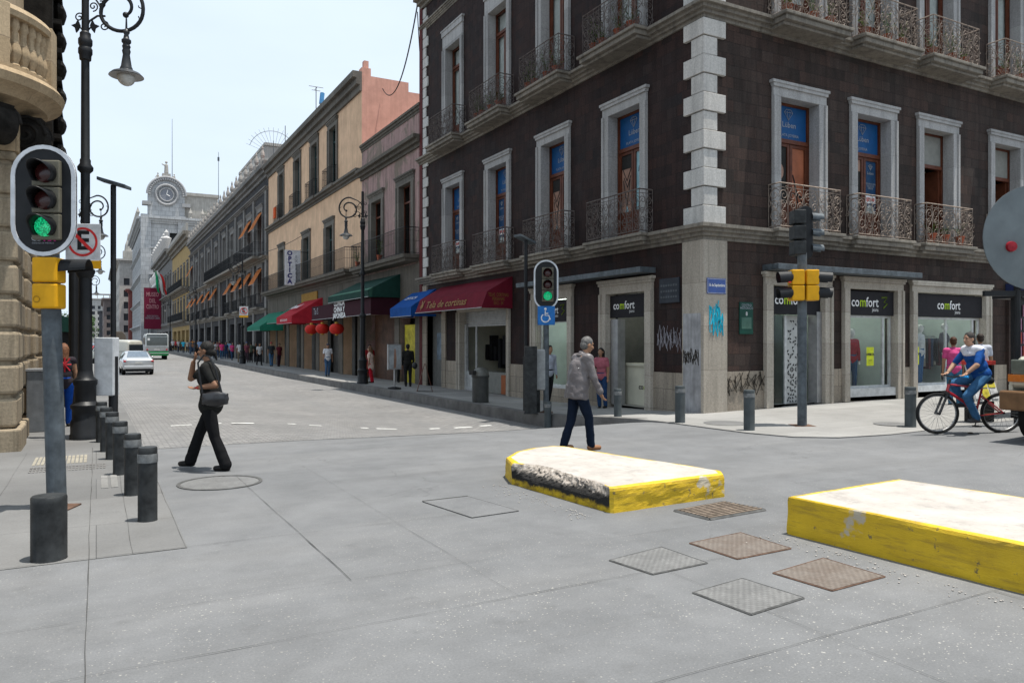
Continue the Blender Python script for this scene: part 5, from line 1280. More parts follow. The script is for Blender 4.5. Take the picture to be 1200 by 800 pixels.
# ================================================================ STREET FURNITURE
def bollard(label, x, y, r, h, mat, band=True, group=None, gz_=None):
    z = gz(x, y) if gz_ is None else gz_
    t = thing('bollard', label, 'bollard', (x, y, z), 0, group)
    prof = [(r*1.02, 0), (r*1.02, .01), (r, .015), (r, h-.05), (r, h-.012), (r*.93, h), (.001, h+.002)]
    MB().lathe([(.001, 0)]+prof, n=28).build('post', mat, t, smooth=True)
    if band: MB().lathe([(r+.003, h-.14), (r+.004, h-.135), (r+.004, h-.065), (r+.003, h-.06)], n=28).build('reflective_band', M('worn_band', (.16, .165, .165), .6, var=.6, scale=12), t, smooth=True)
    return t
G1 = 'black bollards along the left kerb'
for px, py, lb_, hh in ((173, 610, 'nearest slim black bollard of the left kerb line', .68), (155.5, 580, 'second slim black bollard from the camera in the kerb line', .66), (141, 556, 'third slim black bollard from the camera in the kerb line', .66), (131.5, 538, 'fourth slim black bollard from the camera in the kerb line', .66),
                    (124.5, 529, 'fifth slim black bollard from the camera, partly covering the next', .66), (119, 518, 'sixth slim black bollard, just before the street lamp base', .66)):
    x, y = at(px, py); bollard(lb_, x, y, .083, hh, m_blackp, True, G1)
x, y = at(57, 657); bollard('stout black bollard with plain top in front of the traffic light pole', x, y+.05, .122, .485, m_blackp, False)
for px, py, lb_ in ((797, 496, 'grey bollard in front of the corner pier, nearest the comfort doorway'), (878, 505, 'grey bollard left of the pedestrian signal pole'), (1067, 503, 'grey bollard just left of the bicycle'), (724, 489, 'slim grey bollard in front of the comfort doorway'), (642, 484, 'slim grey bollard behind the walking man in the grey jacket')):
    zz_ = -.03 if px < 760 else 0
    x, y = at(px, py, zz_); bollard(lb_, x, y, .1 if px > 760 else .085, .76 if px > 760 else .62, M('bollard_grey', (.06, .07, .073), .5, var=.3, scale=4, streak=.2), True, 'grey bollards on the far corner', gz(x, y))
# domed litter bin
x, y = 9.75, 19.8
t = thing('litter_bin', 'dark grey domed litter bin at the kerb by the maroon awning shop', 'litter bin', (x, y, gz(x, y)))
MB().lathe([(.24, 0), (.24, .72), (.26, .74), (.26, .78), (.001, .78)], n=24).build('body', m_greyp if False else M('bin_grey', (.05, .052, .05), .5, streak=.2), t, smooth=True)
MB().lathe([(.25, .78)]+[(.25*cos(a), .78+.24*sin(a)) for a in [pi/2*i/8 for i in range(9)]], n=24).build('hood', M('bin_hood', (.12, .12, .11), .4, .3), t, smooth=True)
MB().box(-.3, -.2, -.13, .13, .8, .93).build('opening', m_dark, t)

def lens_unit(t, cx, cz, y, s, lens, vis=m_black, facing=-1, housing=m_hous):
    """one signal section: housing square, round lens, hooded visor; faces local -y"""
    h = MB().box(cx-s*.56, cx+s*.56, y-.02, y+.12, cz-s*.54, cz+s*.54).build('lens_housing', housing, t, bevel=.012)
    m = MB().ell((cx, y-.03, cz), (s*.42, .03, s*.42), 20, 10); m.build('lens', lens, h, smooth=True)
    m = MB(); n = 20; inn = []; out = []
    for i in range(n+1):
        a = R(-50)+R(280)*i/n; L = .11+.13*max(0, sin(a))
        inn.append((cx+s*.46*cos(a), y-.01, cz+s*.46*sin(a))); out.append((cx+s*.46*cos(a), y-.01-L, cz+s*.46*sin(a)-.015))
    m.rings([inn, out], False, False); o = m.build('visor', vis, h, smooth=True, recalc=False); k = o.modifiers.new('thick', 'SOLIDIFY'); k.thickness = .006
def stadium(cx, cz, hw, hh, y, n=14):
    return [(cx+hw*cos(a), y, cz+(hh-hw)+hw*sin(a)) for a in [pi*i/n for i in range(n+1)]]+[(cx+hw*cos(a), y, cz-(hh-hw)+hw*sin(a)) for a in [pi+pi*i/n for i in range(n+1)]]
def signal(label, x, y, z0, pole_h, hz, hw, hh, rz, back='plate', base=True, cdmx=False, polew=.075, lean=0.0, group=None, lensr=.172):
    t = thing('traffic_light', label, 'traffic light', (x, y, z0), rz, group)
    p = MB().tube([(lean, 0, 0), (0, 0, hz-hh*.6 if back == 'plate' else pole_h)], polew, 20); p.build('pole', m_greyp, t, smooth=True)
    if base: MB().box(lean-.16, lean+.16, -.16, .16, .003, .02).lathe([(.09, .02), (.09, .05)], (lean, 0, 0), 14).build('base_plate', m_rust, t, bevel=.004)
    yb = -.10
    bk = MB().prism(stadium(0, hz, hw, hh, yb), (0, .02, 0)).build('backplate', m_black, t)
    rim = MB(); o = stadium(0, hz, hw, hh, 0); i_ = stadium(0, hz, hw*.87, hh-hw*.13, 0); n = len(o)
    rg = [[(*[p_[0]], yb-.012, p_[2]) for p_ in o], [(p_[0], yb+.03, p_[2]) for p_ in o], [(p_[0], yb+.03, p_[2]) for p_ in i_], [(p_[0], yb-.012, p_[2]) for p_ in i_]]
    rg.append(rg[0]); rim.rings(rg, True, False); rim.build('white_border', M('border_white', (.55, .57, .6), .45), bk)
    s = lensr*1.35
    for k, ln in enumerate((m_lens_off, m_lens_off, m_green_on)): lens_unit(t, 0.04, hz+.0+(1-k)*s*1.12, yb-.03, s, ln)
    if cdmx:
        text('CD', .075, m_grlet, bk, (-.055, yb-.013, hz-hh+.17), '-y', bold=.002); text('MX', .075, m_mag, bk, (.06, yb-.013, hz-hh+.17), '-y', bold=.003); text('CIUDAD DE MEXICO', .022, m_grlet, bk, (0, yb-.013, hz-hh+.125), '-y')
    return t
yaw_cam = math.atan2(.4786, .8782)      # local -y turned towards the viewer side
# near left signal
x, y = at(57.5, 596)
px_off = (56-62)/F*7.6
t = signal('large green-lit traffic light on near left pole, white-bordered black backplate', x, y, groad(x, y), 2.6, 3.02, .302, .54, -.42, cdmx=True, polew=.088, lean=.075)
for k, (z0, z1) in enumerate(((1.99, 2.245), (2.245, 2.50))):
    z0 -= .02; z1 -= .02
    hb = MB().box(-.10, .13, -.13, .08, z0, z1-.01).build('yellow_signal_box', m_yel, t, bevel=.02)
    if k == 1:
        m = MB(); n = 14; a_ = []; b_ = []
        for i in range(n+1): a = R(-10)+R(200)*i/n; a_.append((.13, .0+.1*cos(a), (z0+z1)/2+.11*sin(a))); b_.append((.38, .0+.09*cos(a), (z0+z1)/2+.02+.09*sin(a)))
        m.rings([a_, b_], False, False); o = m.build('visor', m_black, hb, recalc=False); o.modifiers.new('thick', 'SOLIDIFY').thickness = .008
m = MB()
for i in range(3): m.tube([(-.05+.0*i+.03*cos(a), -.134, 2.06+.03*sin(a)) for a in [2*pi*j/10 for j in range(11)]], .002, 3)
m.build('sticker', m_rust, t)
# signal at the far corner, wheelchair plate below
x, y = at(640, 482, -.06)
t = signal('green-lit traffic light above a blue wheelchair plate on the far kerb', x, y, gwalk(x, y), 3, 3.12, .3, .6, -.55, polew=.07, lensr=.185)
ws = thing('wheelchair_sign', 'square blue wheelchair sign on the far kerb signal pole', 'sign', (x-.05, y-.09, 2.28), -.55)
MB().box(-.21, .21, -.01, .0, -.23, .23).build('plate', M('sign_blue', (.015, .14, .42), .4), ws, bevel=.004)
L = [[(-.02, 0, .12), (-.03, 0, .0), (.06, 0, -.0), (.1, 0, -.1)], [(-.03, 0, .05), (.05, 0, .05)]]
L.append([(-.02+.1*cos(a), 0, -.06+.1*sin(a)) for a in [R(120)+R(250)*i/12 for i in range(13)]])
strokes([[(p[0], -.014, p[2]) for p in q_] for q_ in L], .014, m_letter, ws, 'wheelchair_symbol')
MB().ell((-.02, -.014, .16), (.03, .006, .03), 10, 6).build('symbol_head', m_letter, ws)
# pedestrian + vehicle signals on the right pole
x, y = at(940, 500); zg = gz(x, y)
t = thing('traffic_light', 'grey signal pole with yellow pedestrian heads and black head facing away', 'traffic light', (x, y, zg), -.5)
MB().tube([(0, 0, 0), (0, 0, 3.35)], .088, 22).build('pole', m_greyp, t, smooth=True)
MB().box(-.2, .2, -.2, .2, .003, .025).build('base_plate', m_rust, t)
for s in (-1, 1):
    for k, ln in enumerate((m_lens_off if s > 0 else m_red_on, m_lens_off if s < 0 else m_green_on)):
        z = 2.87-k*.3; hb = MB().box(min(s*.02, s*.26), max(s*.02, s*.26), -.2, .08, z-.145, z+.145).build('yellow_signal_box', m_yel, t, bevel=.02)
        m = MB(); n = 16; a_ = []; b_ = []
        for i in range(n+1):
            a = R(-40)+R(260)*i/n; a_.append((s*(.24), -.08+.12*cos(a), z+.12*sin(a))); b_.append((s*(.50+.02*sin(a)), -.12+.12*cos(a), z+.12*sin(a)-.02))
        m.rings([a_, b_], False, False); o = m.build('visor', m_black, hb, recalc=False); o.modifiers.new('thick', 'SOLIDIFY').thickness = .008
        lm = MB().ell((s*.27, -.09, z), (.02, .1, .1), 14, 8).build('lens', ln, hb, smooth=True)
hz = 3.75
hb = MB().prism([(p_[0]+.2, p_[1]+.02, p_[2]) for p_ in stadium(0, hz, .14, .52, 0)], (0, .25, 0)).build('black_signal_head', m_black, t, bevel=.01)
hb.location = (-.12, 0, 0)
for k in range(3):
    h2 = MB().box(-.18, .05, -.1, .22, hz+.16-k*.3, hz+.43-k*.3).build('signal_section', m_blackp, t, bevel=.02)
    m = MB(); n = 14; a_ = []; b_ = []
    for i in range(n+1): a = R(-20)+R(220)*i/n; a_.append((.2, .06+.1*cos(a), hz+.29-k*.3+.1*sin(a))); b_.append((.42, .06+.1*cos(a), hz+.27-k*.3+.1*sin(a)))
    m.rings([a_, b_], False, False); o = m.build('visor', m_greyp, h2, recalc=False); o.modifiers.new('thick', 'SOLIDIFY').thickness = .008
MB().tube([(0, 0, 3.3), (0, 0, 4.2)], .05, 10).build('mast_top', m_black, t)
# control post and box beside the far signal
x, y = at(622, 484, -.08); x2, y2 = x, y
t = tag(MB().box(-.15, .15, -.12, .12, 0, 1.62).box(-.17, .17, -.14, .14, 0, .03).build('control_post', m_blackp, bevel=.01), 'square black control post left of the far kerb traffic light', 'post'); t.location = (x, y, gwalk(x, y)); t.rotation_euler.z = -.5
x, y = at(633, 483, -.08); t = thing('control_box', 'small pale grey cabinet between black post and far kerb traffic light', 'cabinet', (x, y+.1, gwalk(x, y)), -.5)
MB().box(-.2, .2, -.14, .14, .55, 1.55).build('cabinet', m_steel, t, bevel=.02); MB().box(-.05, .05, -.05, .05, 0, .55).build('stand', m_blackp, t); MB().box(-.17, .17, -.15, -.14, .6, 1.5).build('door', M('cabinet_door', (.30, .31, .31), .5), t)
# slim lamp columns
def slim(label, x, y, h, head, rz, box=False):
    z = gz(x, y); t = thing('lamp_column', label, 'lamp column', (x, y, z), rz)
    MB().tube([(0, 0, 0), (0, 0, h*.32)], .075, 12).build('base_sleeve', m_black, t, smooth=True); MB().tube([(0, 0, h*.32), (0, 0, h)], .045, 10).build('pole', m_black, t, smooth=True)
    MB().prism([(-head, -.1, h+.08), (head, -.1, h-.06), (head, -.1, h-.0), (-head, -.1, h+.14)], (0, .26, 0)).build('flat_head', m_greyp, t, bevel=.01)
    if box: MB().box(-.27, .05, -.12, .12, .72, 1.72).build('junction_box', M('white_box', (.5, .52, .54), .45, streak=.1), t, bevel=.015)
x, y = at(129, 492, 0); slim('slim black column with flat tilted head and white box near left kerb', .26, 14.9, 4.35, .24, -.45, True)
slim('slim black column with flat pale head before the dark facade', 9.5, 16.7, 4.28, .28, .3)

# ---- ornate street lamps
def ornate_lamp(label, x, y, h=8.3, arm=1, rz=0, mat=m_black, big=True):
    t = thing('street_lamp', label, 'street lamp', (x, y, gz(x, y)), rz, 'ornate cast iron street lamps')
    MB().lathe([(.001, 0), (.24, 0), (.24, .08), (.225, .10), (.225, .3), (.2, .34), (.2, .5), (.225, .53), (.225, .58), (.165, .64), (.165, .9), (.185, .93), (.185, 1.0), (.13, 1.05), (.115, 1.15), (.001, 1.15)], n=24).build('base', mat, t, smooth=True)
    MB().lathe([(.112, 1.1), (.10, 2.72), (.12, 2.74), (.15, 2.82), (.15, 2.86), (.09, 2.92), (.072, 3.0), (.072, 4.5), (.12, 4.55), (.125, 4.6), (.085, 4.66), (.085, 4.72), (.07, 4.75), (.064, 6.4), (.09, 6.42), (.095, 6.5), (.11, 6.53), (.11, 6.6), (.09, 6.64), (.11, 6.69), (.11, 6.76), (.085, 6.8), (.085, 6.87), (.058, 6.9), (.055, h), (.001, h)], n=20).build('column', mat, t, smooth=True)
    # hooked arm with scrolls, in local x-z plane
    A = MB(); K0 = .60; KZ = 7.28; KR = .36
    A.tube([(0, 0, 6.95), (.07, 0, 7.08), (.2, 0, 7.17), (.33, 0, 7.17)], .017, 6); A.tube([(0, 0, 7.62), (.14, 0, 7.5), (.26, 0, 7.32)], .015, 5)
    sp = []; rs = []
    for i in range(50):                         # the large crook: up from the post, over the top, down and curling in
        tt = i/49; a = R(150)-tt*R(560); r = KR*1.0 if tt < .55 else KR*(1-(tt-.55)*1.55)
        sp.append((K0+r*cos(a), 0, KZ+r*sin(a)+(.16*(1-tt/.3) if tt < .3 else 0))); rs.append(.032 if tt < .8 else .032-.05*(tt-.8))
    A.tube([(0, 0, 7.25), (.06, 0, 7.5), (.2, 0, 7.62)]+sp[4:], [.02]*3+rs[4:], 8)
    A.ell(sp[-1], (.05,)*3, 10, 8)
    for (c0, c1, r, d, a0) in ((.13, 7.33, .085, 1, -1.6), (.22, 7.02, .0, -1, 1.6), (.31, 7.0, .085, -1, 1.4), (-.1, 7.14, .085, 1, 0), (.27, 7.36, .07, -1, 2), (-.1, 7.5, .09, 1, 0)):
        if r: spiral(A, lambda u, w, z: (u, w, z), c0, 0, c1, r, 1.4, a0, d, 16, .012)
    for zz2 in (7.12, 7.3, 7.45): A.tube([(K0+KR*.98, 0, zz2), (K0+KR*.8, 0, zz2+.03), (K0+KR*.78, 0, zz2+.06)], .01, 4)
    for s in (-1, 1):
        A.tube([(0, 0, 6.88), (s*.07, 0, 6.95), (s*.11, 0, 7.0)], .013, 5)
        A.prism([(s*.08, -.015, 7.0), (s*.12, -.015, 7.10), (s*.155, -.015, 7.03), (s*.23, -.015, 7.0), (s*.17, -.015, 6.96), (s*.15, -.015, 6.88), (s*.11, -.015, 6.93)], (0, .03, 0))
    A.build('scroll_arm', mat, t, smooth=True)
    hx, hz_ = .68, 6.98
    ln = MB().lathe([(.001, hz_+.16), (.012, hz_+.16), (.018, hz_-.02), (.045, hz_-.04), (.055, hz_-.08), (.035, hz_-.12), (.05, hz_-.19), (.075, hz_-.21), (.075, hz_-.25), (.05, hz_-.28), (.068, hz_-.32), (.055, hz_-.36), (.068, hz_-.40), (.055, hz_-.46), (.085, hz_-.66), (.1, hz_-.69), (.105, hz_-.72), (.22, hz_-.77), (.27, hz_-.82), (.001, hz_-.78)], (hx, 0, 0), 24).build('lantern', mat if not big else M('lantern_dark', (.03, .033, .037), .4), t, smooth=True)
    MB().lathe([(.255, hz_-.825), (.275, hz_-.83), (.12, hz_-.80)], (hx, 0, 0), 24).build('rim', m_steel, ln)
    MB().ell((hx, 0, hz_-.84), (.145, .145, .15), 18, 10).build('glass_globe', M('milk_glass', (.45, .45, .43), .15, coat=.4), ln, smooth=True)
    return t
x, y = at(100, 514); lamp0 = ornate_lamp('ornate black street lamp at the near left kerb with hooked scroll arm', x, y, 8.3, rz=-.45)
pl_ = ornate_lamp('ornate black street lamp at the kerb in front of the beige building', 9.75, 30.9, 8.0, rz=2.75)
def lamp_copy(lb_, x, y, rz): dup(lamp0, (x, y, gz(x, y)), rz, lb_)
lamp_copy('distant ornate street lamp behind the near lamp, on the left sidewalk', -.45, 34.5, -.45)
lamp_copy('ornate street lamp in front of the near end of the finial building', 9.8, 61, 2.75)
lamp_copy('far ornate street lamp in front of the middle of the finial building', 9.8, 92, 2.75)
lamp_copy('farthest ornate street lamp on the right kerb near the ochre building', 9.8, 126, 2.75)
lamp_copy('tiny distant ornate lamp before the pale clock building', 9.8, 180, 2.75)
lamp_copy('slender distant ornate lamp on the left kerb past the parked traffic', -.4, 52, -.45)
lamp_copy('last ornate lamp visible along the left kerb', -.6, 78, -.45)
# no-parking plates
def noparking(label, x, y, z, s, rz):
    t = thing('no_parking_sign', label, 'sign', (x, y, z), rz, 'no parking signs')
    MB().box(-.3*s, .3*s, -.012, 0, -.28*s, .36*s).build('white_plate', M('sign_white2', (.55, .56, .58), .4), t, bevel=.01)
    MB().box(-.3*s, .3*s, -.013, 0, -.43*s, -.285*s).build('yellow_strip', m_yel, t)
    text('E', .46*s, m_black, t, (0, -.016, .05*s), '-y', bold=.012)
    m = MB(); c = (0, .04*s); ro, ri = .255*s, .215*s
    o_ = [[(r*cos(a), -.019, c[1]+r*sin(a)) for r in (ri, ro)] for a in [2*pi*i/36 for i in range(37)]]
    m.rings(o_, False, False); k = .2*s
    m.quad((-.19*s, -.021, c[1]+.15*s), (-.15*s, -.021, c[1]+.19*s), (.19*s, -.021, c[1]-.15*s), (.15*s, -.021, c[1]-.19*s))
    m.build('red_ring', m_redl, t, recalc=False)
noparking('large no parking plate with crossed E on the near lamp column', -.19, 14.6, 3.27, .95, -.45)
MB_ = MB().tube([(0, 0, 0), (0, 0, 3.6)], .04, 8)
noparking('small distant no parking plate in front of the finial building', 9.3, 57.3, 3.8, 1.0, -.3)
# small post of the near plate: clamp to lamp
# grey cabinet by the left building
t = thing('service_cabinet', 'tall grey steel cabinet against the rusticated left building', 'cabinet', (-.90, 16.6, groad(-.9, 16.6)), 0)
MB().box(-.22, .16, -.22, .22, 0, 1.12).build('cabinet', M('cab_grey', (.16, .17, .18), .5, streak=.3), t, bevel=.02); MB().box(-.24, .18, -.24, .24, 1.12, 1.16).build('lid', m_steel, t)
# second tall dark post and black drum shapes behind the lamp
o = tag(MB().tube([(0, 0, 0), (0, 0, 3.4)], .1, 14).build('signal_post', m_black), 'plain thick black post behind the near street lamp', 'post'); o.location = (-.42, 18.8, groad(-.4, 18.8))
# illuminated poster stand and board on the right walk
x, y = 9.7, 26.9
t = thing('poster_stand', 'street poster stand on a thin leg beside the green lamp post', 'poster stand', (x, y, gwalk(x, y)), .1)
MB().tube([(0, 0, 0), (0, 0, .8)], .04, 8).build('leg', m_steel, t); MB().lathe([(.25, 0), (.25, .05), (.05, .09)], n=16).build('base', m_black, t)
MB().box(-.27, .27, -.05, .05, .72, 1.66).build('frame', m_steel, t); MB().quad((-.23, -.055, .76), (.23, -.055, .76), (.23, -.055, 1.62), (-.23, -.055, 1.62)).build('poster', M('poster_beach', (.35, .38, .4), .5, var=.6, scale=2), t)
MB().poly([(-.06, -.058, .78), (.04, -.058, .78), (.06, -.058, 1.15), (.025, -.058, 1.48), (-.03, -.058, 1.5), (-.05, -.058, 1.15)]).build('figure_print', m_skinP, t)
t = tag(MB().prism([(-.3, 0, 0), (.3, 0, 0), (.28, .25, 1.0), (-.28, .25, 1.0)], (0, .02, 0)).prism([(-.3, .55, 0), (.3, .55, 0), (.28, .28, 1.0), (-.28, .28, 1.0)], (0, .02, 0)).build('folding_board', m_wood), 'small folding wooden board standing near the blue awning', 'sign board'); t.location = (10.6, 25.4, gwalk(10.6, 25.4)); t.rotation_euler.z = 1.2
# big grey disc on a black post, right edge
x, y = 15.33, 7.82
t = thing('disc_sign', 'big round grey metal disc with small red cap, on black post at right edge', 'sign', (x, y, gz(x, y)), -.5)
MB().tube([(-.28, .05, 0), (-.28, .05, 2.9)], .06, 10).box(-.9, .6, .02, .1, 2.42, 2.52).build('post', m_black, t)
o = MB().lathe([(.001, 0), (.9, 0), (.98, .03), (.98, .05), (.001, .06)], n=48).build('disc', M('disc_grey', (.13, .15, .16), .45, .3, var=.2, scale=2), t, smooth=True); o.rotation_euler = (R(90), 0, 0); o.location = (0, 0, 3.5)
o2 = MB().lathe([(.001, .06), (.09, .05), (.1, 0)], n=18).build('red_cap', M('red_cap', (.25, .01, .02), .4), t, smooth=True); o2.rotation_euler = (R(90), 0, 0); o2.location = (-.47, -.06, 3.33)
# magazine board and rack behind the rider
mg = [M('mag%d' % i, c_, .4, var=.5, scale=9) for i, c_ in enumerate([(.5, .42, .05), (.5, .05, .04), (.5, .5, .5), (.05, .2, .4), (.45, .2, .3), (.1, .1, .1)])]
rr = random.Random(7)
x, y = 15.2, 8.75
t = thing('magazine_board', 'sloping board of colourful magazines with red tray behind the rear bicycle wheel', 'news stand', (x, y, gz(x, y)), -.3)
bd = MB().box(-.28, .28, -.015, .015, 0, .75).build('board', M('white_board', (.5, .5, .48), .5), t); bd.location = (0, -.2, .42); bd.rotation_euler = (R(-20), 0, 0)
for i in range(3):
    for j in range(3): MB().box(-.26+i*.18, -.26+i*.18+.15, -.03, -.015, .04+j*.23, .04+j*.23+.2).build('magazine', mg[rr.randrange(4)], bd)
MB().box(-.3, .3, -.08, .12, 1.12, 1.2).build('red_tray', mg[1], t); MB().box(-.22, .2, .0, .02, 1.2, 1.42).build('card', mg[2], t)
MB().box(-.25, -.2, -.1, .1, 0, 1.12).box(.2, .25, -.1, .1, 0, 1.12).build('stand', m_black, t)
x, y = 16.45, 8.75
t = thing('news_rack', 'tall black rack hung with magazines beside the red shutter', 'news rack', (x, y, gz(x, y)), 0)
MB().box(-.05, .0, 0, .06, 0, 2.5).box(1.4, 1.45, 0, .06, 0, 2.5).box(-.1, 1.5, -.2, .4, 2.45, 2.55).box(0, 1.4, .03, .06, .3, 2.45).build('frame', m_black, t)
for i in range(5):
    for j in range(7):
        if rr.random() < .7: MB().box(.05+i*.26, .05+i*.26+.2, .0, .02, .4+j*.28, .4+j*.28+.24).build('magazine', mg[rr.randrange(6)], t)
# kiosk with green canopy on the left sidewalk
t = thing('kiosk', 'sidewalk kiosk with dark green canopy beyond the near street lamp', 'kiosk', (-1.2, 31, groad(-1.2, 31)))
MB().prism([(-2.4, -1.6, 2.3), (.9, -1.6, 2.25), (.6, -1.6, 2.7), (-.8, -1.6, 3.0), (-2.2, -1.6, 2.7)], (0, 3.2, 0)).build('canopy', m_dgreen, t); MB().box(-2, .5, -1.2, 1.2, 0, 2.3).build('booth', m_black, t)
# flower pots and plants on balconies
def leafy(label, x, y, z, s, seed, stems=14, mats=(m_green, m_green2), pot=True, cat='potted plant'):
    t = thing('potted_plant', label, cat, (x, y, z)); rr = random.Random(seed)
    if pot: MB().lathe([(.001, 0), (.09, 0), (.13, .22), (.14, .22), (.14, .25), (.001, .25)], n=14).build('pot', m_terra, t)
    m = MB()
    for k in range(stems):
        a = rr.uniform(0, 2*pi); tip = Vector((cos(a)*rr.uniform(.05, .3), sin(a)*rr.uniform(.05, .25), .25+rr.uniform(.15, .75)*s))
        base = Vector((0, 0, .24)); m.tube([tuple(base), tuple(base.lerp(tip, .5)+Vector((0, 0, .05))), tuple(tip)], .005, 3)
        for j in range(9):
            p = base.lerp(tip, rr.uniform(.25, 1)); d = Vector((rr.gauss(0, 1), rr.gauss(0, 1), rr.gauss(0, .6))).normalized()*rr.uniform(.03, .07)*max(1, s*.8); q = Vector((rr.gauss(0, 1), rr.gauss(0, 1), rr.gauss(0, 1))).normalized()*.022
            m.cur = 0 if rr.random() < .6 else 1; m.poly([tuple(p-q), tuple(p+d*.5-q*.2), tuple(p+d), tuple(p+q)])
    m.cur = 0; m.build('leaves', list(mats), t, recalc=False); return t
ZU, ZM = 9.43, 4.37
for i, c_ in enumerate(LW[:3]):
    for j, dy in enumerate((-.75, -.2, .5, .9)):
        leafy('%s pot on the %s upper street-side balcony from the corner' % (['nearest', 'second', 'third', 'farthest'][j], ['first', 'second', 'third'][i]), CX0-.38, CY0+c_+dy, ZU, 1.0 if j % 2 else .6, i*9+j, 12)
for i, c_ in enumerate(RW[:4]):
    for j, dx in enumerate((-.8, .1, .7)):
        leafy('%s pot on the %s upper balcony facing the crossing, counted from the corner' % (['left', 'middle', 'right'][j], ['first', 'second', 'third', 'fourth'][i]), CX0+c_+dx, CY0-.36, ZU, .7+.3*(j % 2), 50+i*9+j, 10, (m_green2, m_green))
for j, dx in enumerate((-.7, -.1, .6)): leafy('potted plant on the lower balcony of the open dark window, %s pot' % ['left', 'middle', 'right'][j], CX0+RW[2]+dx, CY0-.28, ZM, .5, 90+j, 10)
leafy('small light green plant on the pink building balcony', 11.6, 34.2, 5.42, 1.0, 101, 14, (m_green2, m_green2)); leafy('tiny light green plant at the far end of the pink balcony', 11.6, 37.6, 5.42, .8, 102, 10, (m_green2, m_green2))
leafy('weeds sprouting on the dark building parapet', 12.2, 104, 16.1, 3.0, 103, 20, (m_green2, m_green2), pot=False, cat='plant')
# far trees of the square
m_far = M('far_leaf', (.06, .11, .035), .8, var=.5, scale=.6)
def far_tree(label, x, y, h, r, seed):
    t = thing('tree', label, 'tree', (x, y, -.3)); rr = random.Random(seed)
    m = MB().tube([(0, 0, 0), (.2, 0, h*.3), (0, .1, h*.6)], [.35, .28, .12], 7)
    for k in range(5): a = k*1.3; m.tube([(0, 0, h*.35), (r*.5*cos(a), r*.5*sin(a), h*.7)], [.14, .05], 5)
    m.build('trunk', M('bark', (.06, .045, .03), .9), t)
    c = MB()
    lobes = [(Vector((rr.gauss(0, r*.42), rr.gauss(0, r*.42), h*.62+rr.gauss(0, h*.13))), rr.uniform(.3, .5)*r) for _ in range(16)]
    for cc, lr in lobes:
        for k in range(110):
            d = Vector((rr.gauss(0, 1), rr.gauss(0, 1), rr.gauss(0, 1))).normalized()*lr*rr.uniform(.55, 1.05); p = cc+d
            q = Vector((rr.gauss(0, 1), rr.gauss(0, 1), rr.gauss(0, 1))).normalized()*.3; w = Vector((rr.gauss(0, 1), rr.gauss(0, 1), rr.gauss(0, 1))).normalized()*.2
            c.poly([tuple(p-q), tuple(p+w), tuple(p+q), tuple(p-w)])
    c.build('crown', m_far, t, recalc=False)
for i, (x, y, h, r, lb_) in enumerate([(-7, 235, 10, 5, 'nearest green tree at the end of the left side'), (-14, 245, 9, 5, 'green tree behind the left lamp posts'), (-9, 300, 12, 6, 'farther green tree above the distant cars'), (-22, 260, 10, 6, 'green tree hidden mostly by the near lamp column'), (-4.5, 340, 11, 5, 'most distant green tree beside the end of the street')]): far_tree(lb_, x, y, h, r, i)
# ================================================================ PEOPLE
def remesh(mb, name, mat, parent, voxel, smooth_it=3, wrinkle=0.0, wseed=0, wscale=9):
    tmp = mb.build('tmp', mat, None, recalc=True)
    r = tmp.modifiers.new('r', 'REMESH'); r.mode = 'VOXEL'; r.voxel_size = voxel; r.use_smooth_shade = True
    s = tmp.modifiers.new('s', 'SMOOTH'); s.factor = .6; s.iterations = smooth_it
    C.objects.unlink(tmp); me = evaluated_mesh(tmp)
    if wrinkle:
        nv = len(me.vertices); co_ = [0.0]*nv*3; me.vertices.foreach_get('co', co_); no_ = [0.0]*nv*3; me.vertices.foreach_get('normal', no_)
        for i_ in range(nv):
            p = Vector(co_[3*i_:3*i_+3]); n = .6*noise.noise(Vector((p.x*wscale+wseed, p.y*wscale, p.z*wscale*.8)))
            q = p.z*wscale*2.2+p.y*wscale*1.1+3*noise.noise(Vector((p.x*5+wseed, p.y*5, p.z*4))); n += .5*(abs(math.sin(q))**3)*noise.noise(Vector((p.x*7, p.y*7+wseed, p.z*6)))*2
            for a_ in range(3): co_[3*i_+a_] += no_[3*i_+a_]*n*wrinkle
        me.vertices.foreach_set('co', co_); me.update()
    me.materials.clear(); me.materials.append(mat); me.name = name
    me.polygons.foreach_set('use_smooth', [True]*len(me.polygons))
    o = bpy.data.objects.new(name, me); C.objects.link(o); o.parent = parent
    return o
def V(*a): return Vector(a)
def nz(v): return Vector(v).normalized()
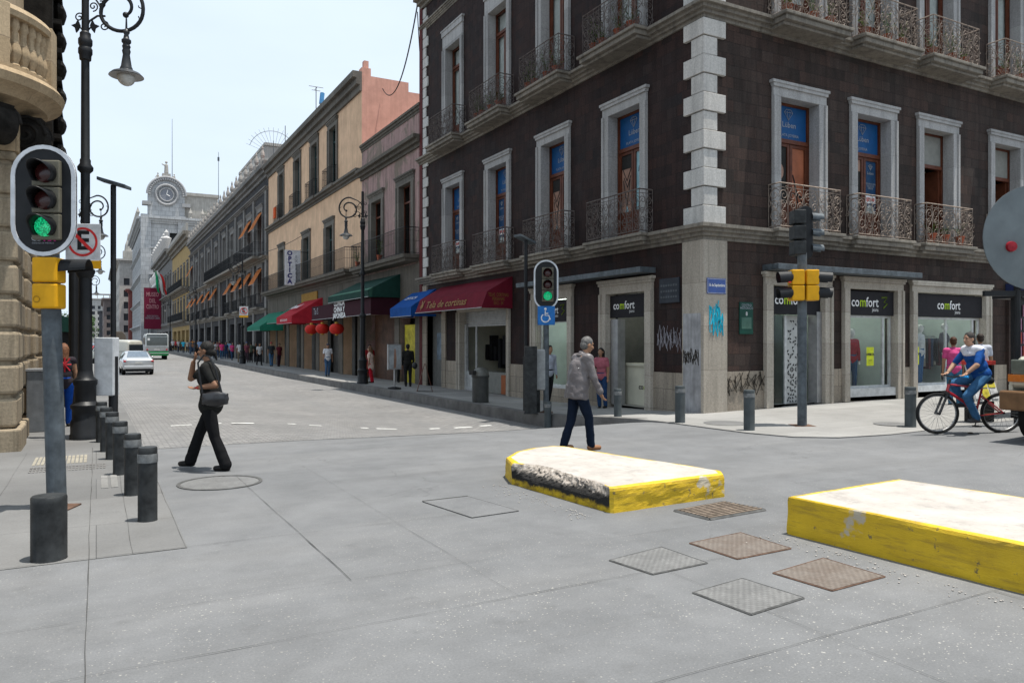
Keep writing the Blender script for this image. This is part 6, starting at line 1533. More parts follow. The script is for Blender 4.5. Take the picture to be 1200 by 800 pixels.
def pose(h=1.7, lean=4, thR=(0, .3, -1), shR=(0, -.1, -1), thL=(0, -.3, -1), shL=(0, -.35, -1), arR=((.15, .1, -1), (.0, .35, -1)), arL=((-.15, -.1, -1), (0, .2, -1)), head=(0, 0), female=False):
    """joint positions; the figure looks along +y, +x is its right side, feet on z = 0"""
    k = h/1.7; J = {'k': k, 'f': female}
    pel = V(0, 0, .93*k); l = R(lean); up = V(0, sin(l), cos(l)); rt = V(1, 0, 0)
    J['pel'] = pel; J['up'] = up; J['rt'] = rt
    J['chest'] = pel+up*.34*k; J['neck'] = pel+up*.52*k
    hw, sw = (.09*k, .185*k) if not female else (.09*k, .165*k)
    J['head'] = J['neck']+nz(up+V(0, .18, 0)+V(head[0], head[1], 0))*.165*k
    for s, n, th, sh, ar in ((1, 'R', thR, shR, arR), (-1, 'L', thL, shL, arL)):
        J['hip'+n] = pel+rt*s*hw-V(0, 0, .03*k); J['kn'+n] = J['hip'+n]+nz(th)*.42*k; J['an'+n] = J['kn'+n]+nz(sh)*.40*k
        J['sh'+n] = pel+up*.46*k+rt*s*sw; J['el'+n] = J['sh'+n]+nz(ar[0])*.28*k; J['wr'+n] = J['el'+n]+nz(ar[1])*.25*k
        J['hd'+n] = nz(ar[2]) if len(ar) > 2 else nz(ar[1])
        J['toe'+n] = nz(V(0, 1, -.25 if sh[1] > -.2 else -.75)) if True else None
    J['toeR'] = J.get('toeR'); zmin = min(J['anR'].z, J['anL'].z)-.075*k
    for q, v in J.items():
        if isinstance(v, Vector) and q not in ('up', 'rt', 'toeR', 'toeL', 'hdR', 'hdL'): v.z -= zmin
    return J
def person(label, J, loc, rz, skin, hair_c, top_c, leg_c, shoe_c, sleeve=.5, vox=.02, hair='short', hem=0.0, belly=0.0, jacket=False, skirt=False, fine=False, group=None, wr=.006, top_up=None, build=1.0, legtaper=1.0, name='person'):
    t = thing(name, label, 'person', loc, rz, group); k = J['k']; fem = J['f']
    P = lambda n: J[n]; up, rt = J['up'], J['rt']; fw = nz(up.cross(rt)); fw = fw if fw.y >= 0 or abs(fw.y) < .3 else -fw
    B = Matrix((rt, fw, up)).transposed()
    hv = P('head'); c = k*build
    def torso(m, e, lo=0.0):
        m.ell(P('pel')+up*.02*k, ((.165 if not fem else .17)*c+e, .118*c+e+belly*.4, .14*k+e), 14, 10, B)
        m.ell(P('pel')+up*.17*k+fw*belly*.5, ((.15 if not fem else .135)*c+e, .11*c+e+belly, .17*k), 14, 10, B)
        m.ell(P('chest')+fw*.01, ((.17 if not fem else .15)*c+e, .12*c+e+(.015 if fem else 0), .19*k), 14, 10, B)
        if fem: m.ell(P('chest')+fw*.07*k+up*.0, (.12*c+e, .065*c+e, .07*k), 12, 8, B)
        m.cap(P('shR')-rt*.015, P('shL')+rt*.015, .066*c+e, .066*c+e)
        m.cap(P('chest')+up*.05*k, P('neck')-up*.03*k, .12*c+e, .062*c+e)
    def arm(m, s, e, f0=0, f1=1.0):
        a, b, w = P('sh'+s), P('el'+s), P('wr'+s)
        if f1 <= 1: m.cap(a, a.lerp(b, f1), .054*c+e, lerp(.054, .042, f1)*c+e*1.15)
        else: m.cap(a, b, .054*c+e, .043*c+e); m.cap(b, b.lerp(w, f1-1), .043*c+e, lerp(.043, .03, f1-1)*c+e*1.1)
    # body: one continuous surface
    m = MB(); torso(m, 0); m.cap(P('neck')-up*.05, P('head')-up*.05*k, .052*k, .046*k)
    for s in 'RL':
        arm(m, s, 0, 0, 2.0)
        m.cap(P('hip'+s), P('kn'+s), .08*c, .052*c); m.cap(P('kn'+s), P('an'+s), .05*c, .035*c)
        w, d = P('wr'+s), J['hd'+s]; sd = d.cross(fw if abs(d.dot(fw)) < .8 else up); sd = nz(sd); th = nz(d.cross(sd))
        if fine:
            m.ell(w+d*.05*k, (.038*k, .017*k, .05*k), 10, 8, Matrix((sd, th, d)).transposed())
            sg_ = 1 if s == 'R' else -1
            for q in range(4):
                b0 = w+d*.085*k+sd*(q-1.5)*.019*k; L = (.07, .078, .072, .056)[q]*k
                b1 = b0+d*L*.5+th*.012*k*-1; b2 = b1+nz(d-th*.9)*L*.5
                m.cap(b0, b1, .0085*k, .008*k, 7); m.cap(b1, b2, .008*k, .0068*k, 7)
            b0 = w+d*.03*k-sd*.03*k; b1 = b0+nz(d*.7-sd*.7)*.035*k; m.cap(b0, b1, .011*k, .009*k, 7); m.cap(b1, b1+nz(d-sd*.2-th*.2)*.03*k, .009*k, .008*k, 7)
        else:
            m.ell(w+d*.06*k, (.035*k, .02*k, .075*k), 8, 6, Matrix((sd, th, d)).transposed()); m.cap(w+d*.02*k, w+d*.06*k-sd*.045*k, .013*k, .01*k, 6)
    hf = nz(V(J.get('look', V(0, 1, 0)).x, J.get('look', V(0, 1, 0)).y, J.get('look', V(0, 1, 0)).z)); hr = nz(hf.cross(V(0, 0, 1))); hu = nz(hr.cross(hf)); HB = Matrix((hr, hf, hu)).transposed()
    hp = lambda a, b, z: hv+(hr*a+hf*b+hu*z)*k
    m.ell(hp(0, -.012, .025), (.076*k, .094*k, .098*k), 16, 12, HB); m.ell(hp(0, .02, -.03), (.058*k, .068*k, .085*k), 14, 10, HB)
    m.ell(hp(0, .052, -.085), (.03*k, .026*k, .024*k), 10, 8, HB)
    m.cap(hp(0, .082, .02), hp(0, .105, -.022), .009*k, .015*k, 8)
    for s in (-1, 1):
        m.ell(hp(s*.077, -.005, -.005), (.010*k, .02*k, .032*k), 8, 6, HB); m.ell(hp(s*.033, .068, .034), (.024*k, .013*k, .010*k), 8, 6, HB); m.ell(hp(s*.04, .058, -.02), (.024*k, .022*k, .02*k), 8, 6, HB)
    if fine: m.ell(hp(0, .083, -.052), (.024*k, .012*k, .010*k), 8, 6, HB)
    body = remesh(m, 'body', M('skin_%d' % int(skin[0]*100), skin, .5, var=.12, scale=8, bump=.05), t, .0085 if fine else vox, 2)
    if fine:
        e = MB()
        for s in (-1, 1): e.ell(hp(s*.031, .079, .014), (.011*k, .006*k, .0055*k), 8, 6, HB)
        e.build('eyes', M('eye_dark', (.01, .008, .007), .2), body, smooth=True)
        e = MB(); e.cap(hp(-.02, .091, -.05), hp(.02, .091, -.05), .0045*k, .0045*k, 6); e.build('lips', M('lip', (.22, .06, .05), .5), body, smooth=True)
        e = MB()
        for s in (-1, 1): e.cap(hp(s*.02, .083, .037), hp(s*.045, .072, .04), .004, .003, 5)
        e.build('eyebrows', M('brow', hair_c, .9), body)
    # trousers / skirt
    m = MB(); e = .010
    m.ell(P('pel')+up*.02*k, ((.165 if not fem else .17)*c+e, .116*c+e, .12*k), 14, 10, B)
    m.ell(P('pel')+up*.08*k, ((.152 if not fem else .148)*c+e*.6, .115*c+e*.6+belly*.5, .1*k), 14, 10, B)
    if skirt: m.cap(P('pel'), (P('knR')+P('knL'))/2+V(0, 0, .12), .16*c, .17*c, 14)
    else:
        for s in 'RL':
            m.cap(P('hip'+s), P('kn'+s), .088*c+e*.6, .06*c+e); m.cap(P('kn'+s), P('an'+s)+V(0, 0, .005), .06*c+e*.8, (.05*c+e*.9)*legtaper)
    remesh(m, 'trousers' if not skirt else 'skirt', cloth('leg_%d_%d_%d' % tuple(int(q*99) for q in leg_c), leg_c), t, .011 if fine else vox, 3, wr*1.0 if fine else wr*.8, 3)
    # shirt
    m = MB(); e = .012 if not jacket else .020
    torso(m, e)
    if jacket:
        rw = [(u_, w_, d_) for u_, w_, d_ in ((-hem, .200, .150), (-hem+.03, .205, .155), (.1, .195, .15), (.25, .195, .15), (.36, .19, .14), (.42, .17, .12))]
        m.rings([[tuple(P('pel')+up*u_*k+rt*(w_*c*cos(a))+fw*(d_*c*sin(a)-.01)) for a in [2*pi*i/20 for i in range(20)]] for u_, w_, d_ in rw])
    elif hem: m.ell(P('pel')-up*hem*.4, (.175*c+e, .135*c+e, .12*k+hem*.4), 14, 10, B)
    for s in 'RL': arm(m, s, (.009 if not jacket else .016), 0, sleeve)
    remesh(m, 'jacket' if jacket else 'shirt', (cloth('top_%d_%d_%d' % tuple(int(q*99) for q in top_c), top_c) if not jacket else M('shiny_jacket', top_c, .38, var=.2, scale=5, bump=.5, bscale=22, bdist=.02)), t, .011 if fine else vox, 3, wr*(2.2 if jacket else 1.2), 8)
    if jacket: MB().tube([tuple(P('neck')-up*.015*k+(rt*cos(a)*.068+fw*(sin(a)*.062-.005))*k) for a in [R(60)+R(420)*i/14 for i in range(11)]], .026*k, 8).build('collar', cloth('collar', (.12, .11, .11)), t, smooth=True)
    # shoes
    for s in 'RL':
        d = J['toe'+s]; a = P('an'+s)
        sh = MB().cap(a-V(0, .02, .035)*k, a+V(d.x, d.y, 0)*.135*k+V(0, 0, d.z*.13*k-.03*k if d.z < -.5 else -.042*k), .044*k, .036*k, 10).build('shoe', M('shoe_%d_%d' % (int(shoe_c[0]*99), int(shoe_c[2]*99)), shoe_c, .5), t, smooth=True)
    # hair
    hm = MB()
    if hair != 'bald':
        hm.ell(hp(0, -.018, .042), (.083*k, .092*k, .088*k), 16, 12, HB)
        hm.ell(hp(0, -.042, -.01), (.074*k, .069*k, .078*k), 12, 10, HB)
        if hair == 'long': hm.cap(hp(0, -.05, .0), hp(0, -.085, -.2), .10*k, .085*k, 10); 
        if hair == 'tied': hm.ell(hp(.0, -.10, -.03), (.035*k, .035*k, .045*k), 10, 8, HB); hm.cap(hp(0, -.115, -.03), hp(.01, -.13, -.12), .026*k, .014*k, 8)
        if hair == 'cap': hm = MB().ell(hp(0, -.01, .055), (.085*k, .1*k, .075*k), 14, 10, HB).ell(hp(0, .09, .05), (.06*k, .06*k, .012*k), 10, 6, HB)
        remesh(hm, 'hair' if hair != 'cap' else 'cap', M('hair_%d_%d' % (int(hair_c[0]*99), int(hair_c[2]*99)), hair_c, .6, var=.5, scale=30, bump=.8, bscale=90, bdist=.01), t, .008 if fine else vox*.8, 1, .0035 if hair != 'cap' else 0, 5, 28)
    return t
SK = (.30, .165, .10); SK2 = (.24, .125, .075); SK3 = (.36, .21, .14); BLK = (.012, .011, .010); GREYH = (.13, .125, .12)
def world_dir(px_dx, dep=0):          # facing angle: +y turned to a camera-space direction (right, forward)
    wx = px_dx*.8782+dep*.4786; wy = -px_dx*.4784+dep*.8782
    return math.atan2(-wx, wy)
# woman in black walking to the left, one hand raised to her face
J = pose(1.66, 3, thR=(.0, .50, -1), shR=(0, .34, -1), thL=(0, -.22, -1), shL=(0, -.40, -1),
         arR=((.0, .85, -.55), (-.38, -.30, .8), (-.3, -.5, .8)), arL=((-.22, -.58, -.8), (.12, .95, -.12), (.3, .9, -.15)), female=True)
J['toeR'] = nz((0, 1, .12)); J['toeL'] = nz((0, 1, -.3)); J['look'] = V(-.05, 1, -.04)
for q_ in ('shR', 'elR', 'wrR'): J[q_] = J[q_]+V(0, .085, 0)
for q_ in ('shL', 'elL', 'wrL'): J[q_] = J[q_]+V(0, -.03, 0)
x, y = at(247, 550)
wm = person('woman in black top and trousers walking, hand to her cheek, shoulder bag', J, (x, y, groad(x, y)+.0), world_dir(-1, .05), SK2, BLK, (.018, .018, .017), (.010, .010, .011), BLK, sleeve=.72, hair='tied', fine=True, build=1.04, legtaper=1.3, wr=.006, hem=.08)
bag = thing('shoulder_bag', 'black leather shoulder bag hanging at the hip of the woman in black', 'bag', (x, y, groad(x, y)), world_dir(-1, .05))
m = MB(); m.ell((-.25, -.17, .93), (.06, .18, .10), 14, 10); m.box(-.285, -.215, -.33, -.01, .86, 1.0)
remesh(m, 'bag_body', M('bag_leather', (.012, .012, .014), .35, coat=.2), bag, .012, 2, .006, 3)
MB().tube([(-.24, -.0, 1.0), (-.22, .05, 1.25), (-.19, .08, 1.38), (-.14, .03, 1.475), (-.155, -.05, 1.46), (-.22, -.16, 1.3), (-.25, -.26, .98)], .013, 6).build('strap', m_black, bag)
w_ = J['wrL']; MB().lathe([(.036, -.008), (.04, 0), (.036, .008)], n=14).build('bracelet', m_redl, wm, smooth=True).location = w_
# man in the grey jacket walking away to the right
J = pose(1.74, 9, thR=(0, .12, -1), shR=(0, -.14, -1), thL=(0, .32, -1), shL=(0, -.30, -1), arR=((.16, .22, -1), (.02, .55, -.9)), arL=((-.22, -.18, -1), (.05, .12, -1)), head=(0, .22))
J['thx'] = 0; J['look'] = V(.05, 1, -.22); J['toeR'] = nz((0, 1, -.05)); J['toeL'] = nz((0, 1, -.25))
# stride: leading leg to the right of the picture, trailing leg to the left
J2 = pose(1.74, 9, thR=(0, .34, -1), shR=(0, .10, -1), thL=(0, -.14, -1), shL=(0, -.34, -1), arR=((.20, .25, -1), (.05, .42, -.9)), arL=((-.24, -.12, -1), (-.02, .15, -1)), head=(0, .22))
J2['look'] = V(.02, 1, -.25); J2['toeR'] = nz((0, 1, .02)); J2['toeL'] = nz((0, 1, -.3))
x, y = at(677, 527)
mn = person('grey-haired man in shiny grey-brown jacket walking past the shorter island', J2, (x, y, groad(x, y)), world_dir(1, .42), SK, GREYH, (.135, .122, .124), (.008, .013, .026), (.25, .12, .06), sleeve=1.92, hair='short', fine=True, jacket=True, hem=.15, build=1.05, wr=.011)
pp = lambda a, b: tuple(J2['pel']+J2['up']*b+V(a, -.155+abs(a)*.25, 0))
MB().tube([pp(-.16, .33), pp(-.08, .345), pp(0, .35), pp(.08, .345), pp(.16, .33)], .004, 4).build('piping', m_letter, mn)
# bicycle and rider
def bicycle(label, loc, rz):
    t = thing('bicycle', label, 'bicycle', loc, rz); red = M('bike_red', (.32, .01, .02), .3, coat=.5)
    WR = .335; fx, rx = .55, -.52                   # local +y is forward
    for yy, nm in ((fx, 'wheel'), (rx, 'wheel')):
        w = MB(); w.tube([(0, yy+(WR)*cos(a), WR+.02+(WR)*sin(a)) for a in [2*pi*i/40 for i in range(41)]], .024, 8, False); wo = w.build('wheel', M('tyre', (.02, .02, .02), .85, bump=.3, bscale=80), t, smooth=True)
        r = MB(); r.tube([(0, yy+(WR-.03)*cos(a), WR+.02+(WR-.03)*sin(a)) for a in [2*pi*i/40 for i in range(41)]], .011, 6, False); r.build('rim', m_steel, wo, smooth=True)
        s = MB()
        for i in range(26): a = 2*pi*i/26; b = a+(.5 if i % 2 else -.5); s.tube([(.02*(1 if i % 2 else -1), yy+.02*cos(b), WR+.02+.02*sin(b)), (0, yy+(WR-.03)*cos(a), WR+.02+(WR-.03)*sin(a))], .0022, 3)
        s.build('spokes', m_steel, wo); MB().tube([(-.06, yy, WR+.02), (.06, yy, WR+.02)], .022, 8).build('hub', m_black, wo)
    h = WR+.02
    bbk = (0, -.08, h-.05); st = (0, -.19, .78); hd = (0, .36, .86); hd2 = (0, .39, .74)
    m = MB(); m.tube([bbk, (0, .1, .55), hd2], .026, 8).tube([st, hd], .018, 8).tube([bbk, st], .017, 8).tube([hd, hd2], .024, 8)
    for s in (-.05, .05): m.tube([(s, rx, h), (s*.6, -.17, .66)], .011, 6); m.tube([(s, rx, h), (s*.4, -.08, h-.05)], .011, 6)
    m.build('frame', red, t, smooth=True)
    f = MB(); f.tube([(0, .34, .94), (0, .41, .68)], .018, 8); f.box(-.07, .07, .39, .45, .66, .72)
    for s in (-.055, .055): f.tube([(s, .42, .69), (s, fx, h)], .02, 8)
    f.build('fork', M('fork_black', (.03, .03, .032), .4), t, smooth=True)
    hb = MB().tube([(-.29, .25, 1.0), (-.2, .30, 1.01), (0, .33, .99), (.2, .30, 1.01), (.29, .25, 1.0)], .013, 7).build('handlebar', m_black, t, smooth=True)
    for s in (-1, 1): MB().tube([(s*.2, .30, 1.01), (s*.31, .24, 1.0)], .019, 8).build('grip', M('grip_blue', (.02, .3, .7), .6) if s < 0 else m_black, hb, smooth=True)
    MB().cap((0, -.32, .92), (0, -.08, .93), .07, .03, 10).build('saddle', m_black, t, smooth=True); MB().tube([st, (0, -.21, .92)], .013, 7).build('seat_post', m_steel, t)
    c = MB(); c.tube([(.05, -.08+.09*cos(a), h-.05+.09*sin(a)) for a in [2*pi*i/20 for i in range(21)]], .01, 5); c.tube([(-.05, -.08, h-.05), (.05, -.08, h-.05)], .02, 8)
    c.tube([(-.08, -.08, h-.05), (-.08, -.02, h-.21)], .01, 5).tube([(.08, -.08, h-.05), (.08, -.14, h+.11)], .01, 5).box(-.17, -.08, -.07, .03, h-.23, h-.205).box(.08, .17, -.19, -.09, h+.1, h+.125)
    c.build('crankset', m_black, t); MB().tube([(.055, -.08, h+.04), (.055, rx, h+.04)], .005, 4).tube([(.055, -.08, h-.14), (.055, rx, h-.05)], .005, 4).lathe([(.001, 0), (.05, 0), (.03, .02), (.001, .02)], (0, 0, 0), 8).build('chain', M('chain', (.06, .05, .04), .5, .7), t)
    return t
fx, fy = at(1103, 510, .03); rx_, ry_ = at(1171, 507, .03)
bx, by = (fx+rx_)/2, (fy+ry_)/2; ang = math.atan2(-(fx-rx_), fy-ry_)
L_ = math.hypot(fx-rx_, fy-ry_)
bxa = (bx, by, groad(bx, by)+.005)
ang = world_dir(-1, -.1)
bk = bicycle('red mountain bicycle with rider, blue handlebar grip', bxa, ang); bk.scale = (1, 1.12, 1.0)
sc_ = 1.0
JR = {'k': 1.0, 'f': False, 'pel': V(0, -.20, 1.02), 'up': nz((0, .36, .93)), 'rt': V(1, 0, 0)}
u = JR['up']; JR['chest'] = JR['pel']+u*.34; JR['neck'] = JR['pel']+u*.50; JR['head'] = JR['neck']+nz((0, .30, 1))*.165
for s, n, kn, an in ((1, 'R', (.15, .22, .86), (.13, .03, .52)), (-1, 'L', (-.17, .2, .66), (-.13, -.02, .28))):
    JR['hip'+n] = JR['pel']+V(s*.09, 0, -.03); JR['kn'+n] = V(*kn); JR['an'+n] = V(*an); JR['sh'+n] = JR['pel']+u*.45+V(s*.19, 0, 0)
    JR['wr'+n] = V(s*.24, .24, 1.07); JR['el'+n] = V(s*.29, .10, 1.20); JR['hd'+n] = nz((0, .8, -.5)); JR['toe'+n] = nz((0, 1, -.1))
JR['look'] = V(-.12, 1, -.1)
rd_ = person('cyclist in blue and white shirt and jeans riding a red bicycle', JR, bxa, ang, SK3, (.035, .03, .028), (.012, .06, .22), (.035, .10, .20), (.05, .05, .055), sleeve=.85, hair='short', fine=True, belly=.035, build=1.08)
m = MB(); yk = JR['chest']+u*.09
m.ell(yk+V(0, -.0, 0), (.205, .150, .075), 16, 10, Matrix((V(1, 0, 0), nz(V(0, 1, 0)-u*u.y), u)).transposed()); m.cap(JR['shR']-V(.03, 0, 0)+u*.02, JR['shL']+V(.03, 0, 0)+u*.02, .092, .092)
remesh(m, 'white_yoke', cloth('white_yoke', (.55, .55, .6)), rd_, .012, 3, .004, 2)
# -------- people further off, from a few shared poses
def std(h, i, fem=False, walk=1, arms=0):
    s = [(.30, -.22), (.12, -.10), (.02, -.02), (-.25, .28)][i % 4]
    A = {0: ((.15, .05, -1), (.02, .25, -1)), 1: ((.2, .1, -1), (-.3, .9, .1)), 2: ((.25, .5, -.7), (-.3, .5, .5))}[arms]
    A2 = ((-.15, -.05, -1), (-.02, .2, -1))
    return pose(h, 3, thR=(0, s[0]*walk, -1), shR=(0, (s[0]-.22)*walk, -1), thL=(0, s[1]*walk, -1), shL=(0, (s[1]-.15)*walk, -1), arR=A, arL=A2, female=fem)
def crowd(label, px, X, rz, h, i, top, leg, skin=SK2, hair='short', hc=BLK, fem=False, sleeve=.6, shoe=BLK, vox=.024, arms=0, skirt=False, hem=0, group=None, Y=None, wr=.004):
    if Y is None: Y, _ = on_x(px, X)
    else: X, _ = on_y(px, Y)
    return person(label, std(h, i, fem, 1, arms), (X, Y, gz(X, Y)), rz, skin, hc, top, leg, shoe, sleeve=sleeve, hair=hair, vox=vox, skirt=skirt, hem=hem, group=group, wr=wr)
AW = 0; TO = pi                                # heading up the street / towards the camera
crowd('woman in dusty pink top leaning by the comfort doorway', 705, 11.75, world_dir(-.5, -.9), 1.58, 2, (.36, .11, .14), (.02, .05, .12), SK, 'long', fem=True, arms=1, vox=.013)
crowd('man in white shirt and dark vest in front of the comfort shop window', 643, 11.3, world_dir(.5, -.8), 1.66, 1, (.42, .45, .52), (.018, .018, .02), SK, sleeve=1.9, vox=.014)
crowd('person in pink shirt seen from behind at the display window', 1118, 0, world_dir(.3, 1), 1.66, 2, (.50, .07, .20), (.04, .13, .22), SK, 'short', (.06, .025, .012), vox=.013, Y=11.2)
crowd('man in pale grey shirt behind the cyclist', 1150, 0, world_dir(.2, 1), 1.74, 1, (.42, .44, .5), (.05, .06, .08), SK, 'short', (.03, .02, .015), vox=.013, Y=11.0)
crowd('man in white t-shirt, blue jeans and cap walking past the red lanterns', 384, 10.5, TO, 1.66, 1, (.62, .63, .66), (.06, .12, .22), SK2, 'cap', hc=(.03, .03, .05), vox=.016)
crowd('woman in cream tunic and red trousers beside the poster stand', 434.5, 10.4, world_dir(-1, .1), 1.55, 2, (.62, .47, .40), (.45, .015, .03), SK3, 'long', (.12, .06, .03), fem=True, hem=.28, vox=.016)
crowd('person in dark red shirt standing in the shop entrance', 433, 11.6, world_dir(.4, -1), 1.66, 2, (.22, .015, .02), (.25, .02, .02), SK2, vox=.02)
crowd('man in dark clothes with a black bag seen from behind under the blue awning', 478, 11.0, world_dir(-.2, 1), 1.68, 2, (.015, .014, .018), (.012, .013, .018), SK2, sleeve=1.9, vox=.016)
o = MB().ell((0, 0, 0), (.1, .16, .14), 10, 8).build('shoulder_bag', m_black, smooth=True); tag(o, 'black bag at the side of the man under the blue awning', 'bag'); yq = on_x(486, 11.0)[0]; o.location = (11.0, yq, gz(11, yq)+.85)
crowd('woman in red top in front of the yellow posters', 465, 11.75, world_dir(.5, -1), 1.62, 2, (.38, .05, .04), (.02, .02, .025), SK3, 'long', fem=True, vox=.018, arms=1)
# near left walkers
wl = crowd('long-haired woman in flag-print vest and bright blue trousers walking away', 75, -.55, AW+.1, 1.62, 0, (.03, .025, .03), (.01, .06, .30), SK, 'long', (.16, .07, .035), fem=True, sleeve=.15, vox=.012)
m = MB()
for a, b in (((-.09, 1.34), (.09, 1.1)), ((.09, 1.34), (-.09, 1.1)), ((-.11, 1.22), (.11, 1.22)), ((0, 1.36), (0, 1.08))): m.tube([(a[0], -.155, a[1]), ((a[0]+b[0])/2, -.165, (a[1]+b[1])/2), (b[0], -.15, b[1])], .014, 5)
m.build('flag_print', M('print_red', (.4, .02, .03), .7), wl)
yq = on_x(86, -.25)[0]; o = remesh(MB().ell((0, 0, 0), (.1, .12, .15), 10, 8).cap((0, 0, .1), (0, 0, .3), .015, .01, 6), 'carrier_bag', M('bag_cyan', (.05, .4, .5), .5), None, .015, 1, .015, 3); tag(o, 'light blue carrier bag held by the long-haired woman', 'bag'); o.location = (-.2, on_x(75, -.55)[0], .45)
lw = [(66, -.9, 20.5, 'man with dark hair in white shirt ahead of the long-haired woman', (.5, .5, .5), (.03, .04, .08)), (72, -.6, 24, 'person in dark blue shirt farther along the left sidewalk', (.03, .05, .15), (.02, .02, .02)), (79, -.4, 27, 'person in pink top on the left sidewalk by the kiosk', (.4, .15, .2), (.05, .06, .1)),
      (84, -.3, 33, 'person in cream shirt on the left sidewalk past the kiosk', (.5, .45, .35), (.03, .03, .04)), (89, -.2, 42, 'person in black t-shirt on the left sidewalk near the cars', (.02, .02, .02), (.05, .08, .15)), (92, -.2, 55, 'tiny person in light blue far along the left sidewalk', (.3, .4, .5), (.03, .03, .03))]
for i, (px, X, Y, lbl, tp, lg) in enumerate(lw): crowd(lbl, px, X, AW+.3*i, 1.6+.04*(i % 3), i, tp, lg, vox=.02 if i < 3 else .03, hair='short' if i % 2 else 'long', Y=Y, fem=i % 2 == 0)
# the crowd on the right sidewalk
g = 'pedestrians on the far right sidewalk'
more = [(304, 10.4, 'man in white shirt and black trousers between the teal awning and the sign post', (.5, .5, .5), (.02, .02, .02), 'short', 0), (285, 11.5, 'woman in yellow top by the dark shop wall', (.5, .4, .1), (.04, .05, .08), 'long', 1), (269, 11.4, 'person in sky blue shirt behind the pink tops', (.2, .35, .5), (.04, .04, .05), 'short', 0),
        (257, 11.4, 'person in maroon jacket behind the pale pink blouse', (.2, .03, .05), (.03, .03, .04), 'short', 0), (251, 10.1, 'man in white shirt at the kerb edge beyond the pink tops', (.5, .5, .5), (.04, .07, .13), 'short', 0), (246, 10.9, 'person in black shirt and white cap', (.02, .02, .02), (.05, .08, .14), 'cap', 0),
        (231, 11.0, 'person in white blouse behind the charcoal shirt', (.55, .55, .55), (.03, .03, .04), 'long', 1), (226, 11.3, 'person in orange shirt far up the sidewalk', (.5, .2, .05), (.04, .06, .1), 'short', 0), (219.5, 10.8, 'person in cream shirt far up the sidewalk', (.5, .46, .38), (.03, .04, .05), 'short', 0),
        (212, 10.9, 'person in dark green shirt far up the sidewalk', (.03, .12, .06), (.03, .03, .04), 'short', 0), (206, 10.7, 'woman in red blouse far up the sidewalk near the bus', (.5, .04, .05), (.03, .03, .04), 'long', 1), (199.5, 10.6, 'person in black coat at the far corner past the bus', (.02, .02, .025), (.02, .02, .02), 'short', 0)]
cw = [(318, 10.9, 'man in dark t-shirt, jeans and blue cap carrying white bag, by teal awning', (.03, .035, .04), (.05, .12, .22), 'cap', 0, 1.72), (327, 11.4, 'person in dark red shirt in the shade of the teal awning', (.12, .02, .03), (.04, .02, .03), 'short', 1, 1.64),
      (289, 10.7, 'person with red cap and dark patterned shirt', (.16, .05, .07), (.06, .04, .05), 'cap', 0, 1.66), (281, 10.3, 'man in white t-shirt and khaki trousers', (.5, .5, .5), (.2, .16, .11), 'short', 0, 1.68), (272, 10.7, 'woman in bright pink top next to the man in khaki', (.6, .06, .2), (.03, .06, .12), 'long', 1, 1.6),
      (265, 10.9, 'woman in navy top between two pink tops', (.02, .04, .09), (.03, .07, .14), 'long', 1, 1.6), (260, 10.4, 'woman in hot pink top, second pink from the white t-shirt man', (.62, .05, .18), (.04, .09, .16), 'short', 1, 1.62), (254, 10.9, 'woman in pale pink blouse leading the pink group', (.55, .3, .33), (.05, .08, .14), 'long', 1, 1.64),
      (242.5, 10.6, 'broad man in pale lilac shirt farther up the sidewalk', (.42, .42, .5), (.03, .035, .05), 'short', 0, 1.7), (234, 10.0, 'tall man in light blue shirt and dark trousers', (.25, .36, .55), (.015, .02, .035), 'short', 0, 1.8), (228.5, 10.4, 'man in charcoal shirt beside the light blue shirt', (.06, .06, .07), (.04, .07, .12), 'short', 0, 1.72),
      (223, 10.1, 'man in grey shirt with white cap', (.12, .12, .13), (.04, .07, .12), 'cap', 0, 1.74), (215, 10.1, 'person in cyan t-shirt near the bus', (.04, .42, .6), (.02, .03, .05), 'short', 0, 1.7), (209, 9.9, 'person in white shirt with green bag near the bus', (.5, .5, .5), (.04, .05, .08), 'short', 1, 1.68), (202.5, 9.8, 'man in white shirt and black backpack closest to the bus', (.5, .5, .52), (.02, .02, .025), 'cap', 0, 1.74),
      (248, 11.3, 'person in brown shirt by the dark shop wall', (.12, .07, .04), (.03, .03, .04), 'short', 0, 1.66), (238, 11.4, 'person in grey dress by the dark shop wall', (.2, .2, .2), (.15, .15, .15), 'long', 1, 1.6), (300, 11.5, 'woman in black standing in a doorway of the finial building', (.02, .02, .02), (.02, .02, .025), 'long', 1, 1.6), (294, 11.2, 'person in grey-green shirt behind the red cap', (.09, .11, .08), (.03, .03, .03), 'short', 0, 1.66)]
cw += [(*q, 1.62+.05*(k % 4)) for k, q in enumerate(more)]
for i, (px, X, lbl, tp, lg, hr_, fe, hh) in enumerate(cw):
    crowd(lbl, px, X, (TO if i % 3 else AW)+.3*sin(i*2.1), hh, i, tp, lg, SK2 if i % 2 else SK, hr_, BLK if hr_ != 'cap' else [(.3, .02, .03), (.4, .4, .4), (.05, .1, .25)][i % 3], bool(fe), vox=.028, group=g, arms=1 if i % 4 == 0 else 0)
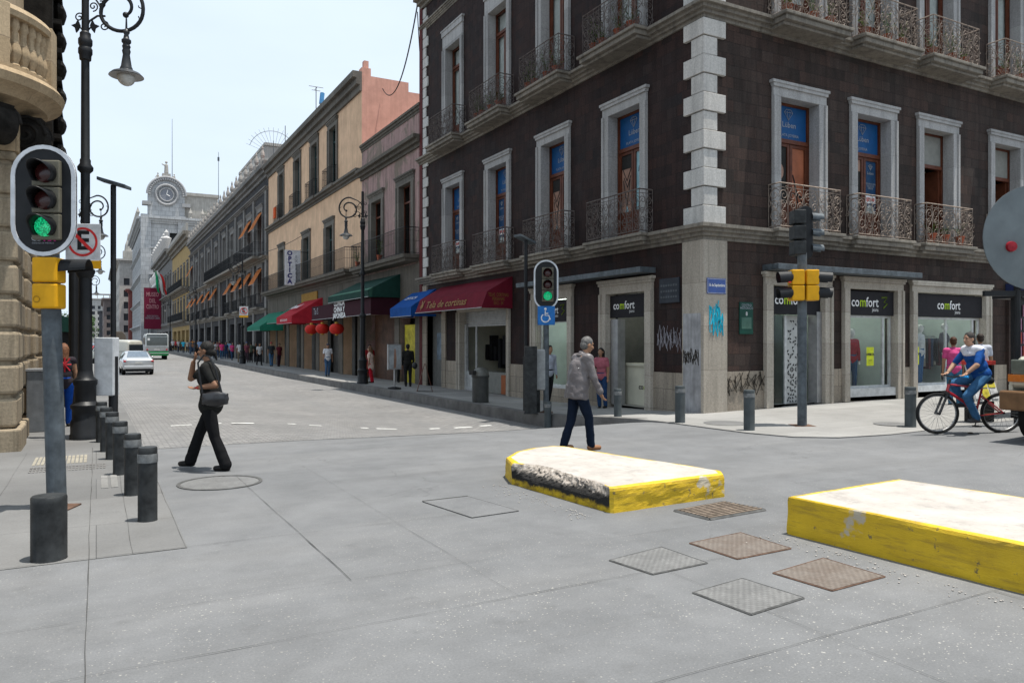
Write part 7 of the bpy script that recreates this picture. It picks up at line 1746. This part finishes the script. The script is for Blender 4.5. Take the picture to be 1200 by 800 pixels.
# mannequins in the windows
def mannequin(label, x, y, z, rz, tp, lg, gender=False, h=1.72):
    J = pose(h, 0, thR=(.04, .05, -1), shR=(0, 0, -1), thL=(-.04, -.03, -1), shL=(0, -.03, -1), arR=((.2, 0, -1), (0, .1, -1)), arL=((-.2, 0, -1), (0, .1, -1)), female=gender)
    t = person(label, J, (x, y, z), rz, (.6, .6, .58), (.6, .6, .58), tp, lg, (.5, .5, .5), sleeve=1.9, hair='bald', vox=.016, name='mannequin'); t['category'] = 'mannequin'; t['group'] = 'shop window mannequins'; return t
zf = .25
mannequin('white mannequin in red cardigan and jeans in narrow comfort window', CX0+5.85, CY0+.6, zf, world_dir(.2, -1), (.30, .02, .03), (.03, .08, .16), True)
mannequin('white mannequin in open grey jacket, left side of the wide comfort window', CX0+8.75, CY0+.55, zf+.15, world_dir(.6, -.8), (.45, .47, .48), (.03, .10, .22))
mannequin('white mannequin in black top, middle of the wide comfort window', CX0+10.0, CY0+.6, zf+.2, world_dir(.7, -.7), (.06, .05, .05), (.03, .03, .04), True)
MB_ = tag(MB().box(0, 1.7, 0, .8, 0, .5).build('display_plinth', m_alu), 'white display table inside the narrow comfort window', 'display table'); MB_.location = (CX0+5.0, CY0+1.2, .25)

# ================================================================ VEHICLES
m_tyre = M('car_tyre', (.015, .015, .015), .85); m_chrome = M('hub_grey', (.3, .3, .31), .35, .7); m_cglass = M('car_window', (.02, .025, .03), .05, coat=1.0, bump=0)
m_taill = M('tail_light', (.35, .01, .015), .2, coat=.6, bump=0); m_plate = M('number_plate', (.5, .5, .48), .5)
def wheel(t, x, y, r, w=.2):
    o = MB().lathe([(r*.6, -w/2), (r*.96, -w/2), (r, -w*.35), (r, w*.35), (r*.96, w/2), (r*.6, w/2)], n=24).build('wheel', m_tyre, t, smooth=True); o.rotation_euler = (0, R(90), 0); o.location = (x, y, r)
    k = MB().lathe([(.001, -w*.42), (r*.62, -w*.46), (r*.62, w*.46), (.001, w*.42)], n=16).build('rim', m_chrome, o)
def car_body(secs, name, mat, t, sub=2):
    """secs: (y, z_sill, z_belt, z_roof, half width at sill, at belt, at roof)"""
    m = MB(); rg = []
    for (y, z0, zb, zt, w0, w1, w2) in secs:
        h = []
        for x, z in ((w0*.9, z0), (w0, z0+.1), (w1, (z0+zb)/2+.05), (w1*.985, zb), (w2, zt-.05 if zt > zb+.05 else zt), (w2*.85, zt)): h.append((x, z))
        rg.append([(x, y, z) for x, z in h]+[(-x, y, z) for x, z in reversed(h)])
    m.rings(rg); o = m.build(name, mat, t, smooth=True); s = o.modifiers.new('s', 'SUBSURF'); s.levels = 1; s.render_levels = sub
    return o
def glass_quad(t, pts, nm='window', mat=None): return MB().prism(pts, (0, 0, .0)).build(nm, mat or m_cglass, t) if False else MB().poly(pts).build(nm, mat or m_cglass, t, recalc=False)
def sedan(label, loc, rz, col, simple=False, group=None):
    t = thing('parked_car' if False else 'car', label, 'car', loc, rz, group); pm = M('car_paint_%d_%d' % (int(col[0]*99), int(col[1]*99)), col, .3, .4 if col[0] > .2 and col[1] > .2 else 0, coat=1.0, var=.06, bump=0)
    b = car_body([(-2.2, .38, .86, .9, .74, .78, .62), (-2.12, .26, .92, .96, .82, .85, .68), (-1.55, .22, .97, 1.02, .85, .88, .7), (-.85, .22, .97, 1.40, .85, .88, .62), (.1, .22, .94, 1.46, .85, .88, .63), (.75, .22, .92, 1.36, .85, .88, .6), (1.25, .22, .88, .95, .85, .87, .68), (2.0, .24, .76, .8, .8, .83, .65), (2.22, .36, .62, .66, .68, .7, .55)], 'body', pm, t)
    for s in (-1, 1):
        for y in (-1.35, 1.35): wheel(t, s*.76, y, .31)
        glass_quad(t, [(s*.86, -.95, 1.0), (s*.86, .75, .98), (s*.665, .45, 1.36), (s*.675, -.75, 1.36)], 'side_window')
        MB().prism([(s*.55, -2.13, .72), (s*.80, -2.08, .72), (s*.84, -1.95, .86), (s*.80, -2.04, .93), (s*.62, -2.14, .88)], (0, .12, 0)).ell((s*.70, -2.13, .81), (.13, .05, .08), 10, 6).build('tail_light', m_taill, t, smooth=True)
        MB().ell((s*.98, .62, 1.0), (.09, .06, .07), 8, 6).build('mirror', pm, t, smooth=True)
    MB().prism([(-.60, -1.56, 1.035), (.60, -1.56, 1.035), (.50, -.98, 1.37), (-.50, -.98, 1.37)], (0, -.03, .03)).build('rear_window', M('rear_glass', (.10, .13, .17), .08, coat=1.0, bump=0), t)
    MB().prism([(-.62, 1.24, .99), (.62, 1.24, .99), (.52, .72, 1.36), (-.52, .72, 1.36)], (0, .03, .03)).build('windscreen', m_cglass, t)
    MB().box(-.8, .8, -2.26, -2.1, .36, .56).build('rear_bumper', pm, t, bevel=.05); MB().box(-.2, .2, -2.21, -2.17, .68, .80).build('number_plate', m_plate, t); MB().box(-.7, .7, -2.2, -1.9, .2, .34).build('underside', m_black, t)
    return t
def plc(px, X=None, Y=None):
    if Y is None: Y = on_x(px, X)[0]
    else: X = on_y(px, Y)[0]
    return X, Y, groad(X, Y)
d_s = 47.5; dx_, dy_ = ray(159); sedan('silver sedan seen from behind, nearest car in the street', (d_s*dx_+.0, d_s*dy_, groad(d_s*dx_, d_s*dy_)), R(2), (.42, .43, .44))
def van(label, loc, rz, col):
    t = thing('van', label, 'van', loc, rz); pm = M('van_cream', col, .35, coat=.8, var=.08, bump=0)
    car_body([(-2.4, .35, 1.1, 2.1, .82, .86, .72), (-2.3, .3, 1.1, 2.22, .85, .9, .78), (.9, .3, 1.1, 2.24, .85, .9, .78), (1.5, .3, 1.1, 2.0, .85, .9, .7), (2.15, .3, 1.05, 1.15, .82, .86, .7), (2.4, .4, .8, .85, .7, .72, .6)], 'body', pm, t)
    for s in (-1, 1):
        for y in (-1.5, 1.5): wheel(t, s*.8, y, .33)
        glass_quad(t, [(s*.905, .95, 1.2), (s*.905, 1.7, 1.2), (s*.82, 1.35, 1.75), (s*.83, .95, 1.78)], 'side_window')
        MB().box(s*.84-.05, s*.84+.05, -2.42, -2.3, .85, 1.3).build('tail_light', m_taill, t)
        MB().box(s*.9-.01, s*.9+.012, -2.0, .8, 1.2, 1.23).build('side_crease', m_greyp, t)
    MB().prism([(-.7, -2.40, 1.25), (.7, -2.40, 1.25), (.66, -2.36, 1.8), (-.66, -2.36, 1.8)], (0, -.04, 0)).build('rear_window', m_cglass, t)
    MB().prism([(-.7, 2.05, 1.25), (.7, 2.05, 1.25), (.6, 1.62, 1.85), (-.6, 1.62, 1.85)], (0, .05, .02)).build('windscreen', m_cglass, t)
    MB().box(-.82, .82, -2.5, -2.38, .4, .6).build('rear_bumper', pm, t, bevel=.03); return t
dx_, dy_ = ray(136); d_s = 66; van('cream panel van turning across the street left of the silver sedan', (d_s*dx_, d_s*dy_, groad(0, d_s*dy_)-.15), R(38), (.40, .39, .34))
def microbus(label, loc, rz):
    t = thing('bus', label, 'bus', loc, rz); W = 1.08; Hh = 2.75; L = 6.6
    wt = M('bus_white', (.5, .52, .52), .4, coat=.3, var=.1); gr_ = M('bus_green', (.01, .22, .06), .4, coat=.3)
    o = MB().box(-W, W, 0, L, .95, Hh-.12).box(-W+.08, W-.08, .05, L-.05, Hh-.14, Hh).build('body', wt, t, bevel=.07)
    MB().box(-W-.01, W+.01, -.02, L, .5, .93).build('green_skirt', gr_, t, bevel=.04); MB().box(-W-.02, W+.02, -.04, 2, .72, .78).build('white_stripe', wt, t)
    MB().box(-W+.12, W-.12, -.03, .05, 1.55, 2.42).build('rear_window', M('bus_glass', (.05, .06, .055), .1, coat=1, bump=0), t, bevel=.03); MB().box(-W+.14, W-.14, -.02, .05, 2.5, 2.64).build('destination_panel', m_greyp, t)
    MB().box(-W+.2, -W+.42, -.04, -.02, 2.05, 2.3).build('window_sticker', m_letter, t)
    for s in (-1, 1):
        for k in range(4): MB().box(s*W-.015, s*W+.015, .5+k*1.3, 1.6+k*1.3, 1.6, 2.35).build('side_window', m_cglass, t, bevel=.02)
        for y in (1.2, 5.2): wheel(t, s*.85, y, .38, .3)
        MB().ell((s*.9, -.02, 1.12), (.09, .03, .09), 10, 6).build('tail_light', m_taill, t)
    MB().box(-.25, .25, -.03, 0, 1.05, 1.2).build('number_plate', m_plate, t); MB().box(-W, W, -.02, .01, 1.0, 1.42).build('engine_panel', M('bus_lower', (.3, .31, .31), .5), t); return t
dx_, dy_ = ray(184); d_s = 78; microbus('white and green microbus seen from behind beside the van', (d_s*dx_, d_s*dy_, groad(3, 78)-.05), R(-1)); 
dc = [(118, 88, (.35, .01, .015), 'red car beyond the cream van'), (108, 105, (.3, .31, .33), 'grey distant car left of the red car'), (103, 125, (.5, .5, .5), 'white distant car in the queue on the left'), (111, 140, (.02, .03, .06), 'dark blue distant car in the queue'), (99, 150, (.25, .02, .02), 'dark red distant car far down the queue'),
      (121, 165, (.45, .43, .38), 'beige distant car behind the vans'), (106, 185, (.48, .48, .5), 'white distant car farthest but one'), (114, 210, (.1, .1, .1), 'black distant car at the far end of the queue'), (126, 120, (.2, .2, .2), 'dark grey distant car partly hidden by the van')]
for px, d, c_, lbl in dc:
    dx_, dy_ = ray(px); sedan(lbl, (d*dx_, d*dy_, groad(2, d*dy_)), R(0) if px != 118 else R(80), c_, group='distant cars in the street')
# green truck tops hinted behind the van
dx_, dy_ = ray(138); t = thing('truck', 'dark tarpaulin-covered truck behind the cream van', 'truck', (118*dx_, 118*dy_, groad(2, 115)))
MB().prism([(-1.1, 0, 1.2), (1.1, 0, 1.2), (1.1, 0, 2.7), (.6, 0, 3.3), (-.6, 0, 3.3), (-1.1, 0, 2.7)], (0, 5, 0)).build('tarpaulin', M('tarp', (.12, .10, .08), .8), t, bevel=.05); MB().box(-1.1, 1.1, 0, 7, .6, 1.2).build('chassis', m_black, t)
for s in (-1, 1): wheel(t, s*.9, 1.2, .45, .3); wheel(t, s*.9, 5.5, .45, .3)
# pickup nosing in at the right edge, pointing to the left (-X)
t = thing('pickup_truck', 'cream pickup truck with brown bumper entering at the right edge', 'pickup truck', (13.05, 7.05, 0), 0)
m_tc = M('truck_cream', (.55, .52, .42), .35, coat=.5, var=.08, bump=0)
b = MB(); rg = []
for (x, z0, z1, w) in ((-.02, .95, 1.30, .86), (.05, .9, 1.40, .9), (.6, .9, 1.46, .93), (1.6, .9, 1.5, .95)):
    rg.append([(x, -.95+w*cos(a)*1.0, (z0+z1)/2+(z1-z0)/2*sin(a)) if False else (x, yy-.95, zz__) for yy, zz__ in ((-w, z0), (-w, z1-.12), (-w+.12, z1), (w-.12, z1), (w, z1-.12), (w, z0))])
b.rings(rg); b.build('bonnet', m_tc, t, bevel=.03)
MB().box(1.6, 3.4, -1.88, -.02, .7, 1.5).build('cab', m_tc, t, bevel=.05)
MB().prism([(1.75, -1.8, 1.5), (2.2, -1.7, 2.1), (3.3, -1.7, 2.1), (3.4, -1.8, 1.5)], (0, 1.65, 0)).build('cab_glass', m_cglass, t); MB().box(2.1, 3.4, -1.75, -.15, 2.08, 2.16).build('cab_roof', m_tc, t, bevel=.03)
MB().box(3.5, 5.6, -1.9, 0, .7, 1.4).build('load_bed', m_tc, t, bevel=.03)
MB().box(.0, .12, -1.86, -.02, .95, 1.02).box(.02, .4, -.06, .0, .62, .95).build('front_panel', m_tc, t)
for s in (-.05, -1.45):
    h = MB().box(-.06, .05, s-.4 if s > -1 else s-.4, s-.02, 1.13, 1.36).build('headlight', M('lamp_glass', (.10, .11, .09), .15, coat=.8), t, bevel=.02)
    MB().box(-.07, .06, s-.4, s+.02, 1.0, 1.12).build('turn_signal', M('amber', (.45, .12, .01), .25, coat=.6), t, bevel=.01)
MB().box(-.03, .02, -1.45, -.5, 1.0, 1.36).build('grille', m_black, t)
MB().box(-.22, .05, -1.95, .03, .55, .86).build('front_bumper', M('bumper_brown', (.16, .085, .04), .6, streak=.3), t, bevel=.03)
for y in (-.12, -1.78):
    for x in (.65, 4.6):
        o = MB().lathe([(.2, -.11), (.38, -.11), (.4, -.07), (.4, .07), (.38, .11), (.2, .11)], n=28).build('wheel', m_tyre, t, smooth=True); o.rotation_euler = (R(90), 0, 0); o.location = (x, y, .4)
        MB().lathe([(.001, -.08), (.22, -.09), (.22, .09), (.001, .08)], n=16).build('rim', m_chrome, o)
MB().box(.1, 5.5, -1.7, -.2, .45, .7).build('chassis', m_black, t)

# ================================================================ LIGHT, AIR, CAMERA
el = R(79); sv = Vector((.80, -.60, 0)).normalized()*cos(el)+Vector((0, 0, sin(el)))
su = bpy.data.lights.new('sun', 'SUN'); su.energy = 5.0; su.angle = R(.5); su.color = (1, .955, .88)
so = bpy.data.objects.new('sun', su); C.objects.link(so); so.rotation_euler = sv.to_track_quat('Z', 'Y').to_euler(); so.location = (20, -20, 60)
W = bpy.data.worlds.new('World'); S.world = W; W.use_nodes = True; nt = W.node_tree; nt.nodes.clear()
out = nt.nodes.new('ShaderNodeOutputWorld'); bg = nt.nodes.new('ShaderNodeBackground'); sk = nt.nodes.new('ShaderNodeTexSky')
sk.sky_type = 'NISHITA'; sk.sun_disc = False; sk.sun_elevation = el; sk.sun_rotation = math.atan2(sv.x, sv.y); sk.air_density = 1.0; sk.dust_density = 2.5; sk.ozone_density = 1.0; sk.altitude = 2200
tc = nt.nodes.new('ShaderNodeTexCoord'); mp = nt.nodes.new('ShaderNodeMapping'); mp.inputs['Scale'].default_value = (1.6, 1.6, 5); ns = nt.nodes.new('ShaderNodeTexNoise'); ns.inputs['Scale'].default_value = 1.3; ns.inputs['Detail'].default_value = 6
nt.links.new(tc.outputs['Generated'], mp.inputs[0]); nt.links.new(mp.outputs[0], ns.inputs['Vector'])
mr = nt.nodes.new('ShaderNodeMapRange'); mr.inputs[1].default_value = .35; mr.inputs[2].default_value = .7; mr.inputs[3].default_value = .86; mr.inputs[4].default_value = .99; nt.links.new(ns.outputs['Fac'], mr.inputs[0])
mx = nt.nodes.new('ShaderNodeMix'); mx.data_type = 'RGBA'; nt.links.new(mr.outputs[0], mx.inputs[0]); nt.links.new(sk.outputs[0], mx.inputs[6]); mx.inputs[7].default_value = (8.7, 10.1, 11.6, 1)
nt.links.new(mx.outputs[2], bg.inputs[0]); bg.inputs[1].default_value = .072; nt.links.new(bg.outputs[0], out.inputs[0])
cam = bpy.data.cameras.new('Camera'); cam.sensor_width = 36; cam.lens = F/1200*36; cam.clip_end = 5000; cam.clip_start = .05
co = bpy.data.objects.new('Camera', cam); C.objects.link(co); co.location = (0, 0, H); co.rotation_euler = (R(90), 0, -math.atan2(.4786, .8782)); S.camera = co
S.view_settings.view_transform = 'Standard'; S.view_settings.look = 'None'; S.view_settings.exposure = .47; S.view_settings.gamma = 1
S.render.engine = 'CYCLES'; S.cycles.max_bounces = 6; S.cycles.diffuse_bounces = 3; S.cycles.transparent_max_bounces = 12; S.cycles.use_denoising = True
